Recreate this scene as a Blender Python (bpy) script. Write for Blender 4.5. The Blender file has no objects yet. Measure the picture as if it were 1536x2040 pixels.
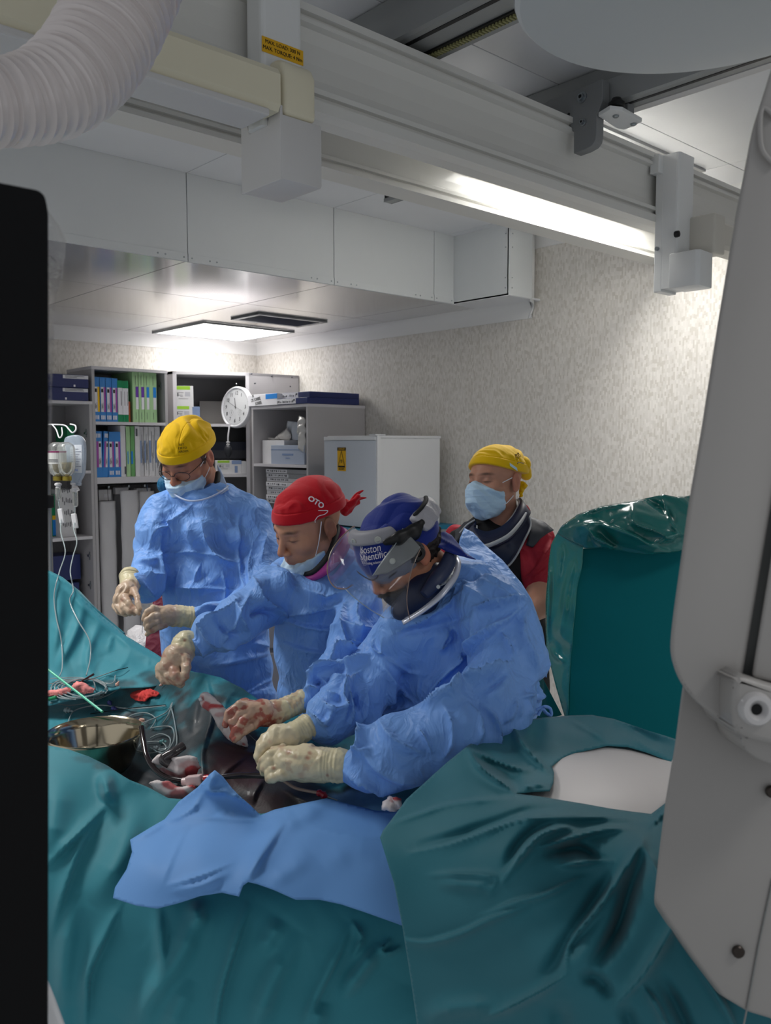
import bpy, bmesh, math, random
import numpy as np
from mathutils import Vector, Matrix
from mathutils.geometry import delaunay_2d_cdt

# ------------------------------------------------------------------ camera
SC = bpy.context.scene
F, H = 1700.0, 1.72
PIT, YAW = math.radians(4.54), math.radians(42.1)
cam_data = bpy.data.cameras.new('camera')
cam = bpy.data.objects.new('camera', cam_data)
SC.collection.objects.link(cam)
cam.location = (0, 0, H)
cam.rotation_euler = (math.pi / 2 - PIT, 0, -YAW)
cam_data.sensor_fit = 'VERTICAL'
cam_data.sensor_height = 36.0
cam_data.lens = 36.0 * F / 2040.0
cam_data.clip_start = 0.05
cam_data.dof.use_dof = True
cam_data.dof.focus_distance = 2.5
cam_data.dof.aperture_fstop = 8.0
SC.camera = cam

# ------------------------------------------------------------------ world, lamps and added fill lights, exposure
world = bpy.data.worlds.new('room_air')
SC.world = world
world.use_nodes = True
world.node_tree.nodes['Background'].inputs[0].default_value = (0.93, 0.96, 1.0, 1)
world.node_tree.nodes['Background'].inputs[1].default_value = 0.50
SC.view_settings.view_transform = 'Standard'
SC.view_settings.look = 'None'
SC.view_settings.gamma = 1.0
SC.view_settings.use_curve_mapping = False
SC.view_settings.exposure = 0.18

def area(name, loc, size, power, color=(1, 1, 1), rot=(0, 0, 0)):
    l = bpy.data.lights.new(name, 'AREA')
    l.shape = 'RECTANGLE'; l.size, l.size_y = size
    l.energy = power; l.color = color; l.spread = math.radians(135)
    o = bpy.data.objects.new(name, l)
    o.location = loc; o.rotation_euler = rot
    SC.collection.objects.link(o)
    return o
area('ceiling_lamp_light', (3.45, 2.42, 3.0), (1.1, 0.5), 29, (1.0, 0.985, 0.96))
area('corner_lamp_light', (3.68, 6.0, 2.585), (0.8, 0.74), 4.2, (1.0, 0.985, 0.96))
area('side_fill_light', (0.3, 3.1, 2.98), (1.1, 0.5), 32, (1.0, 0.985, 0.96))  # unseen fill added to light the left gown and drape; no fitting modelled
area('rear_fill_light', (1.6, -0.9, 2.98), (1.1, 0.5), 16, (1.0, 0.985, 0.96))  # unseen fill light added at the near right to brighten the camera side
# ------------------------------------------------------------------ photo geometry: a pixel and a distance give a place in the room
cpt, spt, cyw, syw = math.cos(PIT), math.sin(PIT), math.cos(YAW), math.sin(YAW)
FW = np.array([syw * cpt, cyw * cpt, -spt]); RT = np.array([cyw, -syw, 0.0]); UP = np.cross(RT, FW)
CAM = np.array([0, 0, H])
def W(x, y, d):
    return CAM + (FW + RT * (x - 768) / F - UP * (y - 1020) / F) * d
def Wn(xy, d):
    xy = np.asarray(xy, float); d = np.asarray(d, float)
    return CAM + (FW[None] + RT[None] * ((xy[:, 0] - 768) / F)[:, None] - UP[None] * ((xy[:, 1] - 1020) / F)[:, None]) * d[:, None]
def PJ(P):
    v = np.asarray(P, float) - CAM
    d = v @ FW
    return np.stack([768 + F * (v @ RT) / d, 1020 - F * (v @ UP) / d], 1), d
def onp(x, y, ax, val):
    r = FW + RT * (x - 768) / F - UP * (y - 1020) / F
    return CAM + r * (val - CAM[ax]) / r[ax]

# ------------------------------------------------------------------ colours and materials
def lin(c):
    if isinstance(c, str):
        c = c.lstrip('#'); c = [int(c[i:i + 2], 16) / 255 for i in (0, 2, 4)]
        c = [x / 12.92 if x <= 0.04045 else ((x + 0.055) / 1.055) ** 2.4 for x in c]
    return tuple(c)
MATS = {}
def mat(name, color='#808080', rough=0.5, metal=0.0, bump=None, var=0.0, var_scale=8.0, emit=None, trans=0.0,
        alpha=1.0, coat=0.0, attr=False, spec=0.5, sheen=0.0, stretch=(1, 1, 1), ior=1.45, sub=0.0, crumple=None, coords='Object'):
    if name in MATS: return MATS[name]
    m = bpy.data.materials.new(name); m.use_nodes = True
    nt = m.node_tree; b = nt.nodes['Principled BSDF']; N = nt.nodes; L = nt.links
    c = lin(color)
    b.inputs['Base Color'].default_value = (*c, 1)
    b.inputs['Roughness'].default_value = rough
    b.inputs['Metallic'].default_value = metal
    b.inputs['IOR'].default_value = ior
    b.inputs['Specular IOR Level'].default_value = spec
    b.inputs['Transmission Weight'].default_value = trans
    b.inputs['Alpha'].default_value = alpha
    b.inputs['Coat Weight'].default_value = coat
    b.inputs['Sheen Weight'].default_value = sheen
    if sub: b.inputs['Subsurface Weight'].default_value = sub; b.inputs['Subsurface Scale'].default_value = 0.02
    if emit: b.inputs['Emission Color'].default_value = (*lin(emit[0]), 1); b.inputs['Emission Strength'].default_value = emit[1]
    tc = N.new('ShaderNodeTexCoord'); mp = N.new('ShaderNodeMapping'); mp.inputs['Scale'].default_value = stretch
    L.new(tc.outputs[coords], mp.inputs[0])
    base = None
    if attr:
        a = N.new('ShaderNodeAttribute'); a.attribute_name = 'Col'; base = a.outputs['Color']
        L.new(base, b.inputs['Base Color'])
    if var:
        n = N.new('ShaderNodeTexNoise'); n.inputs['Scale'].default_value = var_scale; n.inputs['Detail'].default_value = 4
        L.new(mp.outputs[0], n.inputs['Vector'])
        mx = N.new('ShaderNodeMix'); mx.data_type = 'RGBA'; mx.blend_type = 'MULTIPLY'; mx.inputs['Factor'].default_value = 1.0
        rm = N.new('ShaderNodeMapRange'); rm.inputs[1].default_value = 0.3; rm.inputs[2].default_value = 0.7
        rm.inputs[3].default_value = 1 - var; rm.inputs[4].default_value = 1 + var * 0.5
        L.new(n.outputs['Fac'], rm.inputs[0])
        cb = N.new('ShaderNodeCombineColor')
        for i in range(3): L.new(rm.outputs[0], cb.inputs[i])
        if base: L.new(base, mx.inputs[6])
        else: mx.inputs[6].default_value = (*c, 1)
        L.new(cb.outputs[0], mx.inputs[7]); L.new(mx.outputs[2], b.inputs['Base Color'])
    last = None
    if bump:
        n = N.new('ShaderNodeTexNoise'); n.inputs['Scale'].default_value = bump[0]; n.inputs['Detail'].default_value = 5
        L.new(mp.outputs[0], n.inputs['Vector'])
        bp = N.new('ShaderNodeBump'); bp.inputs['Strength'].default_value = bump[1]; bp.inputs['Distance'].default_value = bump[2] if len(bump) > 2 else 0.002
        L.new(n.outputs['Fac'], bp.inputs['Height']); L.new(bp.outputs[0], b.inputs['Normal']); last = bp
    if crumple:                       # paper-like creases: warped cell facets
        n = N.new('ShaderNodeTexNoise'); n.inputs['Scale'].default_value = crumple[0] * 0.5; n.inputs['Detail'].default_value = 2
        L.new(mp.outputs[0], n.inputs['Vector'])
        vm = N.new('ShaderNodeVectorMath'); vm.operation = 'MULTIPLY_ADD'
        L.new(n.outputs['Color'], vm.inputs[0]); vm.inputs[1].default_value = (0.25,) * 3; L.new(mp.outputs[0], vm.inputs[2])
        v = N.new('ShaderNodeTexVoronoi'); v.feature = 'F1'; v.inputs['Scale'].default_value = crumple[0]
        v.inputs['Detail'].default_value = 2.0; v.inputs['Roughness'].default_value = 0.45; v.inputs['Lacunarity'].default_value = 2.3
        L.new(vm.outputs[0], v.inputs['Vector'])
        bp = N.new('ShaderNodeBump'); bp.inputs['Strength'].default_value = crumple[1]; bp.inputs['Distance'].default_value = crumple[2]
        L.new(v.outputs['Distance'], bp.inputs['Height'])
        if last: L.new(last.outputs[0], bp.inputs['Normal'])
        L.new(bp.outputs[0], b.inputs['Normal'])
    MATS[name] = m
    return m

# ------------------------------------------------------------------ objects
def worldloc(o):
    v = np.zeros(3)
    while o is not None:
        v += np.array(o.location); o = o.parent
    return v
def tagit(o, label=None, cat=None, group=None, kind=None):
    if label: o['label'] = label
    if cat: o['category'] = cat
    if group: o['group'] = group
    if kind: o['kind'] = kind
    return o
def thing(name, label, cat, loc=(0, 0, 0), group=None, rotz=0.0, kind=None):
    o = bpy.data.objects.new(name, None); SC.collection.objects.link(o)
    o.empty_display_size = 0.05
    o.location = tuple(loc); o.rotation_euler = (0, 0, rotz)
    return tagit(o, label, cat, group, kind)
def mk(name, V, Fc, m, parent=None, smooth=False, col=None, label=None, local=False, sub=0, solid=0, auto=None):
    V = np.asarray(V, float).reshape(-1, 3)
    if parent is not None and not local: V = V - worldloc(parent)
    me = bpy.data.meshes.new(name)
    if isinstance(Fc, np.ndarray):
        n, k = Fc.shape
        me.vertices.add(len(V)); me.vertices.foreach_set('co', V.astype(np.float32).ravel())
        me.loops.add(n * k); me.loops.foreach_set('vertex_index', Fc.astype(np.int32).ravel())
        me.polygons.add(n); me.polygons.foreach_set('loop_start', np.arange(0, n * k, k, dtype=np.int32))
        me.update(calc_edges=True)
    else:
        me.from_pydata(V.tolist(), [], [list(map(int, f)) for f in Fc])
    me.validate()
    if smooth: me.polygons.foreach_set('use_smooth', np.ones(len(me.polygons), bool))
    if isinstance(m, (list, tuple)):
        for q in m: me.materials.append(q)
    else: me.materials.append(m)
    if col is not None:
        a = me.color_attributes.new('Col', 'FLOAT_COLOR', 'POINT')
        c4 = np.ones((len(V), 4), np.float32); c4[:, :3] = col
        a.data.foreach_set('color', c4.ravel())
    o = bpy.data.objects.new(name, me); SC.collection.objects.link(o)
    if parent is not None: o.parent = parent
    if label: o['label'] = label
    if solid: s = o.modifiers.new('thick', 'SOLIDIFY'); s.thickness = solid; s.offset = -1
    if sub: s = o.modifiers.new('sub', 'SUBSURF'); s.levels = s.render_levels = sub
    if auto: me.polygons.foreach_set('use_smooth', np.ones(len(me.polygons), bool)); me.set_sharp_from_angle(angle=math.radians(auto))
    return o
def bm_mk(name, bm, m, parent=None, **k):
    bmesh.ops.recalc_face_normals(bm, faces=bm.faces)
    V = np.array([v.co[:] for v in bm.verts]); bm.verts.index_update()
    Fc = [[v.index for v in f.verts] for f in bm.faces]
    mi = [f.material_index for f in bm.faces]
    bm.free()
    o = mk(name, V, Fc, m, parent, **k)
    if any(mi): o.data.polygons.foreach_set('material_index', mi)
    return o
def bm_box(bm, lo, hi, bev=0.0, M=None, seg=2):
    lo, hi = Vector(lo), Vector(hi)
    r = bmesh.ops.create_cube(bm, size=1.0)
    vs = r['verts']
    for v in vs:
        v.co = Vector(((lo.x + hi.x) / 2 + v.co.x * (hi.x - lo.x), (lo.y + hi.y) / 2 + v.co.y * (hi.y - lo.y), (lo.z + hi.z) / 2 + v.co.z * (hi.z - lo.z)))
    if bev:
        es = set(e for v in vs for e in v.link_edges)
        r2 = bmesh.ops.bevel(bm, geom=list(es), offset=bev, segments=seg, affect='EDGES', profile=0.5)
        vs = list(set(vs) | set(r2['verts'])); vs = [v for v in vs if v.is_valid]
    if M is not None:
        for v in vs: v.co = M @ v.co
    return vs
def box(name, lo, hi, m, parent=None, bev=0.0, M=None, **k):
    bm = bmesh.new(); bm_box(bm, lo, hi, bev, M)
    return bm_mk(name, bm, m, parent, **k)
def bm_prism(bm, pts, vec, bev=0.0, seg=2):
    vs = [bm.verts.new(Vector(p)) for p in pts]
    f = bm.faces.new(vs)
    r = bmesh.ops.extrude_face_region(bm, geom=[f])
    nv = [e for e in r['geom'] if isinstance(e, bmesh.types.BMVert)]
    for v in nv: v.co += Vector(vec)
    if bev:
        es = set(e for v in vs + nv for e in v.link_edges)
        bmesh.ops.bevel(bm, geom=list(es), offset=bev, segments=seg, affect='EDGES', profile=0.5)
def prism(name, pts, vec, m, parent=None, bev=0.0, seg=2, **k):
    bm = bmesh.new(); bm_prism(bm, pts, vec, bev, seg)
    return bm_mk(name, bm, m, parent, **k)
def spline(P, n=8, closed=False):
    P = np.asarray(P, float); out = []
    N = len(P); rng = range(N) if closed else range(N - 1)
    for i in rng:
        g = (lambda j: P[j % N]) if closed else (lambda j: P[min(max(j, 0), N - 1)])
        a, b, c, d = g(i - 1), g(i), g(i + 1), g(i + 2)
        for t in np.arange(n) / n:
            out.append(0.5 * ((2 * b) + (-a + c) * t + (2 * a - 5 * b + 4 * c - d) * t * t + (-a + 3 * b - 3 * c + d) * t ** 3))
    if not closed: out.append(P[-1])
    return np.array(out)
def tube_geo(P, r, k=8, caps=True, closed=False):
    P = np.asarray(P, float); n = len(P)
    r = np.broadcast_to(np.asarray(r, float), (n,))
    if closed: T = np.roll(P, -1, 0) - np.roll(P, 1, 0)
    else: T = np.gradient(P, axis=0)
    T /= np.linalg.norm(T, axis=1)[:, None] + 1e-12
    u = np.cross(T[0], [0.1, 0.2, 1.0]); u /= np.linalg.norm(u)
    V = []
    for i in range(n):
        u = u - T[i] * (u @ T[i]); u /= np.linalg.norm(u) + 1e-12
        w = np.cross(T[i], u)
        for j in range(k):
            a = 2 * math.pi * j / k
            V.append(P[i] + r[i] * (math.cos(a) * u + math.sin(a) * w))
    Fc = []
    for i in range(n if closed else n - 1):
        a0, b0 = i * k, ((i + 1) % n) * k
        for j in range(k):
            Fc.append((a0 + j, a0 + (j + 1) % k, b0 + (j + 1) % k, b0 + j))
    if caps and not closed: Fc.append(tuple(range(k))[::-1]); Fc.append(tuple((n - 1) * k + j for j in range(k)))
    return V, Fc
def tube(name, P, r, m, parent=None, k=8, closed=False, sm=0, **kw):
    if sm: 
        if np.ndim(r): r = spline(np.asarray(r, float)[:, None], sm, closed)[:, 0]
        P = spline(P, sm, closed)
    V, Fc = tube_geo(P, r, k, closed=closed)
    return mk(name, V, Fc, m, parent, auto=50, **kw)
def tubes(name, lst, m, parent=None, k=8, **kw):
    V, Fc = [], []
    for P, r in lst:
        v, f = tube_geo(P, r, k); o = len(V); V += list(v); Fc += [tuple(i + o for i in q) for q in f]
    return mk(name, V, Fc, m, parent, auto=50, **kw)
def ngeo(axis, c, prof, k=32):
    """lathe: prof = [(radius, along)], around axis through c"""
    ax = np.array(axis, float); ax /= np.linalg.norm(ax)
    u = np.cross(ax, [0.3, 0.9, 0.1]); u /= np.linalg.norm(u); w = np.cross(ax, u)
    V, Fc = [], []
    for r, h in prof:
        for j in range(k):
            a = 2 * math.pi * j / k
            V.append(np.array(c) + ax * h + (u * math.cos(a) + w * math.sin(a)) * r)
    for i in range(len(prof) - 1):
        for j in range(k):
            Fc.append((i * k + j, i * k + (j + 1) % k, (i + 1) * k + (j + 1) % k, (i + 1) * k + j))
    return V, Fc
def lathe(name, c, prof, m, parent=None, axis=(0, 0, 1), k=32, caps=True, auto=40, **kw):
    V, Fc = ngeo(axis, c, prof, k)
    if caps: Fc.append(tuple(range(k))[::-1]); Fc.append(tuple((len(prof) - 1) * k + j for j in range(k)))
    return mk(name, V, Fc, m, parent, auto=auto, **kw)
def text(name, s, size, M, m, parent=None, ext=0.0004, align='CENTER', warp=None, label=None, sx=1.0, local=False, off=0.0):
    """flat lettering as a thin mesh; M places it (x along the line, y up, z out); warp(V) may bend it onto a surface"""
    cu = bpy.data.curves.new('t', 'FONT'); cu.body = s; cu.size = size; cu.align_x = align; cu.align_y = 'CENTER'
    cu.extrude = ext; cu.resolution_u = 3; cu.offset = off
    ob = bpy.data.objects.new('t', cu)
    me = bpy.data.meshes.new_from_object(ob)
    V = np.array([v.co[:] for v in me.vertices]); Fc = [list(p.vertices) for p in me.polygons]
    bpy.data.objects.remove(ob); bpy.data.curves.remove(cu); bpy.data.meshes.remove(me)
    if not len(V): return None
    V[:, 0] *= sx
    V = V @ np.array(M.to_3x3()).T + np.array(M.translation)
    if warp: V = warp(V)
    return mk(name, V, Fc, m, parent, label=label, local=local)
def frame(o, x, y):
    """matrix with origin o, x axis, y axis (made orthogonal)"""
    x = Vector(x).normalized(); y = Vector(y); y = (y - x * y.dot(x)).normalized(); z = x.cross(y)
    return Matrix(((x.x, y.x, z.x, o[0]), (x.y, y.y, z.y, o[1]), (x.z, y.z, z.z, o[2]), (0, 0, 0, 1)))
def copy_tree(o, parent=None):
    c = o.copy(); SC.collection.objects.link(c)
    if parent is not None: c.parent = parent
    for ch in list(o.children): copy_tree(ch, c)
    return c

# ------------------------------------------------------------------ noise
def vnoise(P, seed=0):
    P = np.asarray(P, float); i = np.floor(P).astype(np.int64); f = P - i; f = f * f * (3 - 2 * f)
    def h(ix, iy, iz):
        n = (ix * 374761393 + iy * 668265263 + iz * 2147483647 + seed * 144269504) & 0x7fffffff
        n = ((n ^ (n >> 13)) * 1274126177) & 0x7fffffff
        return ((n ^ (n >> 16)) & 0xffff) / 65535.0
    r = 0
    for a in (0, 1):
        for b in (0, 1):
            for c in (0, 1):
                w = (f[:, 0] if a else 1 - f[:, 0]) * (f[:, 1] if b else 1 - f[:, 1]) * (f[:, 2] if c else 1 - f[:, 2])
                r = r + w * h(i[:, 0] + a, i[:, 1] + b, i[:, 2] + c)
    return r * 2 - 1
def fbm(P, oct=3, seed=0):
    P = np.asarray(P, float); return sum(vnoise(P * 2 ** i, seed + i) * 0.5 ** i for i in range(oct))
def crumple(P, lam=0.05, seed=0, n=6):
    """faceted paper creases in metres-per-unit: sum of warped triangle waves"""
    rs = np.random.RandomState(seed); out = 0
    wv = fbm(P / lam * 0.45, 2, seed)
    for i in range(n):
        d = rs.normal(size=3); d /= np.linalg.norm(d)
        l = lam * rs.uniform(0.7, 2.2)
        s = P @ d / l + rs.uniform() + 0.9 * wv * rs.choice([-1, 1])
        msk = np.clip(vnoise(P / lam * 0.4 + rs.uniform(0, 9, 3), seed + i) + 0.45, 0, 1)
        out = out + (np.abs((s % 1) - 0.5) * 2 - 0.5) * msk * l
    return out / n

# ------------------------------------------------------------------ signed distance modelling
def unit(v): v = np.asarray(v, float); return v / (np.linalg.norm(v) + 1e-12)
def rcone(P, a, b, ra, rb, ax=None, s=1.0):
    a = np.asarray(a, float); b = np.asarray(b, float)
    pa = P - a; ba = b - a
    if ax is not None:
        ax = unit(ax)
        pa = pa + ax * ((pa @ ax) * (s - 1))[:, None]; ba = ba + ax * (ba @ ax) * (s - 1)
    h = np.clip(pa @ ba / (ba @ ba + 1e-12), 0, 1)
    return np.linalg.norm(pa - h[:, None] * ba, axis=1) - (ra + (rb - ra) * h)
def ell(P, c, r, R=None):
    q = P - np.asarray(c, float)
    if R is not None: q = q @ np.asarray(R)
    r = np.asarray(r, float)
    k0 = np.linalg.norm(q / r, axis=1); k1 = np.linalg.norm(q / r ** 2, axis=1) + 1e-9
    return k0 * (k0 - 1) / k1
def rbox(P, c, h, r=0.0, R=None):
    q = P - np.asarray(c, float)
    if R is not None: q = q @ np.asarray(R)
    q = np.abs(q) - (np.asarray(h) - r)
    return np.linalg.norm(np.maximum(q, 0), axis=1) + np.minimum(q.max(1), 0) - r
def smin(a, b, k):
    h = np.clip(0.5 + 0.5 * (b - a) / k, 0, 1)
    return b + (a - b) * h - k * h * (1 - h)
def smax(a, b, k): return -smin(-a, -b, k)
def chain(P, pts, rad, k=0.01, ax=None, s=1.0):
    d = None
    for i in range(len(pts) - 1):
        q = rcone(P, pts[i], pts[i + 1], rad[i], rad[i + 1], ax, s)
        d = q if d is None else smin(d, q, k)
    return d
def grad(fn, P, e=1e-3):
    g = np.stack([fn(P + np.eye(3)[i] * e) - fn(P - np.eye(3)[i] * e) for i in range(3)], 1) / (2 * e)
    return g
def nets(fn, lo, hi, h, project=2):
    """surface nets over the zero set of fn; returns vertices, quads (numpy)"""
    lo = np.asarray(lo, float); hi = np.asarray(hi, float)
    cs = 4
    nb = np.ceil((hi - lo) / (h * cs)).astype(int) + 1
    n = nb * cs + 1
    gx = [lo[i] + np.arange(n[i]) * h for i in range(3)]
    # coarse pass at block centres
    cx = [lo[i] + (np.arange(nb[i]) + 0.5) * h * cs for i in range(3)]
    Cc = np.stack(np.meshgrid(*cx, indexing='ij'), -1).reshape(-1, 3)
    dc = fn(Cc).reshape(nb)
    near = np.abs(dc) < h * cs * 1.6
    val = np.repeat(np.repeat(np.repeat(np.where(dc < 0, -1.0, 1.0), cs, 0), cs, 1), cs, 2)
    val = np.pad(val, ((0, 1), (0, 1), (0, 1)), mode='edge')
    need = np.repeat(np.repeat(np.repeat(near, cs, 0), cs, 1), cs, 2); need = np.pad(need, ((0, 1), (0, 1), (0, 1)), mode='edge')
    # a block also owns its far faces
    nd = need.copy(); nd[1:] |= need[:-1]; nd2 = nd.copy(); nd2[:, 1:] |= nd[:, :-1]; nd3 = nd2.copy(); nd3[:, :, 1:] |= nd2[:, :, :-1]
    idx = np.argwhere(nd3)
    Pn = lo + idx * h
    out = np.empty(len(Pn))
    for s in range(0, len(Pn), 400000): out[s:s + 400000] = fn(Pn[s:s + 400000])
    val[idx[:, 0], idx[:, 1], idx[:, 2]] = out
    ins = val < 0
    nx, ny, nz = ins.shape
    c8 = np.zeros((nx - 1, ny - 1, nz - 1), np.int8)
    for a in (0, 1):
        for b in (0, 1):
            for c in (0, 1): c8 += ins[a:nx - 1 + a, b:ny - 1 + b, c:nz - 1 + c]
    act = (c8 > 0) & (c8 < 8)
    ci = np.argwhere(act); vid = -np.ones(act.shape, np.int64); vid[act] = np.arange(len(ci))
    acc = np.zeros((len(ci), 3)); cnt = np.zeros(len(ci))
    corners = [(a, b, c) for a in (0, 1) for b in (0, 1) for c in (0, 1)]
    for A in corners:
        for ax in range(3):
            if A[ax]: continue
            B = list(A); B[ax] = 1
            va = val[ci[:, 0] + A[0], ci[:, 1] + A[1], ci[:, 2] + A[2]]; vb = val[ci[:, 0] + B[0], ci[:, 1] + B[1], ci[:, 2] + B[2]]
            m = (va < 0) != (vb < 0)
            t = va[m] / (va[m] - vb[m])
            p = np.tile(np.array(A, float), (m.sum(), 1)); p[:, ax] += t
            acc[m] += p; cnt[m] += 1
    V = lo + (ci + acc / np.maximum(cnt, 1)[:, None]) * h
    Q = []
    for ax in range(3):
        sl0 = [slice(None)] * 3; sl1 = [slice(None)] * 3
        sl0[ax] = slice(0, -1); sl1[ax] = slice(1, None)
        a = ins[tuple(sl0)]; b = ins[tuple(sl1)]
        e = np.argwhere(a != b)
        o1, o2 = [(1, 2), (2, 0), (0, 1)][ax]
        e = e[(e[:, o1] > 0) & (e[:, o2] > 0) & (e[:, o1] < ins.shape[o1] - 1) & (e[:, o2] < ins.shape[o2] - 1)]
        fl = a[e[:, 0], e[:, 1], e[:, 2]]
        def g(d1, d2):
            q = e.copy(); q[:, o1] += d1; q[:, o2] += d2
            return vid[q[:, 0], q[:, 1], q[:, 2]]
        q = np.stack([g(-1, -1), g(0, -1), g(0, 0), g(-1, 0)], 1)
        q[~fl] = q[~fl][:, ::-1]
        Q.append(q)
    Q = np.concatenate(Q); Q = Q[(Q >= 0).all(1)]
    for _ in range(project):
        g = grad(fn, V, h * 0.2); d = fn(V)
        g2 = (g * g).sum(1) + 1e-6
        st = -(d / g2)[:, None] * g
        ln = np.linalg.norm(st, axis=1); st *= (np.minimum(ln, h * 0.6) / (ln + 1e-12))[:, None]
        V = V + st
    return V, Q
def vnormals(V, Q):
    n = np.cross(V[Q[:, 2]] - V[Q[:, 0]], V[Q[:, -1]] - V[Q[:, 1]])
    N = np.zeros_like(V)
    for k in range(Q.shape[1]): np.add.at(N, Q[:, k], n)
    return N / (np.linalg.norm(N, axis=1)[:, None] + 1e-12)
def relax(V, Q, it=2, w=0.5):
    E = np.concatenate([np.stack([Q[:, i], Q[:, (i + 1) % Q.shape[1]]], 1) for i in range(Q.shape[1])])
    E = np.concatenate([E, E[:, ::-1]])
    cnt = np.bincount(E[:, 0], minlength=len(V))[:, None] + 1e-9
    for _ in range(it):
        S = np.stack([np.bincount(E[:, 0], V[E[:, 1], k], len(V)) for k in range(3)], 1)
        V = V * (1 - w) + S / cnt * w
    return V
def split(V, Q):
    """one smooth 4-way subdivision of a quad mesh"""
    n = len(V)
    E = np.concatenate([np.sort(np.stack([Q[:, i], Q[:, (i + 1) % 4]], 1), 1) for i in range(4)])
    U, inv = np.unique(E, axis=0, return_inverse=True); inv = inv.reshape(4, -1)
    em = (V[U[:, 0]] + V[U[:, 1]]) / 2; fm = V[Q].mean(1)
    V2 = np.concatenate([V, em, fm]); fi = n + len(U) + np.arange(len(Q))
    e = [n + inv[i] for i in range(4)]
    Q2 = np.concatenate([np.stack([Q[:, i], e[i], fi, e[i - 1]], 1) for i in range(4)])
    return relax(V2, Q2, 1, 0.5), Q2

# ------------------------------------------------------------------ folds: strokes drawn over a cloth, heights in metres
def seg_dist(XY, A, B):
    ba = B - A; pa = XY - A
    h = np.clip(pa @ ba / (ba @ ba + 1e-9), 0, 1)
    q = pa - h[:, None] * ba
    return np.hypot(q[:, 0], q[:, 1]), h, np.sign(ba[0] * pa[:, 1] - ba[1] * pa[:, 0])
def stroke(XY, pts, w, amp, kind='r', taper=0.35):
    pts = [np.array(p, float) for p in pts]
    if len(pts) > 2: pts = list(spline(pts, 4))
    L = np.cumsum([0] + [np.linalg.norm(pts[i + 1] - pts[i]) for i in range(len(pts) - 1)])
    best = np.full(len(XY), 1e9); T = np.zeros(len(XY)); S = np.zeros(len(XY))
    for i in range(len(pts) - 1):
        d, h, s = seg_dist(XY, pts[i], pts[i + 1])
        m = d < best
        best[m] = d[m]; T[m] = (L[i] + h[m] * (L[i + 1] - L[i])) / L[-1]; S[m] = s[m]
    x = best / w
    e = np.minimum(1, np.minimum(T, 1 - T) / max(taper, 1e-3) + 0.08)
    if kind == 'r': f = np.exp(-x * 1.3) * (x < 5) * (1 - 0.0 * x)       # sharp crest
    elif kind == 'g': f = np.exp(-x * x)                                   # rounded crest
    else:                                                                  # step: high on the right-hand side of the stroke, fading away from it
        side = np.clip(S * best / max(4.0, w * 0.6), -1, 1) * 0.5 + 0.5
        f = side * np.exp(-x)
    return amp * e * f
def folds(XY, lst):
    f = np.zeros(len(XY))
    for s in lst:
        pts = np.array(s[0], float); w = s[1]
        pad = w * 5
        m = (XY[:, 0] > pts[:, 0].min() - pad) & (XY[:, 0] < pts[:, 0].max() + pad) & (XY[:, 1] > pts[:, 1].min() - pad) & (XY[:, 1] < pts[:, 1].max() + pad)
        if m.any(): f[m] += stroke(XY[m], s[0], *s[1:])
    return f
def tps(C, v):
    C = np.asarray(C, float) / 100.0; v = np.asarray(v, float); n = len(C)
    def U(r2): return np.where(r2 > 1e-12, r2 * np.log(r2 + 1e-12), 0)
    K = U(((C[:, None] - C[None]) ** 2).sum(-1)) + np.eye(n) * 1e-4
    P = np.concatenate([np.ones((n, 1)), C], 1)
    A = np.block([[K, P], [P.T, np.zeros((3, 3))]])
    w = np.linalg.solve(A, np.concatenate([v, np.zeros(3)]))
    def f(XY):
        X = np.asarray(XY, float) / 100.0; r = np.zeros(len(X))
        for s in range(0, len(X), 20000):
            x = X[s:s + 20000]
            r[s:s + 20000] = U(((x[:, None] - C[None]) ** 2).sum(-1)) @ w[:n] + w[n] + x @ w[n + 1:]
        return r
    return f
def sheet_geo(outline, step):
    """fills a 2-D outline with a fine triangle net"""
    ol = np.asarray(outline, float)
    out = []
    for i in range(len(ol)):
        a, b = ol[i], ol[(i + 1) % len(ol)]
        k = max(1, int(np.linalg.norm(b - a) / step))
        out += [a + (b - a) * j / k for j in range(k)]
    nb = len(out)
    lo, hi = ol.min(0), ol.max(0)
    gx, gy = np.meshgrid(np.arange(lo[0], hi[0], step), np.arange(lo[1], hi[1], step * 0.87))
    gx[1::2] += step / 2
    G = np.stack([gx.ravel(), gy.ravel()], 1)
    x, y = G[:, 0], G[:, 1]; ins = np.zeros(len(G), bool); dm = np.full(len(G), 1e9)
    B = np.array(out)
    for i in range(len(ol)):
        a, b = ol[i], ol[(i + 1) % len(ol)]
        c = ((a[1] > y) != (b[1] > y))
        with np.errstate(divide='ignore', invalid='ignore'):
            xx = (b[0] - a[0]) * (y - a[1]) / (b[1] - a[1]) + a[0]
        ins ^= c & (x < xx)
        d, _, _ = seg_dist(G, a, b); dm = np.minimum(dm, d)
    G = G[ins & (dm > step * 0.55)]
    pts = [Vector(p) for p in B] + [Vector(p) for p in G]
    edges = [(i, (i + 1) % nb) for i in range(nb)]
    v, e, f, _, _, _ = delaunay_2d_cdt(pts, edges, [list(range(nb))], 1, 1e-6)
    return np.array([q[:] for q in v]), np.array([list(q) for q in f if len(q) == 3])
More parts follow.
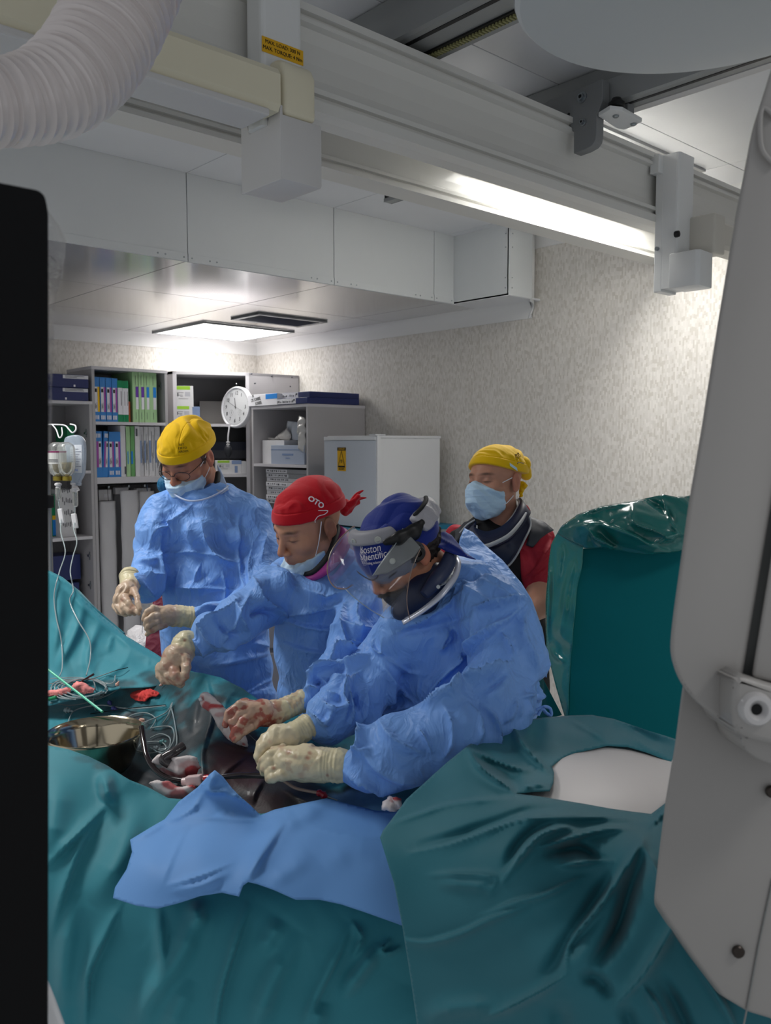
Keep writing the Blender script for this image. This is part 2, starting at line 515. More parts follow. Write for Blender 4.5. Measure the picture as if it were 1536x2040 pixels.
def cloth(name, outline, ctrl, strokes, m, step=6, parent=None, thick=0.0015, colf=None, cr=None, label=None, smooth_ol=0, back=None, lift=None):
    """outline and strokes are read off the photograph; ctrl gives (x, y, distance) so that the cloth stands in the room at real depth.
    strokes: (pts, width px, height m, kind)"""
    if smooth_ol: outline = spline(outline, smooth_ol, True)
    XY, T = sheet_geo(outline, step)
    C = np.array(ctrl, float)
    d = tps(C[:, :2], C[:, 2])(XY)
    d = d - folds(XY, strokes)
    if lift is not None: d = lift(XY, d)
    V = Wn(XY, d)
    if cr: V = V - FW * (crumple(V, cr[0], 3) * cr[1])[:, None]
    col = colf(XY, V) if colf else None
    # faces towards the camera
    n = np.cross(V[T[:, 1]] - V[T[:, 0]], V[T[:, 2]] - V[T[:, 0]])
    fl = (n * (CAM - V[T[:, 0]])).sum(1) < 0
    T[fl] = T[fl][:, ::-1]
    return mk(name, V, T, m, parent, smooth=True, col=col, label=label, solid=thick)
# ================================================================== the room
def wallpaper():
    m = bpy.data.materials.new('mosaic_wallpaper'); m.use_nodes = True
    nt = m.node_tree; b = nt.nodes['Principled BSDF']; N = nt.nodes; L = nt.links
    tc = N.new('ShaderNodeTexCoord'); sp = N.new('ShaderNodeSeparateXYZ'); L.new(tc.outputs['Object'], sp.inputs[0])
    def mth(op, a, bb=None):
        n = N.new('ShaderNodeMath'); n.operation = op
        for i, q in enumerate((a, bb)):
            if q is None: continue
            if isinstance(q, (int, float)): n.inputs[i].default_value = q
            else: L.new(q, n.inputs[i])
        return n.outputs[0]
    h = mth('ADD', sp.outputs[0], sp.outputs[1])
    col = mth('FLOOR', mth('MULTIPLY', h, 100.0))
    wn = N.new('ShaderNodeTexWhiteNoise'); wn.noise_dimensions = '1D'; L.new(col, wn.inputs['W'])
    row = mth('FLOOR', mth('ADD', mth('MULTIPLY', sp.outputs[2], 44.0), mth('MULTIPLY', wn.outputs['Value'], 5.0)))
    cb = N.new('ShaderNodeCombineXYZ'); L.new(col, cb.inputs[0]); L.new(row, cb.inputs[1])
    w2 = N.new('ShaderNodeTexWhiteNoise'); w2.noise_dimensions = '2D'; L.new(cb.outputs[0], w2.inputs['Vector'])
    r = N.new('ShaderNodeValToRGB'); L.new(w2.outputs['Value'], r.inputs[0])
    r.color_ramp.interpolation = 'CONSTANT'
    cs = ['#d2cec8', '#c6c2bb', '#cdc9c3', '#beb9b1', '#cac6c0']
    for i, c in enumerate(cs):
        e = r.color_ramp.elements[i] if i < 2 else r.color_ramp.elements.new(i / 5)
        e.position = i / 5; e.color = (*lin(c), 1)
    L.new(r.outputs[0], b.inputs['Base Color'])
    rr = N.new('ShaderNodeMapRange'); rr.inputs[3].default_value = 0.38; rr.inputs[4].default_value = 0.62
    L.new(w2.outputs['Value'], rr.inputs[0]); L.new(rr.outputs[0], b.inputs['Roughness'])
    bp = N.new('ShaderNodeBump'); bp.inputs['Strength'].default_value = 0.25; bp.inputs['Distance'].default_value = 0.001
    L.new(w2.outputs['Value'], bp.inputs['Height']); L.new(bp.outputs[0], b.inputs['Normal'])
    return m
M_paper = wallpaper()
M_ceil = mat('white_ceiling_metal', '#dcdde0', 0.42, var=0.03, var_scale=3)
M_lowceil = mat('brushed_ceiling_metal', '#d4d2d1', 0.15, metal=0.6, bump=(1.0, 0.05, 0.01), stretch=(6, 1.2, 1))
M_duct = mat('white_duct_panel', '#d0d3d4', 0.5, var=0.03, var_scale=2)
M_dark = mat('joint_dark', '#2c2d2f', 0.8)
M_floor = mat('grey_floor', '#b4b8ba', 0.4, var=0.1, var_scale=3)
M_white = mat('white_trim', '#d9d9d8', 0.5)
M_screw = mat('screw_steel', '#9aa0a4', 0.3, metal=0.9)
M_black = mat('black_plastic', '#0b0b0c', 0.4)
M_lamp = mat('lamp_diffuser', '#ffffff', 0.5, emit=('#fffdf8', 5.0))
M_alu = mat('lamp_frame_alu', '#8e9092', 0.35, metal=0.6)

XW, YW, ZL, ZH, YD = 4.36, 6.55, 2.62, 3.04, 3.83
tagit(box('floor', (-3, -2.5, -0.1), (XW + 0.1, YW + 0.1, 0), M_floor), kind='structure')
tagit(box('wall_right', (XW, -2.5, 0), (XW + 0.1, YW + 0.1, 3.1), M_paper), kind='structure')
tagit(box('wall_back', (-3, YW, 0), (XW, YW + 0.1, 3.1), M_paper), kind='structure')
# high ceiling: cassette panels hung under a dark soffit
ceil = tagit(box('ceiling', (-3, -2.5, ZH + 0.012), (XW, YD + 0.03, ZH + 0.06), M_dark), kind='structure')
xs = [2.15 + 0.92 * k for k in range(-5, 3)] + [XW]
ys = [YD - 1.84 * k for k in range(0, 4)]
for i in range(len(xs) - 1):
    for j in range(len(ys) - 1):
        box('ceiling_panel', (xs[i] + 0.002, ys[j + 1] + 0.002, ZH), (xs[i + 1] - 0.002, ys[j] - 0.002, ZH + 0.012), M_ceil, ceil, bev=0.0015)
# low ceiling over the cabinets
low = tagit(box('ceiling_low', (-3, YD + 0.01, ZL + 0.012), (XW, YW, ZL + 0.06), M_dark), kind='structure')
ys2 = [YD, 4.74, 5.64, YW]
for i in range(len(xs) - 1):
    for j in range(3):
        box('ceiling_panel', (xs[i] + 0.002, ys2[j] + 0.002, ZL), (xs[i + 1] - 0.002, ys2[j + 1] - 0.002, ZL + 0.012), M_lowceil, low, bev=0.0015)
# the step between them: a boxed duct faced with screwed panels
duct = tagit(box('trim_duct', (-3, YD + 0.016, ZL + 0.03), (4.05, YD + 0.03, ZH), M_dark), kind='structure')
xd = [-2.45, -1.53, -0.61, 0.31, 1.23, 2.15, 3.07, 3.87, 4.05]
for i in range(len(xd) - 1):
    a, b_ = xd[i] + 0.002, xd[i + 1] - 0.002
    pn = box('duct_panel', (a, YD, ZL - 0.004), (b_, YD + 0.015, ZH + 0.004), M_duct, duct, bev=0.001)
    box('flange', (a, YD - 0.003, ZL - 0.004), (b_, YD, ZL + 0.035), M_duct, pn, bev=0.001)
    for fx in ([a + 0.02, a + 0.12, a + 0.16, b_ - 0.02, b_ - 0.12, b_ - 0.16] if b_ - a > 0.3 else [a + 0.02, b_ - 0.02]):
        lathe('screw', (fx, YD - 0.003, ZL + 0.014), [(0.0045, 0), (0.0045, 0.002), (0.002, 0.003)], M_screw, pn, axis=(0, -1, 0), k=8)
box('duct_panel', (4.05, 3.38, ZL - 0.004), (4.065, YD + 0.015, ZH + 0.004), M_duct, duct, bev=0.001)
box('duct_panel', (4.05, 3.375, ZL - 0.004), (XW - 0.09, 3.39, ZH + 0.004), M_duct, duct, bev=0.001)
box('duct_panel', (4.05, 3.38, ZL - 0.006), (XW, YD + 0.02, ZL + 0.006), M_ceil, duct)
for z in (2.66, 2.72, 2.90, 2.98):
    for p, ax in (((4.046, 3.40, z), (-1, 0, 0)), ((4.075, 3.372, z), (0, -1, 0))):
        lathe('screw', p, [(0.004, 0), (0.004, 0.002), (0.002, 0.003)], M_screw, duct, axis=ax, k=8)
# coving
def cove(name, p0, p1, n, z0, z1, r=0.06):
    """quarter-round strip between wall and ceiling, n = direction into the room"""
    p0, p1, n = np.array(p0, float), np.array(p1, float), np.array(n, float)
    prof = [(0.0, z0), (0.006, z0)] + [(r - r * math.cos(t) + 0.006 * (1 - t), z0 + (z1 - z0) * math.sin(t)) for t in np.linspace(0.05, math.pi / 2, 7)] + [(0, z1)]
    V = [np.array([*(q + n * a), z]) for q in (p0, p1) for a, z in prof]
    k = len(prof)
    Fc = [(i, (i + 1) % k, k + (i + 1) % k, k + i) for i in range(k)]
    return tagit(mk(name, V, Fc, M_white, auto=35), kind='structure')
cove('trim_1', (-3, YW), (XW, YW), (0, -1), 2.515, ZL)
cove('trim_2', (XW, YW), (XW, 3.44), (-1, 0), 2.515, ZL)
cove('trim_3', (XW, 3.46), (XW, -2.5), (-1, 0), 2.94, ZH)
V = []
for k_ in (0, 1):
    for t in np.linspace(0, math.pi / 2, 9):
        x, y = XW - 0.10 + 0.10 * math.sin(t), 3.378 + 0.10 * (1 - math.cos(t)) * 0.9
        V.append((x, y, (ZL - 0.02 - 0.085 * (1 - math.cos(t))) if k_ == 0 else ZH))
Fc = [(i, i + 1, 10 + i, 9 + i) for i in range(8)]
tagit(mk('trim_4', V, Fc, M_white, smooth=True, solid=0.006), kind='structure')

# lamps
def ceiling_lamp(lo, hi, z, label, group=None, split_at=None):
    t = thing('ceiling_lamp', label, 'lamp', ((lo[0] + hi[0]) / 2, (lo[1] + hi[1]) / 2, z), group)
    bm = bmesh.new(); w = 0.022
    bm_box(bm, (lo[0] - w, lo[1] - w, z - 0.014), (hi[0] + w, lo[1], z - 0.001), 0.002)
    bm_box(bm, (lo[0] - w, hi[1], z - 0.014), (hi[0] + w, hi[1] + w, z - 0.001), 0.002)
    bm_box(bm, (lo[0] - w, lo[1], z - 0.014), (lo[0], hi[1], z - 0.001), 0.002)
    bm_box(bm, (hi[0], lo[1], z - 0.014), (hi[0] + w, hi[1], z - 0.001), 0.002)
    bm_mk('frame', bm, M_alu, t)
    if split_at:
        box('diffuser', (lo[0], lo[1], z - 0.008), (split_at[0], hi[1], z - 0.003), M_lamp, t)
        box('divider', (split_at[0], lo[1], z - 0.011), (split_at[1], hi[1], z - 0.003), M_white, t)
        box('diffuser', (split_at[1], lo[1], z - 0.008), (hi[0], hi[1], z - 0.003), M_lamp, t)
    else:
        box('diffuser', (lo[0], lo[1], z - 0.008), (hi[0], hi[1], z - 0.003), M_lamp, t)
    return t
ceiling_lamp((3.29, 5.63), (4.07, 6.40), ZL, 'square glowing lamp panel in the low ceiling above the cabinets')
ceiling_lamp((2.75, 2.12), (3.95, 2.72), ZH, 'long glowing lamp panel in the high ceiling behind the wide rail', split_at=(3.60, 3.84))
# air vent
v = thing('air_vent', 'slatted grey air vent beside the square lamp in the low ceiling', 'vent', (3.62, 5.17, ZL))
bm = bmesh.new()
for lo, hi in (((3.33, 4.98), (3.93, 5.02)), ((3.33, 5.30), (3.93, 5.34)), ((3.33, 5.0), (3.37, 5.32)), ((3.89, 5.0), (3.93, 5.32))):
    bm_box(bm, (*lo, ZL - 0.014), (*hi, ZL - 0.001), 0.003)
bm_mk('frame', bm, M_alu, v)
box('backing', (3.36, 5.0, ZL - 0.004), (3.90, 5.32, ZL - 0.002), M_dark, v)
for k in range(12):
    y = 5.04 + k * 0.0225
    prism('slat', [(3.37, y, ZL - 0.012), (3.37, y + 0.012, ZL - 0.004), (3.37, y + 0.014, ZL - 0.005), (3.37, y + 0.002, ZL - 0.013)], (0.52, 0, 0), M_alu, v)
# ================================================================== ceiling gantry: rails, hangers, arms
M_rail = mat('rail_paint', '#d6d5d0', 0.38, coat=0.2)
M_rail2 = mat('rail_aluminium', '#9a9c9b', 0.42, metal=0.35)
M_cream = mat('cream_plastic', '#e2dbc2', 0.42)
M_lgrey = mat('light_grey_plastic', '#d0cecc', 0.45)
M_colm = mat('column_paint', '#dedfde', 0.4, coat=0.15)
def profile(name, prof, x0, x1, m, parent=None, **k):
    return prism(name, [(x0, y, z) for y, z in prof], (x1 - x0, 0, 0), m, parent, **k)
r1 = thing('ceiling_rail', 'wide near grey ceiling rail carrying the bolted bracket', 'rail', (1.5, 1.95, 2.6))
profile('beam', [(1.868, 2.872), (1.868, 2.852), (1.885, 2.850), (1.885, 2.840), (1.872, 2.838), (1.872, 2.826), (1.892, 2.822),
                 (1.900, 2.79), (1.903, 2.74), (1.900, 2.70), (1.892, 2.672), (1.874, 2.668), (1.874, 2.654), (1.888, 2.652), (1.888, 2.640), (1.870, 2.636),
                 (1.870, 2.606), (1.905, 2.600), (1.96, 2.60), (1.96, 2.66), (2.03, 2.66), (2.03, 2.872)], -2.6, 4.3, M_rail, r1)
r2 = thing('ceiling_rail', 'narrower far grey ceiling rail running parallel behind the wide one', 'rail', (1.5, 2.55, 2.7))
profile('beam', [(2.56, 3.00), (2.56, 2.885), (2.525, 2.882), (2.525, 2.872), (2.50, 2.870), (2.50, 2.852), (2.512, 2.85), (2.506, 2.80), (2.504, 2.765),
                 (2.488, 2.758), (2.488, 2.745), (2.50, 2.742), (2.50, 2.734), (2.484, 2.73), (2.484, 2.712), (2.60, 2.712), (2.60, 3.00)], -2.6, 4.34, M_rail, r2)
for x in (2.93, 3.62):
    prism('stop_block', [(x, 2.47, 2.875), (x, 2.56, 2.875), (x, 2.56, 2.935), (x, 2.50, 2.935), (x, 2.47, 2.90)], (0.06, 0, 0), M_rail2, r2, bev=0.003)
for k, x in enumerate((2.86,)):
    prism('trolley', [(x, 2.60, 2.86), (x + 0.22, 2.60, 2.86), (x + 0.22, 2.60, 2.90), (x, 2.60, 2.90)], (0, 0.10, 0), M_dark, r2, bev=0.003)
# small dark bracket seen below the far rail
br = thing('bracket', 'small dark bracket on the high ceiling just below the far rail', 'bracket', (2.9, 3.05, 3.0))
p = onp(760, 402, 2, 2.98)
box('foot', (p[0], p[1] - 0.02, 2.975), (p[0] + 0.05, p[1] - 0.32, 2.99), M_rail2, br, bev=0.002)
box('web', (p[0] + 0.005, p[1] - 0.02, 2.99), (p[0] + 0.035, p[1] - 0.30, 3.04), M_dark, br, bev=0.002)
lathe('knob', (p[0] - 0.004, p[1] - 0.05, 3.01), [(0.012, 0), (0.012, 0.01), (0.006, 0.014)], M_black, br, axis=(-1, 0, 0), k=12)
cl = onp(487, 374, 1, 3.83)
tagit(lathe('ceiling_clip', (cl[0], 3.82, 3.012), [(0.01, 0), (0.012, 0.006), (0.006, 0.012)], M_screw, axis=(0, -1, 0), k=10), 'small metal clip where the duct face meets the high ceiling', 'clip')

# cross rails running towards the camera
def cross_rail(x0, x1, label, belt=False):
    t = thing('cross_rail', label, 'rail', (x0, 1.0, 2.9))
    y0, y1 = -1.5, 2.62
    bm = bmesh.new()
    bm_prism(bm, [(x0, y0, 2.90), (x0 + 0.012, y0, 2.895), (x1 - 0.05, y0, 2.895), (x1 - 0.05, y0, 2.905), (x1, y0, 2.905), (x1, y0, 2.915), (x1 - 0.03, y0, 2.925), (x1 - 0.03, y0, 3.035), (x0 + 0.02, y0, 3.035), (x0 + 0.02, y0, 2.99), (x0, y0, 2.98)], (0, y1 - y0, 0))
    bm_mk('beam', bm, M_rail2, t)
    box('slot', (x0 + 0.035, y0, 2.8935), (x0 + 0.05, y1, 2.896), M_black, t)
    return t
cr1 = cross_rail(1.76, 1.96, 'grey cross rail with a toothed belt left of the grey disc')
bm = bmesh.new()
for k in range(150):
    y = 0.4 + k * 0.0125
    bm_box(bm, (1.885, y, 2.882), (1.905, y + 0.006, 2.889))
tagit(bm_mk('belt_teeth', bm, mat('belt_yellow', '#8c8a5c', 0.6), cr1), kind='stuff')
box('belt', (1.875, 0.2, 2.889), (1.915, 2.4, 2.896), M_black, cr1)
cr2 = cross_rail(2.628, 2.76, 'dark grey cross rail ending at the bolted bracket')
box('strip', (2.725, -1.5, 2.897), (2.765, 1.80, 2.905), M_lgrey, cr2)

# bolted plate with its foot
M_plate = mat('plate_paint', '#7d7f80', 0.45)
bt = thing('mounting_bracket', 'grey bolted bracket hung over the front of the wide near rail', 'bracket', (2.62, 1.8, 2.75))
def arcp(c, r, a0, a1, n=6): return [(c[0] + r * math.cos(a), c[1] + r * math.sin(a)) for a in np.linspace(a0, a1, n)]
pp = [(1.89, 2.763), (1.89, 2.84), (1.93, 2.86), (2.10, 2.88), (2.10, 2.975), (1.74, 2.985), (1.74, 2.96), (1.785, 2.95), (1.785, 2.80)] + arcp((1.82, 2.79), 0.03, math.pi, 1.5 * math.pi)
P8 = lambda x, y: onp(x, y, 0, 2.58)
pp = [P8(1143, 306), P8(1143, 263), np.array((2.58, 1.90, 2.877)), np.array((2.58, 2.13, 2.877)), P8(1045, 221), P8(1200, 157), P8(1200, 200), P8(1189, 232), P8(1188, 268), P8(1186, 280), P8(1179, 290), P8(1165, 298)]
prism('plate', pp, (0.043, 0, 0), M_plate, bt, bev=0.002)
for (px, py, r) in ((1160, 194, 0.019), (1162, 244, 0.013)):
    q = onp(px, py, 0, 2.58)
    b_ = lathe('bolt', q, [(r, 0), (r, 0.003), (r * 0.6, 0.004), (r * 0.6, 0.014), (r * 0.35, 0.014), (r * 0.33, 0.006)], M_screw, bt, axis=(-1, 0, 0), k=20)
    lathe('socket', q + np.array([-0.0145, 0, 0]), [(r * 0.33, 0), (r * 0.33, 0.0008)], M_black, b_, axis=(-1, 0, 0), k=6)
q = onp(1133, 228, 0, 2.58); lathe('hole', q, [(0.006, -0.001), (0.006, 0.0005)], M_black, bt, axis=(-1, 0, 0), k=12)
foot = [onp(*c, 2, 2.845) for c in ((1192, 232), (1215, 218), (1240, 221), (1279, 243), (1262, 252), (1243, 259), (1228, 256))]
prism('foot_plate', foot, (0, 0, 0.014), M_colm, bt, bev=0.002)
for c in ((1227, 231), (1262, 247)):
    q = onp(*c, 2, 2.844); lathe('screw', q, [(0.011, 0), (0.011, 0.003), (0.007, 0.006), (0.003, 0.0055)], M_screw, bt, axis=(0, 0, -1), k=12)
q = onp(1228, 214, 2, 2.865)
lathe('knob', q, [(0.024, 0), (0.028, 0.004), (0.028, 0.014), (0.022, 0.018), (0.015, 0.03)], M_black, bt, axis=(0, 0, 1), k=20)
box('side_block', (2.665, 1.70, 2.868), (2.705, 1.80, 2.965), M_plate, bt, bev=0.003)
for y, z in ((1.72, 2.955), (1.78, 2.955), (1.78, 2.88)):
    lathe('screw', (2.664 + 0.042, y, z), [(0.007, 0), (0.007, 0.004), (0.003, 0.005)], M_screw, bt, axis=(1, 0, 0), k=10)

# hangers
def rprof(x0, x1, y0, y1, r, n=4):
    return [(x0 + r - r * math.cos(a), y0 + r - r * math.sin(a)) for a in np.linspace(0, math.pi / 2, n)] + \
           [(x1 - r + r * math.sin(a), y0 + r - r * math.cos(a)) for a in np.linspace(0, math.pi / 2, n)] + \
           [(x1 - r + r * math.cos(a), y1 - r + r * math.sin(a)) for a in np.linspace(0, math.pi / 2, n)] + \
           [(x0 + r - r * math.sin(a), y1 - r + r * math.cos(a)) for a in np.linspace(0, math.pi / 2, n)]
h1 = thing('hanger', 'pale rail hanger with yellow load label and long cream arm', 'hanger', (1.28, 1.83, 2.36))
prism('column', [(x, y, 2.50) for x, y in rprof(1.222, 1.345, 1.80, 1.872, 0.012)], (0, 0, 0.53), M_colm, h1)
# U-shaped housing: side cheek, front, and floor
prism('cheek', [(1.235, 1.745, 2.36), (1.235, 1.918, 2.36), (1.235, 1.918, 2.55), (1.235, 1.90, 2.55), (1.235, 1.88, 2.50), (1.235, 1.80, 2.50), (1.235, 1.79, 2.535), (1.235, 1.745, 2.535)], (0.008, 0, 0), M_lgrey, h1, bev=0.002)
box('housing', (1.237, 1.745, 2.36), (1.365, 1.918, 2.51), M_lgrey, h1, bev=0.007, seg=3) if False else None
bm = bmesh.new(); bm_box(bm, (1.236, 1.743, 2.36), (1.362, 1.918, 2.515), 0.007); bm_mk('housing', bm, M_lgrey, h1, auto=40)
# arm joint: rounded cream block
prof = [(1.74, 2.53)] + [(1.735, 2.55), (1.735, 2.61)] + [(1.80 - 0.065 * math.cos(a), 2.61 + 0.045 * math.sin(a)) for a in np.linspace(0.2, math.pi - 0.2, 8)] + [(1.87, 2.61), (1.87, 2.50), (1.76, 2.50)]
prism('joint', [(1.245, y, z) for y, z in [(1.742, 2.515), (1.742, 2.62), (1.755, 2.645), (1.78, 2.655), (1.87, 2.655), (1.87, 2.515)]], (0.098, 0, 0), M_cream, h1, bev=0.012, seg=3, auto=50)
lathe('pivot_cap', (1.343, 1.80, 2.60), [(0.028, 0), (0.026, 0.008), (0.018, 0.011)], M_cream, h1, axis=(1, 0, 0), k=20)
prism('arm', [(-1.2, y, z) for y, z in [(1.745, 2.515), (1.735, 2.53), (1.735, 2.60), (1.745, 2.615), (1.85, 2.615), (1.86, 2.60), (1.86, 2.525), (1.85, 2.515)]], (2.43, 0, 0), M_cream, h1)
box('arm_cover', (-1.2, 1.737, 2.497), (1.20, 1.858, 2.5145), M_lgrey, h1, bev=0.004)
prism('load_label', [(1.2215, 1.7985, 2.672), (1.3455, 1.7985, 2.672), (1.3455, 1.7985, 2.708), (1.2215, 1.7985, 2.708)], (0, 0.0012, 0), mat('label_yellow', '#e0ab12', 0.5), h1)
Ml = frame((1.283, 1.7980, 2.698), (1, 0, 0), (0, 0, 1)); M_ink = mat('ink_black', '#141414', 0.6)
text('lettering', 'MAX. LOAD: 300 N', 0.0125, Ml, M_ink, h1)
text('lettering', 'MAX. TORQUE: 4 Nm', 0.0125, frame((1.283, 1.7980, 2.683), (1, 0, 0), (0, 0, 1)), M_ink, h1)

h2 = thing('hanger', 'pale rail hanger with a black knob at the right end of the rail', 'hanger', (3.2, 1.8, 2.33))
prism('column', [(x, y, 2.34) for x, y in rprof(3.15, 3.272, 1.775, 1.85, 0.012)], (0, 0, 0.52), M_colm, h2)
prism('back_cheek', [(3.15, 1.84, 2.33), (3.15, 1.875, 2.33), (3.15, 1.875, 2.86), (3.15, 1.84, 2.86)], (0.118, 0, 0), M_colm, h2, bev=0.003)
box('clamp', (3.12, 1.845, 2.79), (3.17, 1.885, 2.862), M_colm, h2, bev=0.003)
bm = bmesh.new(); bm_prism(bm, [(3.118, 1.79, 2.33), (3.24, 1.79, 2.33) , (3.245, 1.69, 2.33), (3.235, 1.67, 2.33), (3.13, 1.665, 2.33), (3.118, 1.68, 2.33)], (0, 0, 0.135), 0.004)
bm_mk('housing', bm, M_colm, h2, auto=40)
q = onp(1345, 467, 1, 1.773); lathe('knob', q, [(0.012, 0), (0.013, 0.006), (0.012, 0.016), (0.006, 0.018)], M_black, h2, axis=(0, -1, 0), k=16)
q = onp(1317, 492, 1, 1.86); lathe('screw', (3.15, 1.86, 2.50), [(0.008, 0), (0.008, 0.01)], M_screw, h2, axis=(-1, 0, 0), k=12)
prism('arm', [(3.26, y, z) for y, z in [(1.70, 2.505), (1.69, 2.52), (1.69, 2.60), (1.70, 2.612), (1.78, 2.612), (1.79, 2.60), (1.79, 2.52), (1.78, 2.505)]], (1.0, 0, 0), mat('warm_white_plastic', '#c9c5bb', 0.42), h2)
prism('joint', [(3.245, 1.67, 2.47), (3.245, 1.79, 2.47), (3.245, 1.79, 2.625), (3.245, 1.67, 2.625)], (0.09, 0, 0), MATS['warm_white_plastic'], h2, bev=0.01, seg=3, auto=50)

# big disc, top right
d_ = thing('lamp_head', 'large round grey overhead disc at the top right', 'lamp head', (1.30, 0.83, 2.35))
cx, cy = 1.235, 0.66
prof = [(0.001, -0.012), (0.18, -0.012), (0.245, -0.008), (0.272, -0.002), (0.280, 0.006), (0.280, 0.03), (0.26, 0.05), (0.12, 0.07), (0.001, 0.075)]
lathe('shell', (cx, cy, 2.385), prof, mat('disc_grey', '#c9cdcd', 0.45), d_, k=96, caps=False, auto=30)
lathe('seam_ring', (cx, cy, 2.385), [(0.2805, 0.010), (0.2825, 0.013), (0.2825, 0.018), (0.2805, 0.021)], M_rail2, d_, k=96, caps=False)
lathe('stem', (cx, cy, 2.455), [(0.03, 0), (0.03, 0.45)], M_colm, d_, k=24)

# ribbed hose, top left
hp = [W(290, -120, 1.45), W(243, 0, 1.42), W(209, 72, 1.39), W(163, 137, 1.35), W(105, 182, 1.30), W(30, 203, 1.25), W(-90, 210, 1.18)]
rr = np.array([0.088, 0.0835, 0.080, 0.0745, 0.0675, 0.0605, 0.056])
SP = spline(hp, 60); R0 = spline(rr[:, None], 60)[:, 0]
L = np.concatenate([[0], np.cumsum(np.linalg.norm(np.diff(SP, axis=0), axis=1))])
n = int(L[-1] / 0.0022); t = np.linspace(0, L[-1], n)
P_ = np.stack([np.interp(t, L, SP[:, i]) for i in range(3)], 1); Rr = np.interp(t, L, R0)
ph = (t / 0.0165) % 1
Rr = Rr - 0.0058 + 0.0082 * np.exp(-((ph - 0.5) / 0.12) ** 2)
tagit(tube('ribbed_hose', P_, Rr, mat('hose_plastic', '#dbd2cf', 0.25, coat=0.8), k=40), 'thick pale ribbed hose curving down at the top left', 'hose')
# ================================================================== storage along the back wall
M_mel = mat('grey_melamine', '#b4b1b3', 0.5, var=0.03, var_scale=4)
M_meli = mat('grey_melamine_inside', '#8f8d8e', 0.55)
M_edge = mat('melamine_edge', '#cfccd0', 0.45)
M_card = mat('white_card', '#d9d8da', 0.55, var=0.04, var_scale=20)
M_blue = mat('binder_blue', '#2f83cf', 0.38, coat=0.2)
M_green = mat('binder_green', '#0f8a58', 0.4)
M_lgreen = mat('pale_green_card', '#a9cf9a', 0.5, var=0.04, var_scale=15)
M_purple = mat('label_purple', '#a34da6', 0.5)
M_violet = mat('label_violet', '#6a35a8', 0.5)
M_yel = mat('label_amber', '#f0bf1d', 0.5)
M_lblue = mat('label_blue', '#1d86dd', 0.5)
M_label = mat('label_white', '#e4e3e8', 0.55)
M_navy = mat('navy_card', '#1f2c66', 0.35, coat=0.2)
M_gink = mat('ink_grey', '#55565c', 0.6)
M_lime = mat('lime_print', '#9ac73a', 0.5)
M_teald = mat('teal_plastic', '#0f6f8e', 0.45)
M_orange = mat('book_orange', '#9a4a22', 0.5)
M_paleb = mat('pale_blue_print', '#7f93b8', 0.5)

def open_cabinet(name, label, X0, X1, Y0, Y1, top, shelves, t=0.022, base=0.0, face='-Y', thick=None):
    r = thing(name, label, 'cabinet', ((X0 + X1) / 2, (Y0 + Y1) / 2, base))
    box('side_panel', (X0, Y0, base), (X0 + t, Y1, top) if face == '-Y' else (X1, Y0 + t, top), M_mel, r, bev=0.001)
    box('side_panel', (X1 - t, Y0, base) if face == '-Y' else (X0, Y1 - t, base), (X1, Y1, top), M_mel, r, bev=0.001)
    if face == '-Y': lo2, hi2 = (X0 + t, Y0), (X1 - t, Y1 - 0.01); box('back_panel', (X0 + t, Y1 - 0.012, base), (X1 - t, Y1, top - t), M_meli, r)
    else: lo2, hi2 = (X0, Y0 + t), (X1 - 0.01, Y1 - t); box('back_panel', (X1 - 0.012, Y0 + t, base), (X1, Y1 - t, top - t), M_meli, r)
    box('top_panel', (X0 - 0.002, Y0 - 0.002, top - t), (X1 + 0.002, Y1, top), M_edge, r, bev=0.001)
    for i, z in enumerate(shelves):
        th = (thick or {}).get(i, t)
        box('shelf', (*lo2, z - th), (*hi2, z), M_edge, r, bev=0.001)
    return r
c0 = open_cabinet('shelf_cabinet', 'low open grey cabinet at the left edge carrying two navy boxes', 1.95, 2.598, 6.05, 6.5, 2.03, [1.53, 1.05, 0.5])
c1 = open_cabinet('shelf_cabinet', 'tall open grey cabinet full of blue and green boxes', 2.60, 3.20, 6.05, 6.5, 2.285, [1.885, 1.475, 0.1], thick={1: 0.045})
def hinge(x, y, z, par, ax=1):
    bm = bmesh.new(); bm_box(bm, (x - 0.004, y, z - 0.03), (x, y + 0.012, z + 0.03), 0.001); bm_box(bm, (x - 0.012, y - 0.006, z - 0.008), (x - 0.002, y + 0.03, z + 0.008), 0.002)
    bm_mk('hinge', bm, M_screw, par)
hinge(2.575, 6.10, 1.80, c0); hinge(2.575, 6.10, 0.68, c0); hinge(3.178, 6.10, 2.17, c1); hinge(2.575, 6.1, 0.9, c0)
# corner cabinet with a slanted front
P0, P1, P2 = (3.335, 6.215), (3.875, 5.945), (4.352, 5.915)
cc = thing('corner_cabinet', 'tall corner cabinet with slanted open front beside the wall clock', 'cabinet', (3.85, 6.2, 0))
top = 2.30
def wallp(name, a, b, z0, z1, t, m):
    a, b = np.array(a), np.array(b); d = unit(b - a); n = np.array([-d[1], d[0]])
    return prism(name, [(*a, z0), (*b, z0), (*(b + n * t), z0), (*(a + n * t), z0)], (0, 0, z1 - z0), m, cc, bev=0.001)
wallp('side_panel', P1, P2, 0, top, 0.02, M_mel)
wallp('side_panel', P0, (P0[0], 6.5), 0, top, -0.02, M_mel)
d01 = unit(np.array(P1) - np.array(P0))
wallp('stile', P0, np.array(P0) + d01 * 0.03, 0, top, 0.018, M_edge)
wallp('stile', np.array(P1) - d01 * 0.028, P1, 0, top, 0.018, M_edge)
pent = [P0, P1, P2, (4.352, 6.5), (P0[0], 6.5)]
inner = [(P0[0] + 0.02, P0[1] + 0.01), (P1[0] - 0.02, P1[1] + 0.025), (4.34, P2[1] + 0.025), (4.34, 6.49), (P0[0] + 0.02, 6.49)]
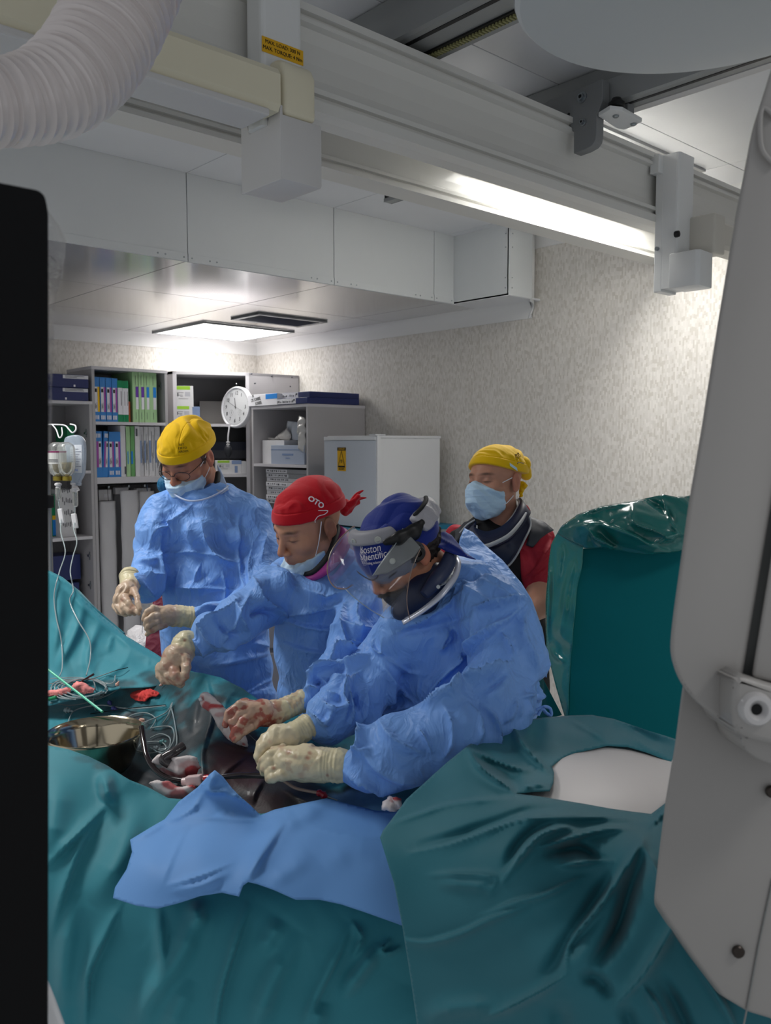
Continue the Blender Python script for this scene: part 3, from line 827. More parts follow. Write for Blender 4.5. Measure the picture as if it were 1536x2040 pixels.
prism('top_panel', [(*p, top - 0.024) for p in pent], (0, 0, 0.024), M_edge, cc, bev=0.001)
for z in (1.885, 1.475, 1.0): prism('shelf', [(*p, z - 0.022) for p in inner], (0, 0, 0.022), M_edge, cc)
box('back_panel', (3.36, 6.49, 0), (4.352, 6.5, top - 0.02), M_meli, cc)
for px, py in ((500, 745), (541, 749), (580, 752), (507, 764), (577, 770)):
    q = onp(px, py, 1, 5.93); lathe('screw', (q[0], 5.93, q[2]), [(0.006, 0), (0.006, 0.014), (0.002, 0.016)], M_gink, cc, axis=(0, -1, 0), k=8)
c3 = open_cabinet('shelf_cabinet', 'waist-deep open grey cabinet by the right wall with navy boxes on top', 3.80, 4.352, 5.055, 5.80, 2.018, [], face='-X')
zs = onp(560, 925, 0, 3.8)[2]
box('shelf', (3.80, 5.077, zs - 0.022), (4.33, 5.778, zs), M_edge, c3, bev=0.001)
box('shelf', (3.80, 5.077, 1.0), (4.33, 5.778, 1.022), M_edge, c3, bev=0.001)

# ---- boxes standing on the shelves; x from the photo, y and z from the shelf they stand on
YF = 6.09
def upright(name, label, cat, px0, px1, ytop, ybot, m, group=None, depth=0.22, deco=None, Y=YF, zb=None, dm=None):
    a = onp(px0, ybot, 1, Y); b = onp(px1, ytop, 1, Y)
    z0 = zb if zb is not None else a[2]
    r = thing(name, label, cat, ((a[0] + b[0]) / 2, Y + depth / 2, z0), group)
    x0, x1 = a[0] + 0.001, b[0] - 0.001
    box('case', (x0, Y, z0), (x1, Y + depth, b[2]), m, r, bev=0.0015)
    w, h = x1 - x0, b[2] - z0
    for (u0, u1, v0, v1, mm) in (deco or []):
        box('label', (x0 + u0 * w, Y - 0.0012, z0 + v0 * h), (x0 + u1 * w, Y + 0.001, z0 + v1 * h), mm, r)
    return r, x0, x1, z0, b[2]
def tiny_lines(par, x0, x1, z0, z1, Y, n=6, m=None, vert=False, seed=1):
    rs = random.Random(seed); bm = bmesh.new()
    for k in range(n):
        if vert:
            zz = z0 + (z1 - z0) * rs.random() * 0.4; z2 = zz + (z1 - zz) * (0.4 + 0.6 * rs.random()); x = x0 + (x1 - x0) * (k + 0.2) / n
            bm_box(bm, (x, Y - 0.0008, zz), (x + (x1 - x0) / n * 0.45, Y, z2))
        else:
            z = z0 + (z1 - z0) * (k + 0.25) / n; a = x0; b = x0 + (x1 - x0) * (0.5 + 0.5 * rs.random())
            bm_box(bm, (a, Y - 0.0008, z), (b, Y, z + (z1 - z0) / n * 0.4))
    return tagit(bm_mk('print', bm, m or M_gink, par), kind='stuff')
def blue_box(label, px0, px1, yt, yb, zb, stripe, flip=False, side=0):
    lab = (0.22, 0.62, 0.22, 0.78, M_label); st = (0.64, 0.9, 0.22, 0.78, stripe)
    if side: lab = (0.5, 0.86, 0.22, 0.78, M_label); st = (0.2, 0.49, 0.22, 0.78, stripe)
    r, x0, x1, z0, z1 = upright('catheter_box', label, 'box', px0, px1, yt, yb, M_blue, 'blue boxes in the tall cabinet', deco=[lab, st], zb=zb)
    w, h = x1 - x0, z1 - z0
    lx0, lx1 = x0 + lab[0] * w + 0.003, x0 + lab[1] * w - 0.003
    tiny_lines(r, lx0, lx1, z0 + h * 0.26, z0 + h * 0.45, YF - 0.001, 4, MATS['ink_black'], True, 3)
    box('print', (lx0, YF - 0.002, z0 + h * 0.66), (lx1, YF - 0.001, z0 + h * 0.74), MATS['ink_black'], r)
    zz = z0 + h * (0.86 if flip else 0.05)
    bm = bmesh.new()
    for q in (0.2, 0.42, 0.64): bm_box(bm, (x0 + q * w, YF - 0.0015, zz), (x0 + (q + 0.14) * w, YF, zz + 0.03))
    bm_mk('emblem', bm, M_label, r)
    return r
zsA, zsB = 1.886, 1.476
for i, (a, b, s, nm) in enumerate(((185.5, 199, M_yel, 'blue box with amber label, leftmost on the upper shelf'), (199, 211, M_purple, 'blue box with purple stripe, second from left on the upper shelf'),
                           (211, 223, M_purple, 'blue box with purple stripe, third from left on the upper shelf'), (223, 234, M_purple, 'blue box with purple stripe beside the dark green binders'))):
    blue_box(nm, a, b, 751 + i, 839, zsA, s)
for i, (a, b, nm) in enumerate(((190.5, 203, 'blue box upside down, leftmost on the lower shelf'), (204, 213, 'narrow tilted blue box upside down on the lower shelf'),
                        (216, 227.5, 'blue box with purple stripe, third from left on the lower shelf'), (228, 240, 'blue box with purple stripe beside the white folder'))):
    o = blue_box(nm, a, b, 859 + (1 if i > 1 else 0), 946, zsB, M_purple, flip=i < 2, side=i < 2)
    if i == 1: o.rotation_euler = (0, math.radians(3), 0)
for a, b, yt, nm in ((234.5, 244.5, 758, 'dark green binder with wide white label beside blue boxes'), (244.5, 250, 759, 'thin dark green binder, middle of the three'), (250, 255.5, 759, 'thin dark green binder next to the orange book')):
    r, x0, x1, z0, z1 = upright('green_binder', nm, 'binder', a, b, yt, 840, M_green, 'dark green binders', deco=[(0.12, 0.9, 0.18, 0.82, M_label)], zb=zsA)
    tiny_lines(r, x0 + 0.6 * (x1 - x0), x0 + 0.8 * (x1 - x0), z0 + 0.08, z1 - 0.06, YF - 0.001, 1, MATS['ink_black'], True, 5)
upright('book', 'thin orange book between green binders and pale green boxes', 'book', 256, 259.5, 800, 840, M_orange, zb=zsA)
for i, (a, b, s, nm) in enumerate(((265, 276, M_violet, 'pale green box with violet label, leftmost of four'), (276, 287.3, M_violet, 'pale green box with violet label, second of four'),
                           (287.3, 297.3, M_lblue, 'pale green box with blue label, third of four'), (299, 311.5, M_lblue, 'pale green box with blue label nearest the cabinet side'))):
    r, x0, x1, z0, z1 = upright('pale_green_box', nm, 'box', a, b, 741.5 + i * 0.6, 842, M_lgreen, 'pale green boxes on the upper shelf', deco=[(0.5, 0.92, 0.5, 0.71, s), (0.5, 0.92, 0.26, 0.5, M_label)], zb=zsA, depth=0.36)
    tiny_lines(r, x0 + 0.45 * (x1 - x0), x0 + 0.55 * (x1 - x0), z0 + 0.02, z0 + 0.08, YF - 0.001, 1, M_gink, True)
    tiny_lines(r, x0 + 0.45 * (x1 - x0), x0 + 0.55 * (x1 - x0), z1 - 0.1, z1 - 0.02, YF - 0.001, 1, M_gink, True)
for a, b, yt, m, nm, dc in ((241.5, 251, 848, M_card, 'white folder with rounded back beside the blue boxes', [(0.6, 0.85, 0.05, 0.2, M_gink)]), (251, 260, 849, M_lgreen, 'pale green box standing between white folders', [(0.35, 0.5, 0.25, 0.5, M_lblue)]),
                    (260, 268.8, 849, mat('mid_green_card', '#6ea868', 0.5), 'mid green box standing between white folders', [(0.2, 0.5, 0.25, 0.5, M_lblue)]), (268.8, 278, 849, M_card, 'white folder right of the green boxes', [(0.3, 0.6, 0.8, 0.95, M_gink)])):
    upright('folder', nm, 'folder', a, b, yt, 946, m, deco=dc, zb=zsB)
for i, (a, b, nm) in enumerate(((279, 287, 'plastic-wrapped white packet, first of the white packets'), (287, 296, 'white packet with handwriting, second in the row'), (296, 308.5, 'wide white packet with handwriting, third in the row'), (308.5, 318.5, 'white packet nearest the yellow cap'))):
    r, x0, x1, z0, z1 = upright('sterile_packet', nm, 'packet', a, b, 850, 945, M_card if i else mat('clear_wrap', '#c4c3c6', 0.25, coat=0.5), 'white packets on the lower shelf', deco=[(0.15, 0.4, 0.27, 0.72, M_paleb)], zb=zsB)
    tiny_lines(r, x0 + 0.45 * (x1 - x0), x0 + 0.8 * (x1 - x0), z0 + 0.03, z1 - 0.03, YF - 0.001, 3, M_gink, True, i)
# navy boxes on the low cabinet
for i, (yt, yb, nm) in enumerate(((765, 792, 'lower navy box of the stack on the low left cabinet'), (743, 764, 'upper navy box of the stack on the low left cabinet'))):
    a = onp(60, yb, 1, 6.05); b = onp(188, yt, 1, 6.05)
    z0 = 2.031 + i * 0.092
    r = thing('navy_box', nm, 'box', ((a[0] + b[0]) / 2, 6.2, z0), 'navy boxes on the low left cabinet')
    box('case', (1.99, 6.045 - 0.01 * i, z0), (2.57 + 0.0 * i, 6.33, z0 + 0.09), M_navy, r, bev=0.002)
    box('label', (2.385, 6.043 - 0.01 * i, z0 + 0.062), (2.568, 6.046, z0 + 0.086), M_label, r)
    tiny_lines(r, 2.40, 2.55, z0 + 0.066, z0 + 0.084, 6.0425 - 0.01 * i, 2, M_gink, False, i)
    box('sticker', (2.40 + 0.06 * i, 6.043 - 0.01 * i, z0 + 0.005), (2.413 + 0.06 * i, 6.046, z0 + 0.02), M_label, r)
# things in the low left cabinet
upright('green_binder', 'dark green binder lying in the low left cabinet behind the drip', 'binder', 136, 148, 848, 944, M_green, zb=1.531, Y=6.2)
upright('reagent_box', 'narrow green and blue striped box in the low left cabinet', 'box', 104, 118, 985, 1076, M_green, zb=1.051, deco=[(0.1, 0.9, 0.02, 0.4, M_lblue), (0.1, 0.9, 0.4, 0.5, M_yel)], Y=6.2)
r, x0, x1, z0, z1 = upright('reagent_box', 'white box with grey columns on the middle left shelf', 'box', 120, 150, 975, 1078, M_card, zb=1.051, Y=6.12, deco=[])
for k in range(4): tiny_lines(r, x0 + 0.02, x1 - 0.01, z0 + 0.06 + k * 0.085, z0 + 0.12 + k * 0.085, 6.119, 7, M_gink, True, k)
r, x0, x1, z0, z1 = upright('navy_box', 'navy box on the bottom left shelf with grey print', 'box', 104, 160, 1104, 1158, M_navy, zb=0.72, Y=6.2)
r, x0, x1, z0, z1 = upright('navy_box', 'wide navy box low in the left cabinet near the teal drape', 'box', 108, 158, 1160, 1215, M_navy, zb=0.505, Y=6.18, deco=[(0.1, 0.9, 0.6, 0.75, M_lblue)])
# hanging pouches in the tall cabinet
M_pouch = mat('pouch_film', '#cfcdd0', 0.28, coat=0.35, bump=(14, 0.5, 0.006), stretch=(1, 1, 0.35))
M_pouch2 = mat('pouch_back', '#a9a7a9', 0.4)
rod = thing('hook_rail', 'black hook rail under the cabinet shelf above the hanging pouches', 'rail', (2.9, 6.2, 1.41))
tubes('rod', [([(2.63, 6.14, 1.415), (3.17, 6.14, 1.415)], 0.006), ([(2.63, 6.30, 1.415), (3.17, 6.30, 1.415)], 0.006)], M_black, rod)
for x in (2.74, 2.90, 3.03): lathe('bolt', (x, 6.12, 1.41), [(0.008, 0), (0.01, 0.012), (0.006, 0.02)], M_screw, rod, axis=(0, 0, -1), k=10)
def pouch(label, px0, px1, ytop, zb, Y, lab=None, m=M_pouch, dz=0.0, prt=True):
    a = onp(px0, ytop, 1, Y); b = onp(px1, ytop, 1, Y)
    r = thing('hanging_pouch', label, 'pouch', ((a[0] + b[0]) / 2, Y, zb), 'hanging pouches in the tall cabinet')
    x0, x1, z1 = a[0], b[0], a[2]
    xs_ = np.linspace(x0, x1, 9); zs_ = np.linspace(zb, z1, 60)
    rs = np.random.RandomState(int(px0)); ph = rs.rand(3) * 6
    V = []
    for z in zs_:
        for x in xs_:
            u = (x - x0) / (x1 - x0) * 2 - 1
            V.append((x, Y - 0.012 * (1 - u ** 4) - 0.003 * math.sin(z * 23 + ph[0] + u * 2), z))
    Fc = [(j * 9 + i, j * 9 + i + 1, (j + 1) * 9 + i + 1, (j + 1) * 9 + i) for j in range(59) for i in range(8)]
    mk('film', V, Fc, m, r, smooth=True, solid=-0.02)
    if lab:
        l0 = onp(px0, lab[1], 1, Y - 0.016)[2]; l1 = onp(px0, lab[0], 1, Y - 0.016)[2]
        xa, xb = x0 + 0.24 * (x1 - x0), x0 + 0.9 * (x1 - x0)
        box('label', (xa, Y - 0.018, l0), (xb, Y - 0.016, l1), M_label, r)
        h = l1 - l0
        tiny_lines(r, xa + 0.006, xb - 0.006, l0 + h * 0.45, l0 + h * 0.68, Y - 0.018, 11, M_gink, False, 2)
        tiny_lines(r, xa + 0.006, xb - 0.004, l0 + h * 0.18, l0 + h * 0.30, Y - 0.018, 3, MATS['ink_black'], False, 4)
        lathe('emblem', (xa + 0.02, Y - 0.018, l1 - 0.02), [(0.012, 0), (0.012, 0.0008), (0.009, 0.0008), (0.009, 0)], M_gink, r, axis=(0, -1, 0), k=16, caps=False)
        tube('wire', [(x0 + 0.58 * (x1 - x0), Y - 0.0145, l1 + 0.16), (x0 + 0.66 * (x1 - x0), Y - 0.0145, l1)], 0.0012, mat('wire_blue', '#7fa3cf', 0.4), r, k=5)
        tube('wire', [(x0 + 0.7 * (x1 - x0), Y - 0.0145, l0), (x0 + 0.72 * (x1 - x0), Y - 0.0145, zb)], 0.0012, mat('wire_blue', '#7fa3cf', 0.4), r, k=5)
    tube('hook', [((x0 + x1) / 2, Y - 0.01, z1 - 0.04), ((x0 + x1) / 2 + 0.012, Y - 0.018, z1 - 0.03), ((x0 + x1) / 2 + 0.012, Y - 0.012, z1 - 0.0), ((x0 + x1) / 2 + 0.02, Y + 0.02, 1.415)], 0.002, M_black, r, k=6)
    return r
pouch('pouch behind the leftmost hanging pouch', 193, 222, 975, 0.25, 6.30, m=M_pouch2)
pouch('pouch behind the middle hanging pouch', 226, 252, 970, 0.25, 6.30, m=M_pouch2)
pouch('leftmost long white hanging pouch with printed label', 197, 226, 999, 0.25, 6.15, (1055, 1112))
pouch('middle long white hanging pouch, highest of the front ones', 240, 271, 977, 0.25, 6.12, (1038, 1096))
pouch('hanging pouch right of the middle one, half hidden behind the gown', 275, 303, 979, 0.25, 6.16, (1002, 1060))
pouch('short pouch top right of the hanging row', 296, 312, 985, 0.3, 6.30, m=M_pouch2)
for k, (a, b, yt, yb) in enumerate(((197, 222, 975, 998), (230, 256, 971, 985), (272, 300, 972, 983))):
    upright('folded_packet', ('folded white packet atop the leftmost pouch', 'folded white packet between two pouches', 'folded white packet atop the right pouch')[k], 'packet', a, b, yt, yb, M_card, 'folded packets over the pouches', Y=6.2, depth=0.05, deco=[(0.4, 0.9, 0.3, 0.6, M_label)])

# ---- corner cabinet contents (front is slanted)
def slant(name, label, cat, px0, px1, yt, yb, m, zb, back=0.03, depth=0.12, deco=(), group=None):
    n = np.array([-d01[1], d01[0]])
    o = np.array(P0) + n * back
    def hit(px, py):
        r = FW + RT * (px - 768) / F - UP * (py - 1020) / F
        t = ((o[0]) * n[0] + o[1] * n[1]) / (r[0] * n[0] + r[1] * n[1]); return CAM + r * t
    a = hit(px0, yb); b = hit(px1, yt); z0 = zb if zb else a[2]
    r = thing(name, label, cat, ((a[0] + b[0]) / 2, (a[1] + b[1]) / 2, z0), group)
    A, B = a[:2], b[:2]
    prism('case', [(*A, z0), (*B, z0), (*(B + n * depth), z0), (*(A + n * depth), z0)], (0, 0, b[2] - z0), m, r, bev=0.002)
    h = b[2] - z0
    for (u0, u1, v0, v1, mm) in deco:
        p, q = A + (B - A) * u0 - n * 0.001, A + (B - A) * u1 - n * 0.001
        prism('label', [(*p, z0 + v0 * h), (*q, z0 + v0 * h), (*(q + n * 0.002), z0 + v0 * h), (*(p + n * 0.002), z0 + v0 * h)], (0, 0, (v1 - v0) * h), mm, r)
    return r
dec = [(0.12, 0.85, 0.82, 0.99, M_lime), (0.15, 0.5, 0.55, 0.57, M_gink), (0.15, 0.55, 0.66, 0.68, M_gink), (0.25, 0.3, 0.5, 0.66, M_gink), (0.38, 0.5, 0.48, 0.5, M_gink), (0.6, 0.85, 0.5, 0.72, mat('print_pale', '#b9b9c0', 0.6)), (0.3, 0.75, 0.38, 0.395, M_gink)]
slant('supply_box', 'lower white box with lime edge behind the left yellow cap', 'box', 343, 383, 809, 847, M_card, 1.886, deco=dec, group='white boxes with lime edge in the corner cabinet')
slant('supply_box', 'upper white box with lime edge in the corner cabinet', 'box', 343, 385, 769, 806, M_card, 2.018, deco=dec, group='white boxes with lime edge in the corner cabinet')
slant('supply_box', 'pale blue and white box behind the lime edged boxes', 'box', 383, 398, 810, 846, M_paleb, 1.886, back=0.1)
slant('supply_box', 'white and lime box low in the corner cabinet beside the ear', 'box', 430, 462, 917, 952, M_card, 1.476, deco=dec)
slant('supply_box', 'blue topped white box on the corner cabinet shelf', 'box', 462, 481, 917, 952, M_card, 1.476, deco=[(0, 1, 0.72, 1, M_paleb), (0.3, 0.6, 0.1, 0.6, M_paleb)])
slant('supply_box', 'plain white box at the right end of the corner shelf', 'box', 481.5, 491, 919, 952, M_card, 1.476)
slant('equipment_case', 'dark navy equipment case in the corner cabinet behind the rubber bulb', 'case', 418, 491, 880, 915, mat('navy_dark', '#171c30', 0.4), 1.60, back=0.16, depth=0.25, deco=[(0, 1, 0.0, 0.5, mat('grey_shell', '#3a3b42', 0.5))])
slant('black_panel', 'black panel filling the corner cabinet shelf behind the clock', 'panel', 345, 491, 852, 884, M_black, None, back=0.28, depth=0.02)
slant('supply_box', 'grey carton leaning in the back of the upper corner shelf', 'box', 398, 490, 800, 846, mat('grey_carton', '#a19d98', 0.6), 1.886, back=0.30, depth=0.05)

# ---- cabinet by the right wall: contents, front plane X = 3.8
def xside(name, label, cat, px0, px1, yt, yb, m, X, depth, zb=None, deco=(), group=None):
    a = onp(px0, yb, 0, X); b = onp(px1, yt, 0, X); z0 = zb if zb else a[2]
    r = thing(name, label, cat, (X, (a[1] + b[1]) / 2, z0), group)
    box('case', (X, b[1], z0), (X + depth, a[1], b[2]), m, r, bev=0.002)
    w, h = b[1] - a[1], b[2] - z0
    for (u0, u1, v0, v1, mm) in deco:
        box('label', (X - 0.0012, a[1] + u1 * w, z0 + v0 * h), (X + 0.001, a[1] + u0 * w, z0 + v1 * h), mm, r)
    return r
xside('carton', 'open white carton on the shelf behind the grey blue carton', 'carton', 523, 566, 877, 917, M_card, 3.87, 0.25, zs + 0.001)
xside('carton', 'grey blue carton with small print on the middle shelf', 'carton', 540, 606, 887, 921, mat('bluegrey_carton', '#a9b3c6', 0.5), 3.815, 0.3, zs + 0.001, deco=[(0.0, 1, 0.75, 0.78, M_paleb), (0.35, 0.68, 0.46, 0.56, M_paleb), (0.45, 0.58, 0.3, 0.35, M_paleb)])
def bag(name, label, cat, pts, X, m, d=0.03, cr=(0.05, 0.9)):
    """crumpled packet: outline on the plane X, swollen and creased"""
    ol = np.array(pts, float); XY, T = sheet_geo(ol, 2.2)
    Pp = np.array([onp(x, y, 0, X) for x, y in XY])
    e = np.full(len(XY), 1e9)
    for i in range(len(ol)): e = np.minimum(e, seg_dist(XY, ol[i], ol[(i + 1) % len(ol)])[0])
    Pp[:, 0] -= d * np.minimum(1, e / 7) + crumple(Pp, cr[0], int(pts[0][0])) * cr[1]
    n = len(Pp); B = Pp.copy(); B[:, 0] = X + 0.012
    return tagit(mk(name, Pp, T, m, smooth=False, solid=0.004), label, cat)
M_film = mat('crinkled_film', '#c9c6c3', 0.22, coat=0.6)
bag('packet', 'crumpled clear packet lying on the white carton', 'packet', [(528, 876), (533, 871), (546, 873), (560, 862), (572, 853), (580, 866), (576, 877)], 3.95, M_film)
bag('paper_sheet', 'pale folded sheet standing in the carton', 'sheet', [(567, 876), (575, 839), (600, 842), (598, 877)], 3.98, mat('pale_sheet', '#c5cad2', 0.5), 0.008)
bag('packet', 'tall crinkled packet leaning at the right end of the shelf', 'packet', [(595, 897), (594, 840), (598, 828), (610, 834), (610, 903)], 3.83, M_film)
for k in range(8):
    yb = 935 + (k + 1) * 8.2
    z1 = onp(560, 930, 0, 3.8)[2] - 0.02 - k * 0.034
    r = thing('flat_box', 'flat white printed box, %s of the stack under the middle shelf' % ('top', 'second', 'third', 'fourth', 'fifth', 'sixth', 'seventh', 'eighth')[k], 'box', (3.9, 5.5, z1 - 0.032), 'stack of flat white boxes')
    o = 0.012 * ((k * 7) % 3 - 1)
    box('case', (3.84 + o, 5.10, z1 - 0.032), (4.3, 5.66 + o, z1), mat('flat_box_grey', '#9fa0a3', 0.5) if k < 2 else M_card, r, bev=0.001)
    box('label', (3.838 + o, 5.36, z1 - 0.030), (3.841 + o, 5.655 + o, z1 - 0.003), M_label, r)
    bm = bmesh.new(); rs = random.Random(k)
    for j in range(9):
        y = 5.38 + j * 0.028; bm_box(bm, (3.837 + o, y, z1 - 0.024 + 0.006 * rs.random()), (3.8385 + o, y + 0.018 * rs.random() + 0.004, z1 - 0.010))
    tagit(bm_mk('print', bm, M_gink, r), kind='stuff')
# on top of that cabinet
for i, (x0, z0, y0) in enumerate(((3.79, 2.020, 5.02), (3.835, 2.066, 5.05))):
    r = thing('navy_box', ('lower long navy box on top of the cabinet by the fridge', 'upper long navy box on top of the cabinet by the fridge')[i], 'box', (x0 + 0.25, 5.3, z0), 'long navy boxes by the right wall')
    box('case', (x0, y0 + 0.03, z0), (x0 + 0.5 - i * 0.02, y0 + 0.55, z0 + 0.044), M_navy, r, bev=0.002)
    box('label', (x0 - 0.0015, y0 + 0.17, z0 + 0.003), (x0 + 0.001, y0 + 0.44, z0 + 0.041), M_label, r)
    bm = bmesh.new(); rs = random.Random(i)
    for j in range(10): y = y0 + 0.2 + j * 0.022; bm_box(bm, (x0 - 0.0025, y, z0 + 0.012), (x0 - 0.001, y + 0.015 * rs.random() + 0.002, z0 + 0.02 + 0.01 * rs.random()))
    bm_box(bm, (x0 - 0.0025, y0 + 0.18, z0 + 0.022), (x0 - 0.001, y0 + 0.198, z0 + 0.036))
    tagit(bm_mk('print', bm, M_gink, r), kind='stuff')
r = xside('glove_box', 'small white and light blue carton with handwriting beside the clock', 'carton', 494, 552, 783, 806, M_label, 3.786, 0.10, 2.02, deco=[(0.62, 1.0, 0.55, 0.98, M_lblue)])
ya, yb_ = onp(494, 795, 0, 3.786)[1], onp(530, 795, 0, 3.786)[1]
for i, s_ in enumerate(('M.', 'CIS SORBEL', 'SORBEL')): text('lettering', s_, 0.034, frame((3.7840, ya + (yb_ - ya) * (0.3 + 0.15 * i), 2.02 + 0.08 - 0.029 * i), (0, -1, 0.12), (0, 0, 1)), MATS['ink_black'], r, sx=0.8)
tagit(mk('paper_slip', [(3.785, 5.52, 2.022), (3.785, 5.74, 2.022), (3.84, 5.72, 2.03), (3.84, 5.54, 2.026)], [(0, 1, 2, 3)], M_label, solid=0.001), 'loose white paper slip on the cabinet edge', 'paper')

# ---- clock
ck = W(470, 811, 6.93)
zc = unit(-FW * 0.80 - RT * 0.60 + UP * 0.03); xc = unit(np.cross([0.09, 0.0, 1.0], zc)); yc = np.cross(zc, xc)
clock = thing('wall_clock', 'round white wall clock hanging at the corner cabinet', 'clock', ck)
def cf(u, v, w=0): return ck + xc * u + yc * v + zc * w
R_ = 0.168
lathe('rim', ck, [(0.13, -0.035), (R_, -0.03), (R_ + 0.001, 0.0), (R_ - 0.004, 0.010), (R_ - 0.012, 0.012), (R_ - 0.017, 0.008), (R_ - 0.018, 0.0)], mat('clock_white', '#e6e6ea', 0.3, coat=0.4), clock, axis=zc, k=64)
lathe('dial', ck, [(R_ - 0.017, 0.0), (R_ - 0.017, 0.002), (0.001, 0.002)], mat('dial_paper', '#cfd0d2', 0.6), clock, axis=zc, k=64, caps=False)
Mt = MATS['ink_black']
for i in range(1, 13):
    a = math.pi / 2 - i * math.pi / 6
    if i == 2: continue
    text('numeral', str(i), 0.043, frame(cf(math.cos(a) * 0.112, math.sin(a) * 0.112, 0.003), xc, yc), Mt, clock, sx=0.85)
bm = bmesh.new()
for i in range(60):
    a = i * math.pi / 30; r0 = 0.138; r1 = 0.144
    p, q = cf(math.cos(a) * r0, math.sin(a) * r0, 0.003), cf(math.cos(a) * r1, math.sin(a) * r1, 0.003); s = np.cross(zc, unit(q - p)) * 0.0008
    bm.faces.new([bm.verts.new(v) for v in (p - s, q - s, q + s, p + s)])
tagit(bm_mk('minute_marks', bm, Mt, clock), kind='stuff')
def hand(a, l, w, m, back=0.015):
    a = math.radians(a); d = xc * math.sin(a) + yc * math.cos(a); s = np.cross(zc, d) * w
    o = cf(0, 0, 0.006); pts = [o - d * back - s, o + d * l - s * 0.6, o + d * l + s * 0.6, o - d * back + s]
    prism('hand', pts, zc * 0.001, m, clock)
hand(-12, 0.075, 0.0028, Mt); hand(-64, 0.105, 0.0012, Mt); hand(112, 0.085, 0.0006, M_gink)
lathe('hub', cf(0, 0, 0.007), [(0.005, 0), (0.005, 0.002)], Mt, clock, axis=zc, k=12)
for u in (-0.045, 0.055):
    V, Fc = ngeo(zc, cf(u, -0.045, 0.003), [(0.022, 0), (0.0215, 0.0003), (0.021, 0)], 24)
    mk('subdial', V, Fc, M_gink, clock)
    tube('subdial_hand', [cf(u, -0.055, 0.0035), cf(u + 0.002, -0.03, 0.0035)], 0.0009, Mt, clock, k=4)
lathe('hook_ball', ck + np.array([0, 0, 0.187]) + xc * 0.01, [(0.001, -0.006), (0.006, 0), (0.001, 0.006)], M_card, clock, axis=(0, 0, 1), k=10)
tube('hook_wire', [ck + np.array([0, 0, 0.165]) + xc * 0.01, ck + np.array([0, 0, 0.187]) + xc * 0.01], 0.0015, M_screw, clock, k=6)
b0 = W(454.5, 896, 6.85)
bulb = thing('rubber_bulb', 'dark pear shaped rubber bulb hanging on a white tube below the clock', 'bulb', b0)
lathe('bulb', b0, [(0.001, -0.07), (0.012, -0.066), (0.017, -0.055), (0.026, -0.035), (0.031, -0.008), (0.029, 0.014), (0.018, 0.034), (0.010, 0.04)], mat('dark_rubber', '#2e3036', 0.45), bulb, k=24, auto=60)
lathe('valve', b0 + np.array([0, 0, 0.04]), [(0.014, 0), (0.014, 0.006), (0.009, 0.009), (0.009, 0.016), (0.016, 0.018), (0.016, 0.024), (0.008, 0.026)], M_card, bulb, k=16)
tube('tube', [b0 + np.array([0, 0, 0.06]), b0 + np.array([0.002, 0, 0.11]), W(457, 849, 6.85)], 0.006, M_label, bulb, sm=6)

# ---- fridge on a drawer unit
M_fr = mat('fridge_white', '#d7d8da', 0.35, coat=0.2); M_door = mat('fridge_door', '#c0c6cf', 0.3, coat=0.3)
fz = 1.165
fr = thing('fridge', 'small white fridge with yellow hazard sticker against the right wall', 'fridge', (3.95, 4.42, fz))
box('body', (3.705, 4.15, fz), (4.26, 4.69, 1.772), M_fr, fr, bev=0.004)
box('top_plate', (3.70, 4.142, 1.760), (4.262, 4.70, 1.777), M_fr, fr, bev=0.003)
def door_x(y): u = (y - 4.42) / 0.27; return 3.665 - 0.028 * (1 - u * u)
ysd = np.linspace(4.152, 4.69, 17)
prism('door', [(door_x(y), y, fz + 0.01) for y in ysd] + [(3.70, 4.69, fz + 0.01), (3.70, 4.152, fz + 0.01)], (0, 0, 1.735 - fz), M_door, fr, auto=25)
prism('door_cap', [(door_x(y) - 0.004, y, 1.747) for y in ysd] + [(3.70, 4.69, 1.747), (3.70, 4.152, 1.747)], (0, 0, 0.024), M_fr, fr, auto=25)
box('door_edge', (3.668, 4.138, fz), (3.70, 4.152, 1.776), M_fr, fr, bev=0.002)
box('hinge_cover', (3.65, 4.136, 1.777), (3.74, 4.20, 1.785), M_fr, fr, bev=0.002)
a = onp(672.5, 938, 0, 3.64); b = onp(690, 891.5, 0, 3.64)
def ondoor(V):
    V = np.array(V); V[:, 0] = [door_x(y) - 0.001 for y in V[:, 1]] + (V[:, 0] - 3.6)
    return V
g = np.linspace(a[1], b[1], 7)
mk('hazard_sticker', [(door_x(y) - 0.0015, y, z) for z in (a[2], b[2]) for y in g], [(i, i + 1, 8 + i, 7 + i) for i in range(6)], MATS['label_yellow'], fr, solid=0.0005)
hh = b[2] - a[2]; cy_ = (a[1] + b[1]) / 2; ww = a[1] - b[1]
mk('sticker_bar', [(door_x(y) - 0.0025, y, z) for z in (b[2] - hh * 0.13, b[2]) for y in g], [(i, i + 1, 8 + i, 7 + i) for i in range(6)], Mt, fr)
Mx = lambda z: frame((3.5985, cy_, z), (0, -1, 0), (0, 0, 1))
text('lettering', 'DANGER', 0.021, Mx(b[2] - hh * 0.065), MATS['label_yellow'], fr, warp=ondoor, sx=0.85)
text('lettering', 'BIOLOGICAL', 0.018, Mx(a[2] + hh * 0.18), Mt, fr, warp=ondoor, sx=0.72)
text('lettering', 'HAZARD', 0.019, Mx(a[2] + hh * 0.08), Mt, fr, warp=ondoor, sx=0.85)
def tri(s, zc_): return [(cy_ - s, zc_ - s * 1.0), (cy_ + s, zc_ - s * 1.0), (cy_, zc_ + s * 1.9)]
zt = a[2] + hh * 0.42
o1, i1 = tri(ww * 0.42, zt), tri(ww * 0.34, zt + 0.001)
V = [(door_x(y) - 0.003, y, z) for y, z in o1 + i1]
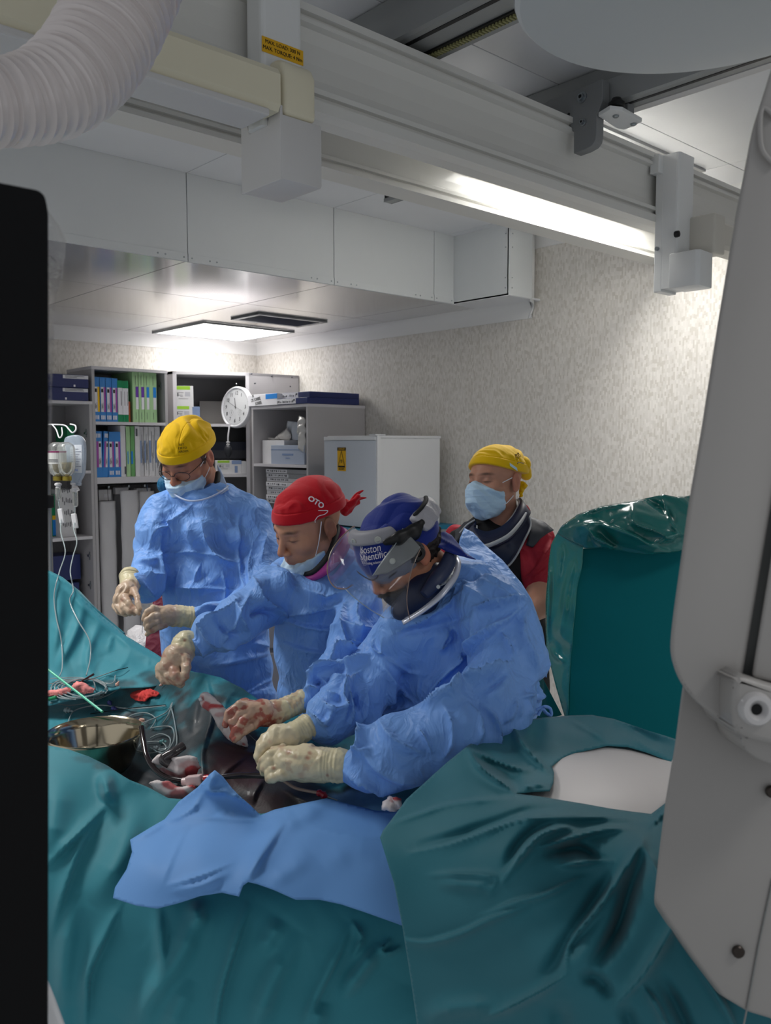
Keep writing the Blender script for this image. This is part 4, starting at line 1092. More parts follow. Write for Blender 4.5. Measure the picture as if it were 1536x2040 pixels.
mk('hazard_symbol', V, [(0, 1, 4, 3), (1, 2, 5, 4), (2, 0, 3, 5)], Mt, fr)
V, Fc = [], []
for k in range(3):
    an = math.pi / 2 + k * 2 * math.pi / 3
    cy2, cz2 = cy_ + math.cos(an) * 0.0065, zt + math.sin(an) * 0.0065
    n0 = len(V)
    for j in range(14):
        t = an + 0.5 + (2 * math.pi - 1.0) * j / 13
        for rr_ in (0.0062, 0.0085): V.append((door_x(cy2) - 0.003, cy2 + math.cos(t) * rr_, cz2 + math.sin(t) * rr_))
    Fc += [(n0 + 2 * j, n0 + 2 * j + 1, n0 + 2 * j + 3, n0 + 2 * j + 2) for j in range(13)]
mk('hazard_symbol', V, Fc, Mt, fr)
du = thing('drawer_unit', 'grey drawer unit under the fridge', 'cabinet', (3.95, 4.5, 0))
box('body', (3.62, 4.10, 0), (4.352, 5.03, fz - 0.03), M_mel, du, bev=0.002)
box('worktop', (3.58, 4.08, fz - 0.03), (4.352, 5.04, fz - 0.001), M_teald, du, bev=0.003)
for k in range(4):
    z0 = 0.08 + k * 0.26
    dr = box('drawer', (3.60, 4.12, z0), (3.622, 5.01, z0 + 0.25), M_mel, du, bev=0.003)
    tube('handle', [(3.60, 4.45, z0 + 0.2), (3.575, 4.46, z0 + 0.2), (3.575, 4.66, z0 + 0.2), (3.60, 4.67, z0 + 0.2)], 0.006, M_screw, dr)
# second drawer unit seen between the two gowned men
du2 = thing('instrument_trolley', 'grey metal trolley with drawers glimpsed between the two gowned men', 'trolley', W(560, 1400, 3.6))
q = W(556, 1300, 3.7); zq = [1.02, 0.86, 0.62]
Mz = Matrix.Translation((q[0], q[1], 0)) @ Matrix.Rotation(-YAW, 4, 'Z')
box('body', (-0.18, 0, 0.0), (0.16, 0.45, 0.98), mat('trolley_grey', '#77757a', 0.4), du2, bev=0.01, M=Mz)
for z0, z1 in ((0.84, 0.94), (0.60, 0.82), (0.12, 0.58)):
    dr = box('drawer', (-0.17, -0.012, z0), (0.15, 0.0, z1), MATS['trolley_grey'], du2, bev=0.004, M=Mz)
box('worktop', (-0.19, -0.02, 0.98), (0.17, 0.47, 1.0), M_alu, du2, bev=0.004, M=Mz)
# ================================================================== near equipment
M_gantry = mat('gantry_grey', '#9b9895', 0.48, coat=0.1)
M_gantry2 = mat('gantry_grey_back', '#989592', 0.5)
M_groove = mat('groove_grey', '#7c7e7d', 0.6)
def slab(name, px, d, th, m, parent, bev=0.004, tilt=(0, 0), seg=3, rp=None, **k):
    """solid plate facing the room: outline read from the photo at distance d, tilt = change of distance per 1000 px"""
    pts = [W(x, y, d + tilt[0] * (x - 1400) / 1000 + tilt[1] * (y - 1000) / 1000) for x, y in px]
    vec = FW if rp is None else unit(W(rp[0], rp[1], 1.0) - CAM)
    return prism(name, pts, vec * th, m, parent, bev=bev, seg=seg, auto=40, **k)
gt = thing('imaging_gantry', 'tall grey imaging gantry column filling the right edge', 'gantry', (*W(1480, 1500, 1.05)[:2], 0))
cov = list(spline([(1342, 1215), (1335, 1285), (1341, 1325), (1357, 1362), (1384, 1396), (1422, 1427), (1455, 1443)], 4))
slab('front_cover', [(1600, -60), (1560, 60), (1500, 250), (1465, 430), (1430, 640), (1396, 860), (1372, 1000)] + cov + [(1470, 1400), (1482, 1335), (1535, 1020), (1640, 420), (1660, -60)], 0.98, 0.05, M_gantry, gt, bev=0.006, rp=(1380, 1250))
slab('side_cover', [(1750, -700), (1655, 420), (1551, 1020), (1497, 1350), (1800, 1420), (1900, 400), (1950, -700)], 0.97, 0.06, M_gantry, gt, bev=0.005, rp=(1500, 1200))
slab('groove', [(1700, -60), (1640, 380), (1480, 1340), (1520, 1360), (1720, 500), (1750, -60)], 1.0, 0.02, M_groove, gt, bev=0.001)
slab('body', [(1560, 500), (1420, 1000), (1358, 1380), (1345, 1480), (1325, 1600), (1312, 1705), (1303, 1790), (1332, 1836), (1380, 1905), (1440, 1985), (1490, 2015), (1560, 2036), (1900, 2120), (1900, 500)], 1.05, 0.22, M_gantry2, gt, bev=0.004, rp=(1300, 1900))
slab('hinge_block', list(spline([(1463, 1360), (1470, 1348), (1490, 1350), (1560, 1372), (1640, 1400), (1640, 1500), (1560, 1490), (1480, 1468), (1462, 1440)], 3, True)), 0.94, 0.10, M_gantry, gt, bev=0.008)
slab('hinge_foot', list(spline([(1478, 1452), (1500, 1460), (1640, 1490), (1640, 1560), (1550, 1530), (1490, 1500)], 3, True)), 0.965, 0.08, M_gantry, gt, bev=0.006)
q = W(1505, 1412, 0.94)
lathe('bearing_ring', q, [(0.020, -0.004), (0.0185, 0.004), (0.016, 0.008), (0.011, 0.0085), (0.0065, 0.004), (0.0055, -0.004)], mat('ring_light', '#b8b6b6', 0.35, coat=0.3), gt, axis=-FW, k=40, caps=False)
lathe('bearing_hole', q, [(0.0062, 0.003), (0.001, 0.003)], M_black, gt, axis=-FW, k=24)
for x, y, d in ((1470, 1895, 1.048), (1536, 1576, 1.046)):
    s_ = lathe('screw', W(x, y, d), [(0.0075, 0), (0.0075, 0.003), (0.006, 0.0045), (0.003, 0.0045)], mat('screw_dark', '#3a3430', 0.35, metal=0.7), gt, axis=-FW, k=20)
tube('panel_seam', [W(1540, 1750, 1.0485), W(1512, 1880, 1.0485), W(1489, 2005, 1.0485), W(1470, 2100, 1.0485)], 0.0012, M_groove, gt, k=6)
tube('moulding', [W(1545, 235, 0.975), W(1520, 215, 0.975), W(1514, 250, 0.975), W(1519, 300, 0.975), W(1545, 330, 0.975)], 0.003, M_gantry, gt, k=8, sm=6)
# black slab on the left with a clear bag behind it
mo = thing('monitor_back', 'tall black panel with rounded corner at the left edge', 'panel', (*W(20, 1500, 0.75)[:2], 0))
slab('shell', [(-260, 320), (0, 362)] + list(spline([(60, 374), (78, 379), (90, 393), (96, 425)], 4)) + [(97.5, 1300), (95, 2250), (-260, 2250)], 0.75, 0.05, mat('matte_black', '#121213', 0.85, spec=0.2), mo, bev=0.003, rp=(90, 1000))
tagit(slab('equipment_cover', [(60, 1900), (90, 1940), (108, 1985), (136, 2060), (150, 2200), (40, 2200)], 0.9, 0.12, M_fr, None, bev=0.01, rp=(120, 1990)), 'corner of a white cover at the bottom left edge', 'cover')
M_clear = mat('clear_film', '#ffffff', 0.06, trans=0.95, ior=1.06, alpha=0.35, spec=0.5, crumple=(30, 0.5, 0.004))
M_clear2 = mat('clear_plastic', '#f2f4f6', 0.05, trans=0.9, ior=1.2, alpha=0.55)
tagit(cloth('clear_bag', [(85, 400), (100, 425), (118, 450), (131, 480), (128, 520), (122, 560), (112, 590), (108, 640), (106, 700), (104, 780), (103, 900), (85, 900)],
      [(80, 400, 0.84), (130, 480, 0.86), (110, 600, 0.83), (80, 700, 0.84), (104, 780, 0.86), (90, 900, 0.84)], [([(124, 500), (118, 560), (112, 580)], 5, 0.01, 'r'), ([(102, 620), (108, 680)], 4, 0.008, 'r')], M_clear, 5, mo, thick=0.0004, cr=(0.02, 0.4)))

# ================================================================== table, drapes
M_teal = mat('teal_drape', '#2f8b95', 0.62, attr=True, bump=(260, 0.25, 0.0006), sheen=0.15, spec=0.3)
M_tealf = mat('teal_film', '#2d7f74', 0.22, coat=0.35, spec=0.5, bump=(20, 0.15, 0.003))
M_bluesheet = mat('blue_sheet', '#5b96dd', 0.6, attr=True, bump=(300, 0.2, 0.0005), spec=0.3)
TEAL = np.array(lin('#348694')); TEALD = np.array(lin('#2a6f7c')); DARK = np.array(lin('#2b2c30')); BSH = np.array(lin('#6a9dda'))
def flat(c):
    c = np.array(lin(c)) if isinstance(c, str) else np.array(c)
    return lambda XY, V: np.tile(c, (len(XY), 1))
def blotch(XY, V, spots, base, stain, sc=18, edge=1.0):
    """wet stain of its own shape on the cloth: spots = (x, y, radius, strength)"""
    n = fbm(V * sc, 4, 7); f = np.zeros(len(XY))
    for x, y, rx, ry, s in spots:
        q = np.hypot((XY[:, 0] - x) / rx, (XY[:, 1] - y) / ry)
        f = np.maximum(f, s * np.clip((1.2 - q + n * 0.45 * edge) * 2.2, 0, 1))
    f = np.clip(f, 0, 1)[:, None]
    return base * (1 - f) + stain * f

# operating table under the drapes
tb = thing('operating_table', 'operating table hidden under the teal drapes', 'table', (1.0, 1.9, 0))
ta = np.array([-0.47, 0.88, 0]); tn = np.array([0.88, 0.47, 0])
tc_ = np.array([1.12, 1.82, 0.0])
def tbp(u, v): p = tc_ + ta * u + tn * v; return (p[0], p[1])
prism('table_top', [(*tbp(-0.3, -0.24), 0.70), (*tbp(0.9, -0.24), 0.70), (*tbp(0.9, 0.20), 0.70), (*tbp(-0.3, 0.20), 0.70)], (0, 0, 0.05), M_mel, tb, bev=0.01)
prism('pedestal', [(*tbp(-0.2, -0.15), 0.0), (*tbp(0.3, -0.15), 0.0), (*tbp(0.3, 0.12), 0.0), (*tbp(-0.2, 0.12), 0.0)], (0, 0, 0.70), M_mel, tb, bev=0.01)

# stained drape over the patient
def field_lift(XY, d): return d
DARKS = [(290, 1358, 70, 26, 0.75), (395, 1450, 62, 75, 0.95), (250, 1420, 60, 40, 0.5), (300, 1490, 130, 60, 0.95), (520, 1560, 160, 80, 1.0), (455, 1500, 90, 60, 1.0), (330, 1560, 120, 50, 0.98), (640, 1590, 90, 40, 0.9), (340, 1345, 60, 12, 0.6), (470, 1372, 45, 14, 0.55), (800, 1560, 90, 30, 0.5), (230, 1345, 60, 12, 0.45)]
def field_col(XY, V):
    c = blotch(XY, V, DARKS, np.tile(TEAL * 0.85, (len(XY), 1)), DARK, 16)
    wet = blotch(XY, V, [(480, 1530, 60, 45, 0.75), (520, 1600, 60, 25, 0.5), (440, 1560, 40, 30, 0.6)], c, np.array(lin('#3a1a1e')), 20)
    bl = blotch(XY, V, [(730, 1595, 70, 22, 0.7)], wet, np.array(lin('#5a87b5')), 20)
    st = fbm(V * np.array([60, 60, 8]), 3, 2)
    return bl * (1 + 0.18 * st[:, None])
cloth_field = cloth('patient_drape', [(40, 1350), (180, 1335), (250, 1322), (300, 1322), (335, 1334), (372, 1338), (400, 1340), (440, 1350), (485, 1372), (520, 1398), (560, 1404), (640, 1450), (800, 1480), (1000, 1520), (1000, 1700), (450, 1700), (60, 1640)],
    [(40, 1350, 2.80), (250, 1330, 2.68), (335, 1334, 2.52), (400, 1340, 2.38), (440, 1350, 2.34), (520, 1398, 2.3), (640, 1450, 2.25), (1000, 1520, 2.1), (100, 1420, 2.52), (100, 1500, 2.26), (190, 1460, 2.40), (260, 1410, 2.50), (290, 1450, 2.36), (230, 1510, 2.22), (300, 1560, 2.02), (420, 1440, 2.16), (400, 1520, 2.02),
     (470, 1470, 2.13), (520, 1500, 2.10), (520, 1560, 1.97), (600, 1590, 1.93), (450, 1600, 1.93), (720, 1580, 1.95), (800, 1600, 1.93), (1000, 1700, 1.75), (450, 1700, 1.84), (60, 1640, 1.95), (700, 1500, 2.12)],
    [([(350, 1345), (345, 1400), (348, 1440), (360, 1500)], 22, 0.03, 'g'), ([(300, 1340), (285, 1380), (330, 1410)], 12, 0.015, 'r'), ([(410, 1345), (425, 1420), (405, 1500), (412, 1560)], 8, 0.03, 's'),
     ([(495, 1505), (455, 1535), (440, 1560)], 6, 0.015, 's'), ([(530, 1550), (510, 1580), (505, 1605)], 7, 0.018, 's'), ([(560, 1400), (520, 1440), (470, 1480)], 16, 0.015, 'g'), ([(395, 1380), (380, 1460)], 10, 0.018, 'g'),
     ([(430, 1470), (500, 1500), (560, 1490)], 10, 0.012, 'r'), ([(560, 1570), (620, 1600), (700, 1600)], 9, 0.012, 'r'), ([(640, 1580), (700, 1565), (760, 1590)], 8, 0.01, 'r'), ([(250, 1400), (320, 1420), (340, 1470)], 12, 0.012, 'r'),
     ([(240, 1530), (300, 1545), (330, 1590)], 12, 0.015, 'g'), ([(110, 1380), (200, 1370), (280, 1400)], 10, 0.008, 'g'), ([(470, 1372), (450, 1400), (440, 1450)], 10, 0.012, 'r')],
    mat('stained_drape', '#2b2c30', 0.5, attr=True, bump=(180, 0.4, 0.001), spec=0.35, coat=0.08), 3.2, colf=field_col, cr=(0.05, 0.35))
tagit(cloth_field, 'dark stained teal drape over the patient around the wound', 'drape')

# raised teal drape on the left
up = thing('raised_drape', 'teal drape rising like a screen on the left behind the drip lines', 'drape', W(180, 1340, 2.72))
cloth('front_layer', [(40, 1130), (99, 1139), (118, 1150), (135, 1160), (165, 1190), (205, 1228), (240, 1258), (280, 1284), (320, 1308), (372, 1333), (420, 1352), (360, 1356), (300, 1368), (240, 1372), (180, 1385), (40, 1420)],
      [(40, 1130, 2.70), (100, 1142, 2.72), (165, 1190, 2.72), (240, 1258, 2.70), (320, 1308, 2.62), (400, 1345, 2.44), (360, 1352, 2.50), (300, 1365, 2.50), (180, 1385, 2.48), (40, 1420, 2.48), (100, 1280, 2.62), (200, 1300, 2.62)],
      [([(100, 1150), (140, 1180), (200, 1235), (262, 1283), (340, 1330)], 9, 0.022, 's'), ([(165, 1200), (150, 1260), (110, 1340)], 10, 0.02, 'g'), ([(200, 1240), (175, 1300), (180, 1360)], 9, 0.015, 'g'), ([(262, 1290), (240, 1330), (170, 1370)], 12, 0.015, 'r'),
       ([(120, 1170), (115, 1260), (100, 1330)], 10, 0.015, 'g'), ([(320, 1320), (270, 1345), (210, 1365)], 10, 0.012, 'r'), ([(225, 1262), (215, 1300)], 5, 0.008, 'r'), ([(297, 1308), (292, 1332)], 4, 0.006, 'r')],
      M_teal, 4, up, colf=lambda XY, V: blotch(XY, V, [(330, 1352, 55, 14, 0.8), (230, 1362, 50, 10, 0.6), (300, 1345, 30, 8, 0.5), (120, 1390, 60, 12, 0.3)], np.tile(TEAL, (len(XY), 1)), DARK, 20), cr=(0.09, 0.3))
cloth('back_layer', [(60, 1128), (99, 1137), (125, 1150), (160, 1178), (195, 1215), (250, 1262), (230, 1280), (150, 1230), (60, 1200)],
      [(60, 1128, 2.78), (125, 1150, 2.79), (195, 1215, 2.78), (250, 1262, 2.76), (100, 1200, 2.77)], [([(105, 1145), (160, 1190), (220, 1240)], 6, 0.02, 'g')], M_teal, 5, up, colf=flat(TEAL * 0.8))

# near teal drape over the table edge, hanging to the floor of the picture
near = thing('table_drape', 'large teal drape hanging over the near table edge under the blue sheet', 'drape', W(450, 1900, 1.6))
cloth('fabric', [(40, 1484), (97, 1488), (135, 1494), (175, 1508), (215, 1528), (255, 1548), (300, 1575), (335, 1590), (380, 1592), (430, 1600), (520, 1622), (620, 1612), (720, 1622), (960, 1640), (980, 1900), (980, 2150), (30, 2150)],
      [(40, 1484, 1.96), (97, 1488, 1.945), (215, 1528, 1.90), (300, 1575, 1.87), (430, 1600, 1.85), (620, 1612, 1.86), (720, 1622, 1.84), (960, 1640, 1.8), (60, 1600, 1.80), (60, 1750, 1.68), (60, 1950, 1.66), (60, 2150, 1.65), (250, 1650, 1.78), (300, 1760, 1.66), (300, 1900, 1.60), (300, 2150, 1.56),
       (600, 1680, 1.74), (600, 1770, 1.62), (600, 1900, 1.57), (600, 2150, 1.53), (960, 1770, 1.62), (960, 1900, 1.6), (980, 2150, 1.56)],
      [(p_, w_, a_ * 1.5, k_) for p_, w_, a_, k_ in [([(205, 1540), (215, 1580), (212, 1600)], 14, 0.035, 'g'), ([(213, 1605), (180, 1640), (110, 1710), (97, 1730)], 9, 0.03, 's'), ([(212, 1618), (165, 1680), (125, 1790), (105, 1870)], 12, 0.025, 's'),
       ([(240, 1810), (205, 1880), (178, 1950), (172, 2060)], 12, 0.035, 's'), ([(322, 1810), (325, 1870), (330, 1940)], 13, 0.02, 's'), ([(405, 1790), (360, 1900), (300, 1990), (270, 2060)], 22, 0.025, 'g'),
       ([(500, 1800), (465, 1900), (440, 1990), (430, 2080)], 11, 0.032, 's'), ([(600, 1855), (540, 1960), (500, 2080)], 24, 0.022, 'g'), ([(700, 1840), (680, 1890), (640, 1970), (600, 2060)], 14, 0.028, 's'), ([(760, 1880), (700, 1960), (690, 1990)], 16, 0.022, 'g'),
       ([(120, 1540), (110, 1620), (100, 1700)], 30, 0.02, 'g'), ([(280, 1590), (240, 1700), (180, 1800)], 26, 0.02, 'g'), ([(150, 1780), (130, 1900), (120, 2060)], 22, 0.02, 'g'), ([(385, 1795), (400, 1850)], 14, 0.014, 'g'),
       ([(780, 1870), (762, 1890), (770, 1900), (800, 1885)], 6, 0.015, 'r'), ([(380, 1950), (330, 2060)], 20, 0.015, 'g'), ([(560, 1830), (520, 1900)], 18, 0.014, 'g'), ([(700, 1835), (720, 1870), (700, 1910)], 9, 0.016, 'r'), ([(640, 1990), (620, 2080)], 20, 0.02, 'g')]],
      M_teal, 5, near, colf=lambda XY, V: blotch(XY, V, [(215, 1525, 30, 10, 0.5), (190, 1512, 40, 8, 0.35)], np.tile(TEAL, (len(XY), 1)), DARK, 20), cr=(0.12, 0.25))

# blue paper sheet on top
bs = thing('blue_sheet', 'light blue paper sheet laid over the near teal drape', 'sheet', W(500, 1740, 1.6))
def nearz(XY, d, off=0.03): return d - off
cloth('paper', [(259, 1673), (300, 1648), (328, 1632), (356, 1597), (394, 1568), (418, 1542), (428, 1534), (444, 1547), (463, 1571), (484, 1592), (508, 1613), (519, 1624), (546, 1613), (594, 1602), (651, 1590), (703, 1604), (750, 1615), (800, 1616), (860, 1620), (860, 1860),
      (803, 1844), (736, 1820), (679, 1801), (636, 1792), (589, 1792), (546, 1773), (513, 1761), (494, 1757), (484, 1764), (476, 1786), (442, 1778), (399, 1785), (356, 1799), (313, 1810), (271, 1804), (225, 1789), (229, 1768), (252, 1732), (263, 1697)],
      [(259, 1673, 1.72), (328, 1632, 1.78), (394, 1568, 1.80), (428, 1534, 1.80), (463, 1571, 1.80), (519, 1624, 1.79), (651, 1590, 1.81), (750, 1615, 1.79), (860, 1620, 1.78), (860, 1860, 1.49), (803, 1844, 1.50), (636, 1792, 1.53), (494, 1757, 1.55), (476, 1786, 1.53), (356, 1799, 1.54), (225, 1789, 1.58),
       (400, 1700, 1.62), (600, 1700, 1.62), (750, 1720, 1.61), (300, 1720, 1.61)],
      [([(570, 1632), (540, 1680), (515, 1720), (494, 1758)], 12, 0.03, 's'), ([(590, 1625), (560, 1650), (520, 1700), (488, 1760)], 26, 0.02, 'g'), ([(380, 1636), (350, 1700), (322, 1770)], 8, 0.008, 's'), ([(470, 1715), (400, 1745), (330, 1765)], 8, 0.014, 'r'), ([(460, 1735), (400, 1765), (340, 1775)], 9, 0.012, 'g'),
       ([(330, 1634), (420, 1630), (500, 1634), (570, 1632)], 5, 0.006, 'r'), ([(428, 1537), (415, 1570), (405, 1575)], 9, 0.015, 'g'), ([(405, 1572), (430, 1578), (460, 1574)], 5, 0.02, 'r'), ([(440, 1580), (480, 1590), (505, 1612), (516, 1630)], 6, 0.018, 'r'),
       ([(405, 1575), (385, 1610), (330, 1640)], 8, 0.015, 'r'), ([(651, 1592), (610, 1620), (540, 1650)], 20, 0.018, 'g'), ([(600, 1640), (680, 1662), (760, 1668), (820, 1660)], 5, 0.005, 'r'), ([(640, 1720), (700, 1690), (760, 1700)], 26, 0.010, 'g'), ([(262, 1672), (300, 1655), (332, 1634)], 5, 0.018, 's'),
       ([(620, 1700), (560, 1740), (530, 1765)], 20, 0.01, 'g')],
      M_bluesheet, 5, bs, colf=flat(BSH), thick=0.0008)

# white tray surface and the big draped bulk on the right
wt = thing('detector_housing', 'white flat topped housing under the teal cover at right', 'housing', (*W(1220, 1560, 1.6)[:2], 0.6))
pts = [onp(x, y, 2, 1.088) for x, y in ((1000, 1600), (1060, 1510), (1150, 1470), (1280, 1470), (1440, 1515), (1460, 1640), (1300, 1670), (1080, 1640))]
prism('top', pts, (0, 0, -0.06), mat('white_enamel', '#d5cfcd', 0.45), wt, bev=0.01, auto=40)
pts2 = [(p[0] * 0.985, p[1] * 0.985, 1.03) for p in pts]
prism('body', pts2, (0, 0, -0.95), M_mel, wt, bev=0.01)
bulk = thing('equipment_drape', 'big crumpled teal drape wrapped around equipment in the right foreground', 'drape', W(1050, 1800, 1.35))
cloth('fabric', [(757, 1669), (763, 1655), (775, 1640), (809, 1592), (863, 1543), (895, 1515), (929, 1487), (972, 1459), (1016, 1433), (1048, 1434), (1081, 1429), (1135, 1425), (1179, 1424), (1223, 1432), (1290, 1455), (1345, 1472), (1420, 1490), (1420, 1545), (1340, 1519), (1290, 1500), (1250, 1487), (1209, 1484), (1146, 1500), (1120, 1512), (1100, 1527),
      (1104, 1540), (1103, 1560), (1096, 1576), (1060, 1578), (1027, 1582), (1076, 1588), (1135, 1598), (1220, 1612), (1298, 1622), (1318, 1606), (1330, 1596), (1360, 1570), (1420, 1700), (1430, 1900), (1500, 1960), (1600, 2150), (840, 2150), (832, 2050), (818, 1950), (802, 1850), (785, 1760)],
      [(757, 1669, 1.50), (809, 1592, 1.60), (863, 1543, 1.68), (929, 1487, 1.72), (972, 1459, 1.80), (1016, 1433, 1.84), (1081, 1429, 1.90), (1179, 1424, 1.92), (1223, 1432, 1.90), (1345, 1472, 1.80), (1420, 1490, 1.74), (1420, 1545, 1.68), (1340, 1519, 1.70), (1250, 1487, 1.77), (1209, 1484, 1.785), (1146, 1500, 1.75), (1100, 1527, 1.67),
       (1103, 1560, 1.57), (1096, 1576, 1.53), (1027, 1582, 1.52), (1135, 1598, 1.475), (1298, 1622, 1.42), (1330, 1596, 1.42), (1060, 1640, 1.38), (1250, 1670, 1.31), (900, 1640, 1.47), (850, 1750, 1.42), (1000, 1750, 1.32), (1200, 1760, 1.27), (1280, 1690, 1.24), (1330, 1700, 1.2), (830, 1900, 1.42), (1000, 1900, 1.30), (1150, 1900, 1.20), (1300, 1850, 1.18), (1420, 1700, 1.22), (1430, 1900, 1.18), (1500, 1960, 1.17), (1600, 2150, 1.15),
       (840, 2150, 1.42), (1100, 2150, 1.24), (1350, 2150, 1.13)],
      [(p_, w_, a_ * 1.45, k_) for p_, w_, a_, k_ in [# rim and corner folds
       ([(929, 1490), (960, 1530), (1000, 1560), (1030, 1583)], 9, 0.035, 'r'), ([(929, 1490), (1000, 1520), (1060, 1538)], 8, 0.025, 'r'), ([(940, 1492), (1010, 1540), (1035, 1575)], 14, -0.02, 'g'), ([(1016, 1435), (1040, 1480), (1075, 1520), (1098, 1545)], 10, 0.035, 'r'),
       ([(1060, 1432), (1050, 1470), (1062, 1500)], 12, 0.015, 'g'), ([(1130, 1428), (1180, 1455), (1215, 1480)], 7, 0.02, 's'), ([(1225, 1435), (1290, 1470), (1345, 1490)], 12, -0.02, 'g'), ([(1240, 1455), (1290, 1490), (1340, 1512)], 7, 0.012, 'r'), ([(1090, 1445), (1150, 1465), (1200, 1470)], 22, 0.012, 'g'),
       ([(1030, 1575), (1070, 1566), (1100, 1570)], 5, 0.014, 'r'),
       # front face: long curved folds
       ([(770, 1645), (830, 1620), (900, 1598), (980, 1590), (1040, 1590)], 8, 0.022, 's'), ([(820, 1700), (900, 1680), (970, 1655), (1040, 1632), (1120, 1628), (1220, 1632), (1300, 1640)], 10, 0.03, 'r'), ([(830, 1690), (900, 1668), (990, 1640), (1060, 1618), (1150, 1618)], 12, -0.022, 'g'),
       ([(1000, 1760), (1040, 1700), (1080, 1660), (1130, 1650), (1155, 1662)], 10, 0.035, 'r'), ([(1005, 1740), (1030, 1690), (1065, 1655), (1110, 1640)], 12, -0.022, 'g'), ([(1060, 1690), (1130, 1670), (1200, 1655), (1270, 1655)], 8, 0.025, 'r'), ([(1080, 1700), (1150, 1690), (1190, 1710), (1220, 1712)], 10, -0.022, 'g'), ([(1110, 1722), (1170, 1716), (1225, 1716)], 7, 0.025, 'r'),
       ([(960, 1820), (1010, 1800), (1080, 1780), (1140, 1752), (1160, 1745)], 9, 0.03, 's'), ([(800, 1870), (850, 1876), (920, 1855), (980, 1825), (1060, 1800)], 10, 0.032, 's'), ([(850, 1745), (920, 1742), (985, 1748), (978, 1775)], 7, 0.012, 'r'), ([(870, 1760), (960, 1765), (975, 1790)], 12, 0.01, 'g'),
       ([(1290, 1665), (1240, 1740), (1190, 1810), (1135, 1880), (1128, 1940)], 12, 0.045, 'r'), ([(1300, 1680), (1260, 1760), (1230, 1850), (1180, 1930)], 16, -0.035, 'g'), ([(1275, 1660), (1290, 1700), (1340, 1800), (1345, 1840), (1290, 1930), (1220, 2010)], 12, 0.035, 'r'), ([(1260, 1700), (1200, 1780), (1120, 1900), (1080, 1960)], 18, -0.028, 'g'),
       ([(1130, 1940), (1060, 1985), (960, 2030)], 12, 0.03, 'r'), ([(1150, 1950), (1190, 1950), (1220, 1990)], 14, -0.014, 'g'), ([(1280, 1960), (1310, 2000), (1340, 2070)], 9, 0.03, 's'), ([(1345, 1850), (1400, 1930), (1450, 2010), (1480, 2080)], 12, 0.032, 's'), ([(1310, 1940), (1350, 2010), (1390, 2100)], 14, -0.016, 'g'),
       ([(1240, 2000), (1270, 2070)], 16, -0.012, 'g'), ([(1110, 1990), (1120, 2090)], 20, -0.012, 'g'), ([(850, 2040), (900, 2010), (1000, 2000)], 22, 0.018, 'g'), ([(1290, 1655), (1320, 1625), (1345, 1600)], 7, 0.02, 'r')]],
      M_teal, 4.4, bulk, colf=flat(TEALD), cr=(0.16, 0.12))

# draped upright panel at the right
ps = thing('draped_screen', 'upright panel wrapped in dark teal cover, right of the man in red', 'screen', (*W(1240, 1450, 2.3)[:2], 0))
slab('panel', [(1128, 1500), (1135, 1300), (1148, 1150), (1160, 1092), (1400, 1075), (1430, 1075), (1430, 1600), (1140, 1600)], 2.26, 0.05, mat('dark_teal_cloth', '#06666c', 0.7, spec=0.12, bump=(90, 0.2, 0.001), crumple=(2.5, 0.25, 0.01)), ps, bev=0.006, rp=(1135, 1300))
slab('post', [(1180, 1590), (1420, 1590), (1420, 2300), (1180, 2300)], 2.30, 0.05, M_mel, ps, bev=0.004)
cloth('cover_side', [(1110, 1062), (1125, 1058), (1162, 1088), (1160, 1120), (1150, 1170), (1143, 1240), (1136, 1330), (1131, 1430), (1125, 1428), (1108, 1370), (1088, 1290), (1087, 1200), (1093, 1120), (1098, 1085)],
      [(1110, 1062, 2.33), (1162, 1088, 2.24), (1143, 1240, 2.24), (1131, 1430, 2.24), (1088, 1290, 2.36), (1093, 1120, 2.36), (1120, 1250, 2.27)],
      [([(1098, 1100), (1093, 1200), (1092, 1290)], 5, 0.02, 'r'), ([(1145, 1110), (1130, 1170), (1118, 1260)], 7, 0.014, 'g'), ([(1120, 1080), (1112, 1160)], 6, 0.012, 'r'), ([(1095, 1290), (1112, 1310), (1128, 1320)], 6, 0.015, 'r')], M_tealf, 3.5, ps, thick=0.0006, cr=(0.05, 0.3))
M_tealf2 = mat('teal_film_dark', '#1c6a66', 0.25, coat=0.4, spec=0.5)
cloth('cover_top', [(1110, 1063), (1122, 1045), (1150, 1025), (1200, 1008), (1262, 998), (1290, 992), (1320, 985), (1345, 990), (1400, 985), (1420, 1080), (1380, 1085), (1350, 1100), (1320, 1103), (1280, 1105), (1240, 1098), (1200, 1092), (1165, 1092), (1130, 1075)],
      [(1110, 1063, 2.32), (1200, 1008, 2.26), (1320, 985, 2.25), (1420, 1000, 2.22), (1420, 1080, 2.18), (1350, 1100, 2.17), (1240, 1098, 2.18), (1165, 1092, 2.22), (1250, 1045, 2.15), (1150, 1050, 2.22), (1340, 1040, 2.14)],
      [([(1120, 1058), (1180, 1040), (1250, 1060), (1300, 1085), (1345, 1102)], 7, 0.04, 's'), ([(1262, 1000), (1262, 1040), (1310, 1060), (1350, 1080)], 6, 0.035, 'r'), ([(1280, 990), (1330, 1020), (1340, 1060)], 8, -0.03, 'g'), ([(1190, 1045), (1230, 1090), (1290, 1103)], 8, -0.03, 'g'),
       ([(1165, 1050), (1200, 1080), (1260, 1098)], 5, 0.03, 'r'), ([(1320, 986), (1335, 1040), (1360, 1070)], 5, 0.03, 'r'), ([(1150, 1028), (1200, 1012), (1262, 1002)], 5, 0.02, 'r'), ([(1290, 1090), (1330, 1070), (1370, 1062)], 6, 0.025, 'r')], M_tealf2, 3, ps, thick=0.0006, cr=(0.06, 0.8))
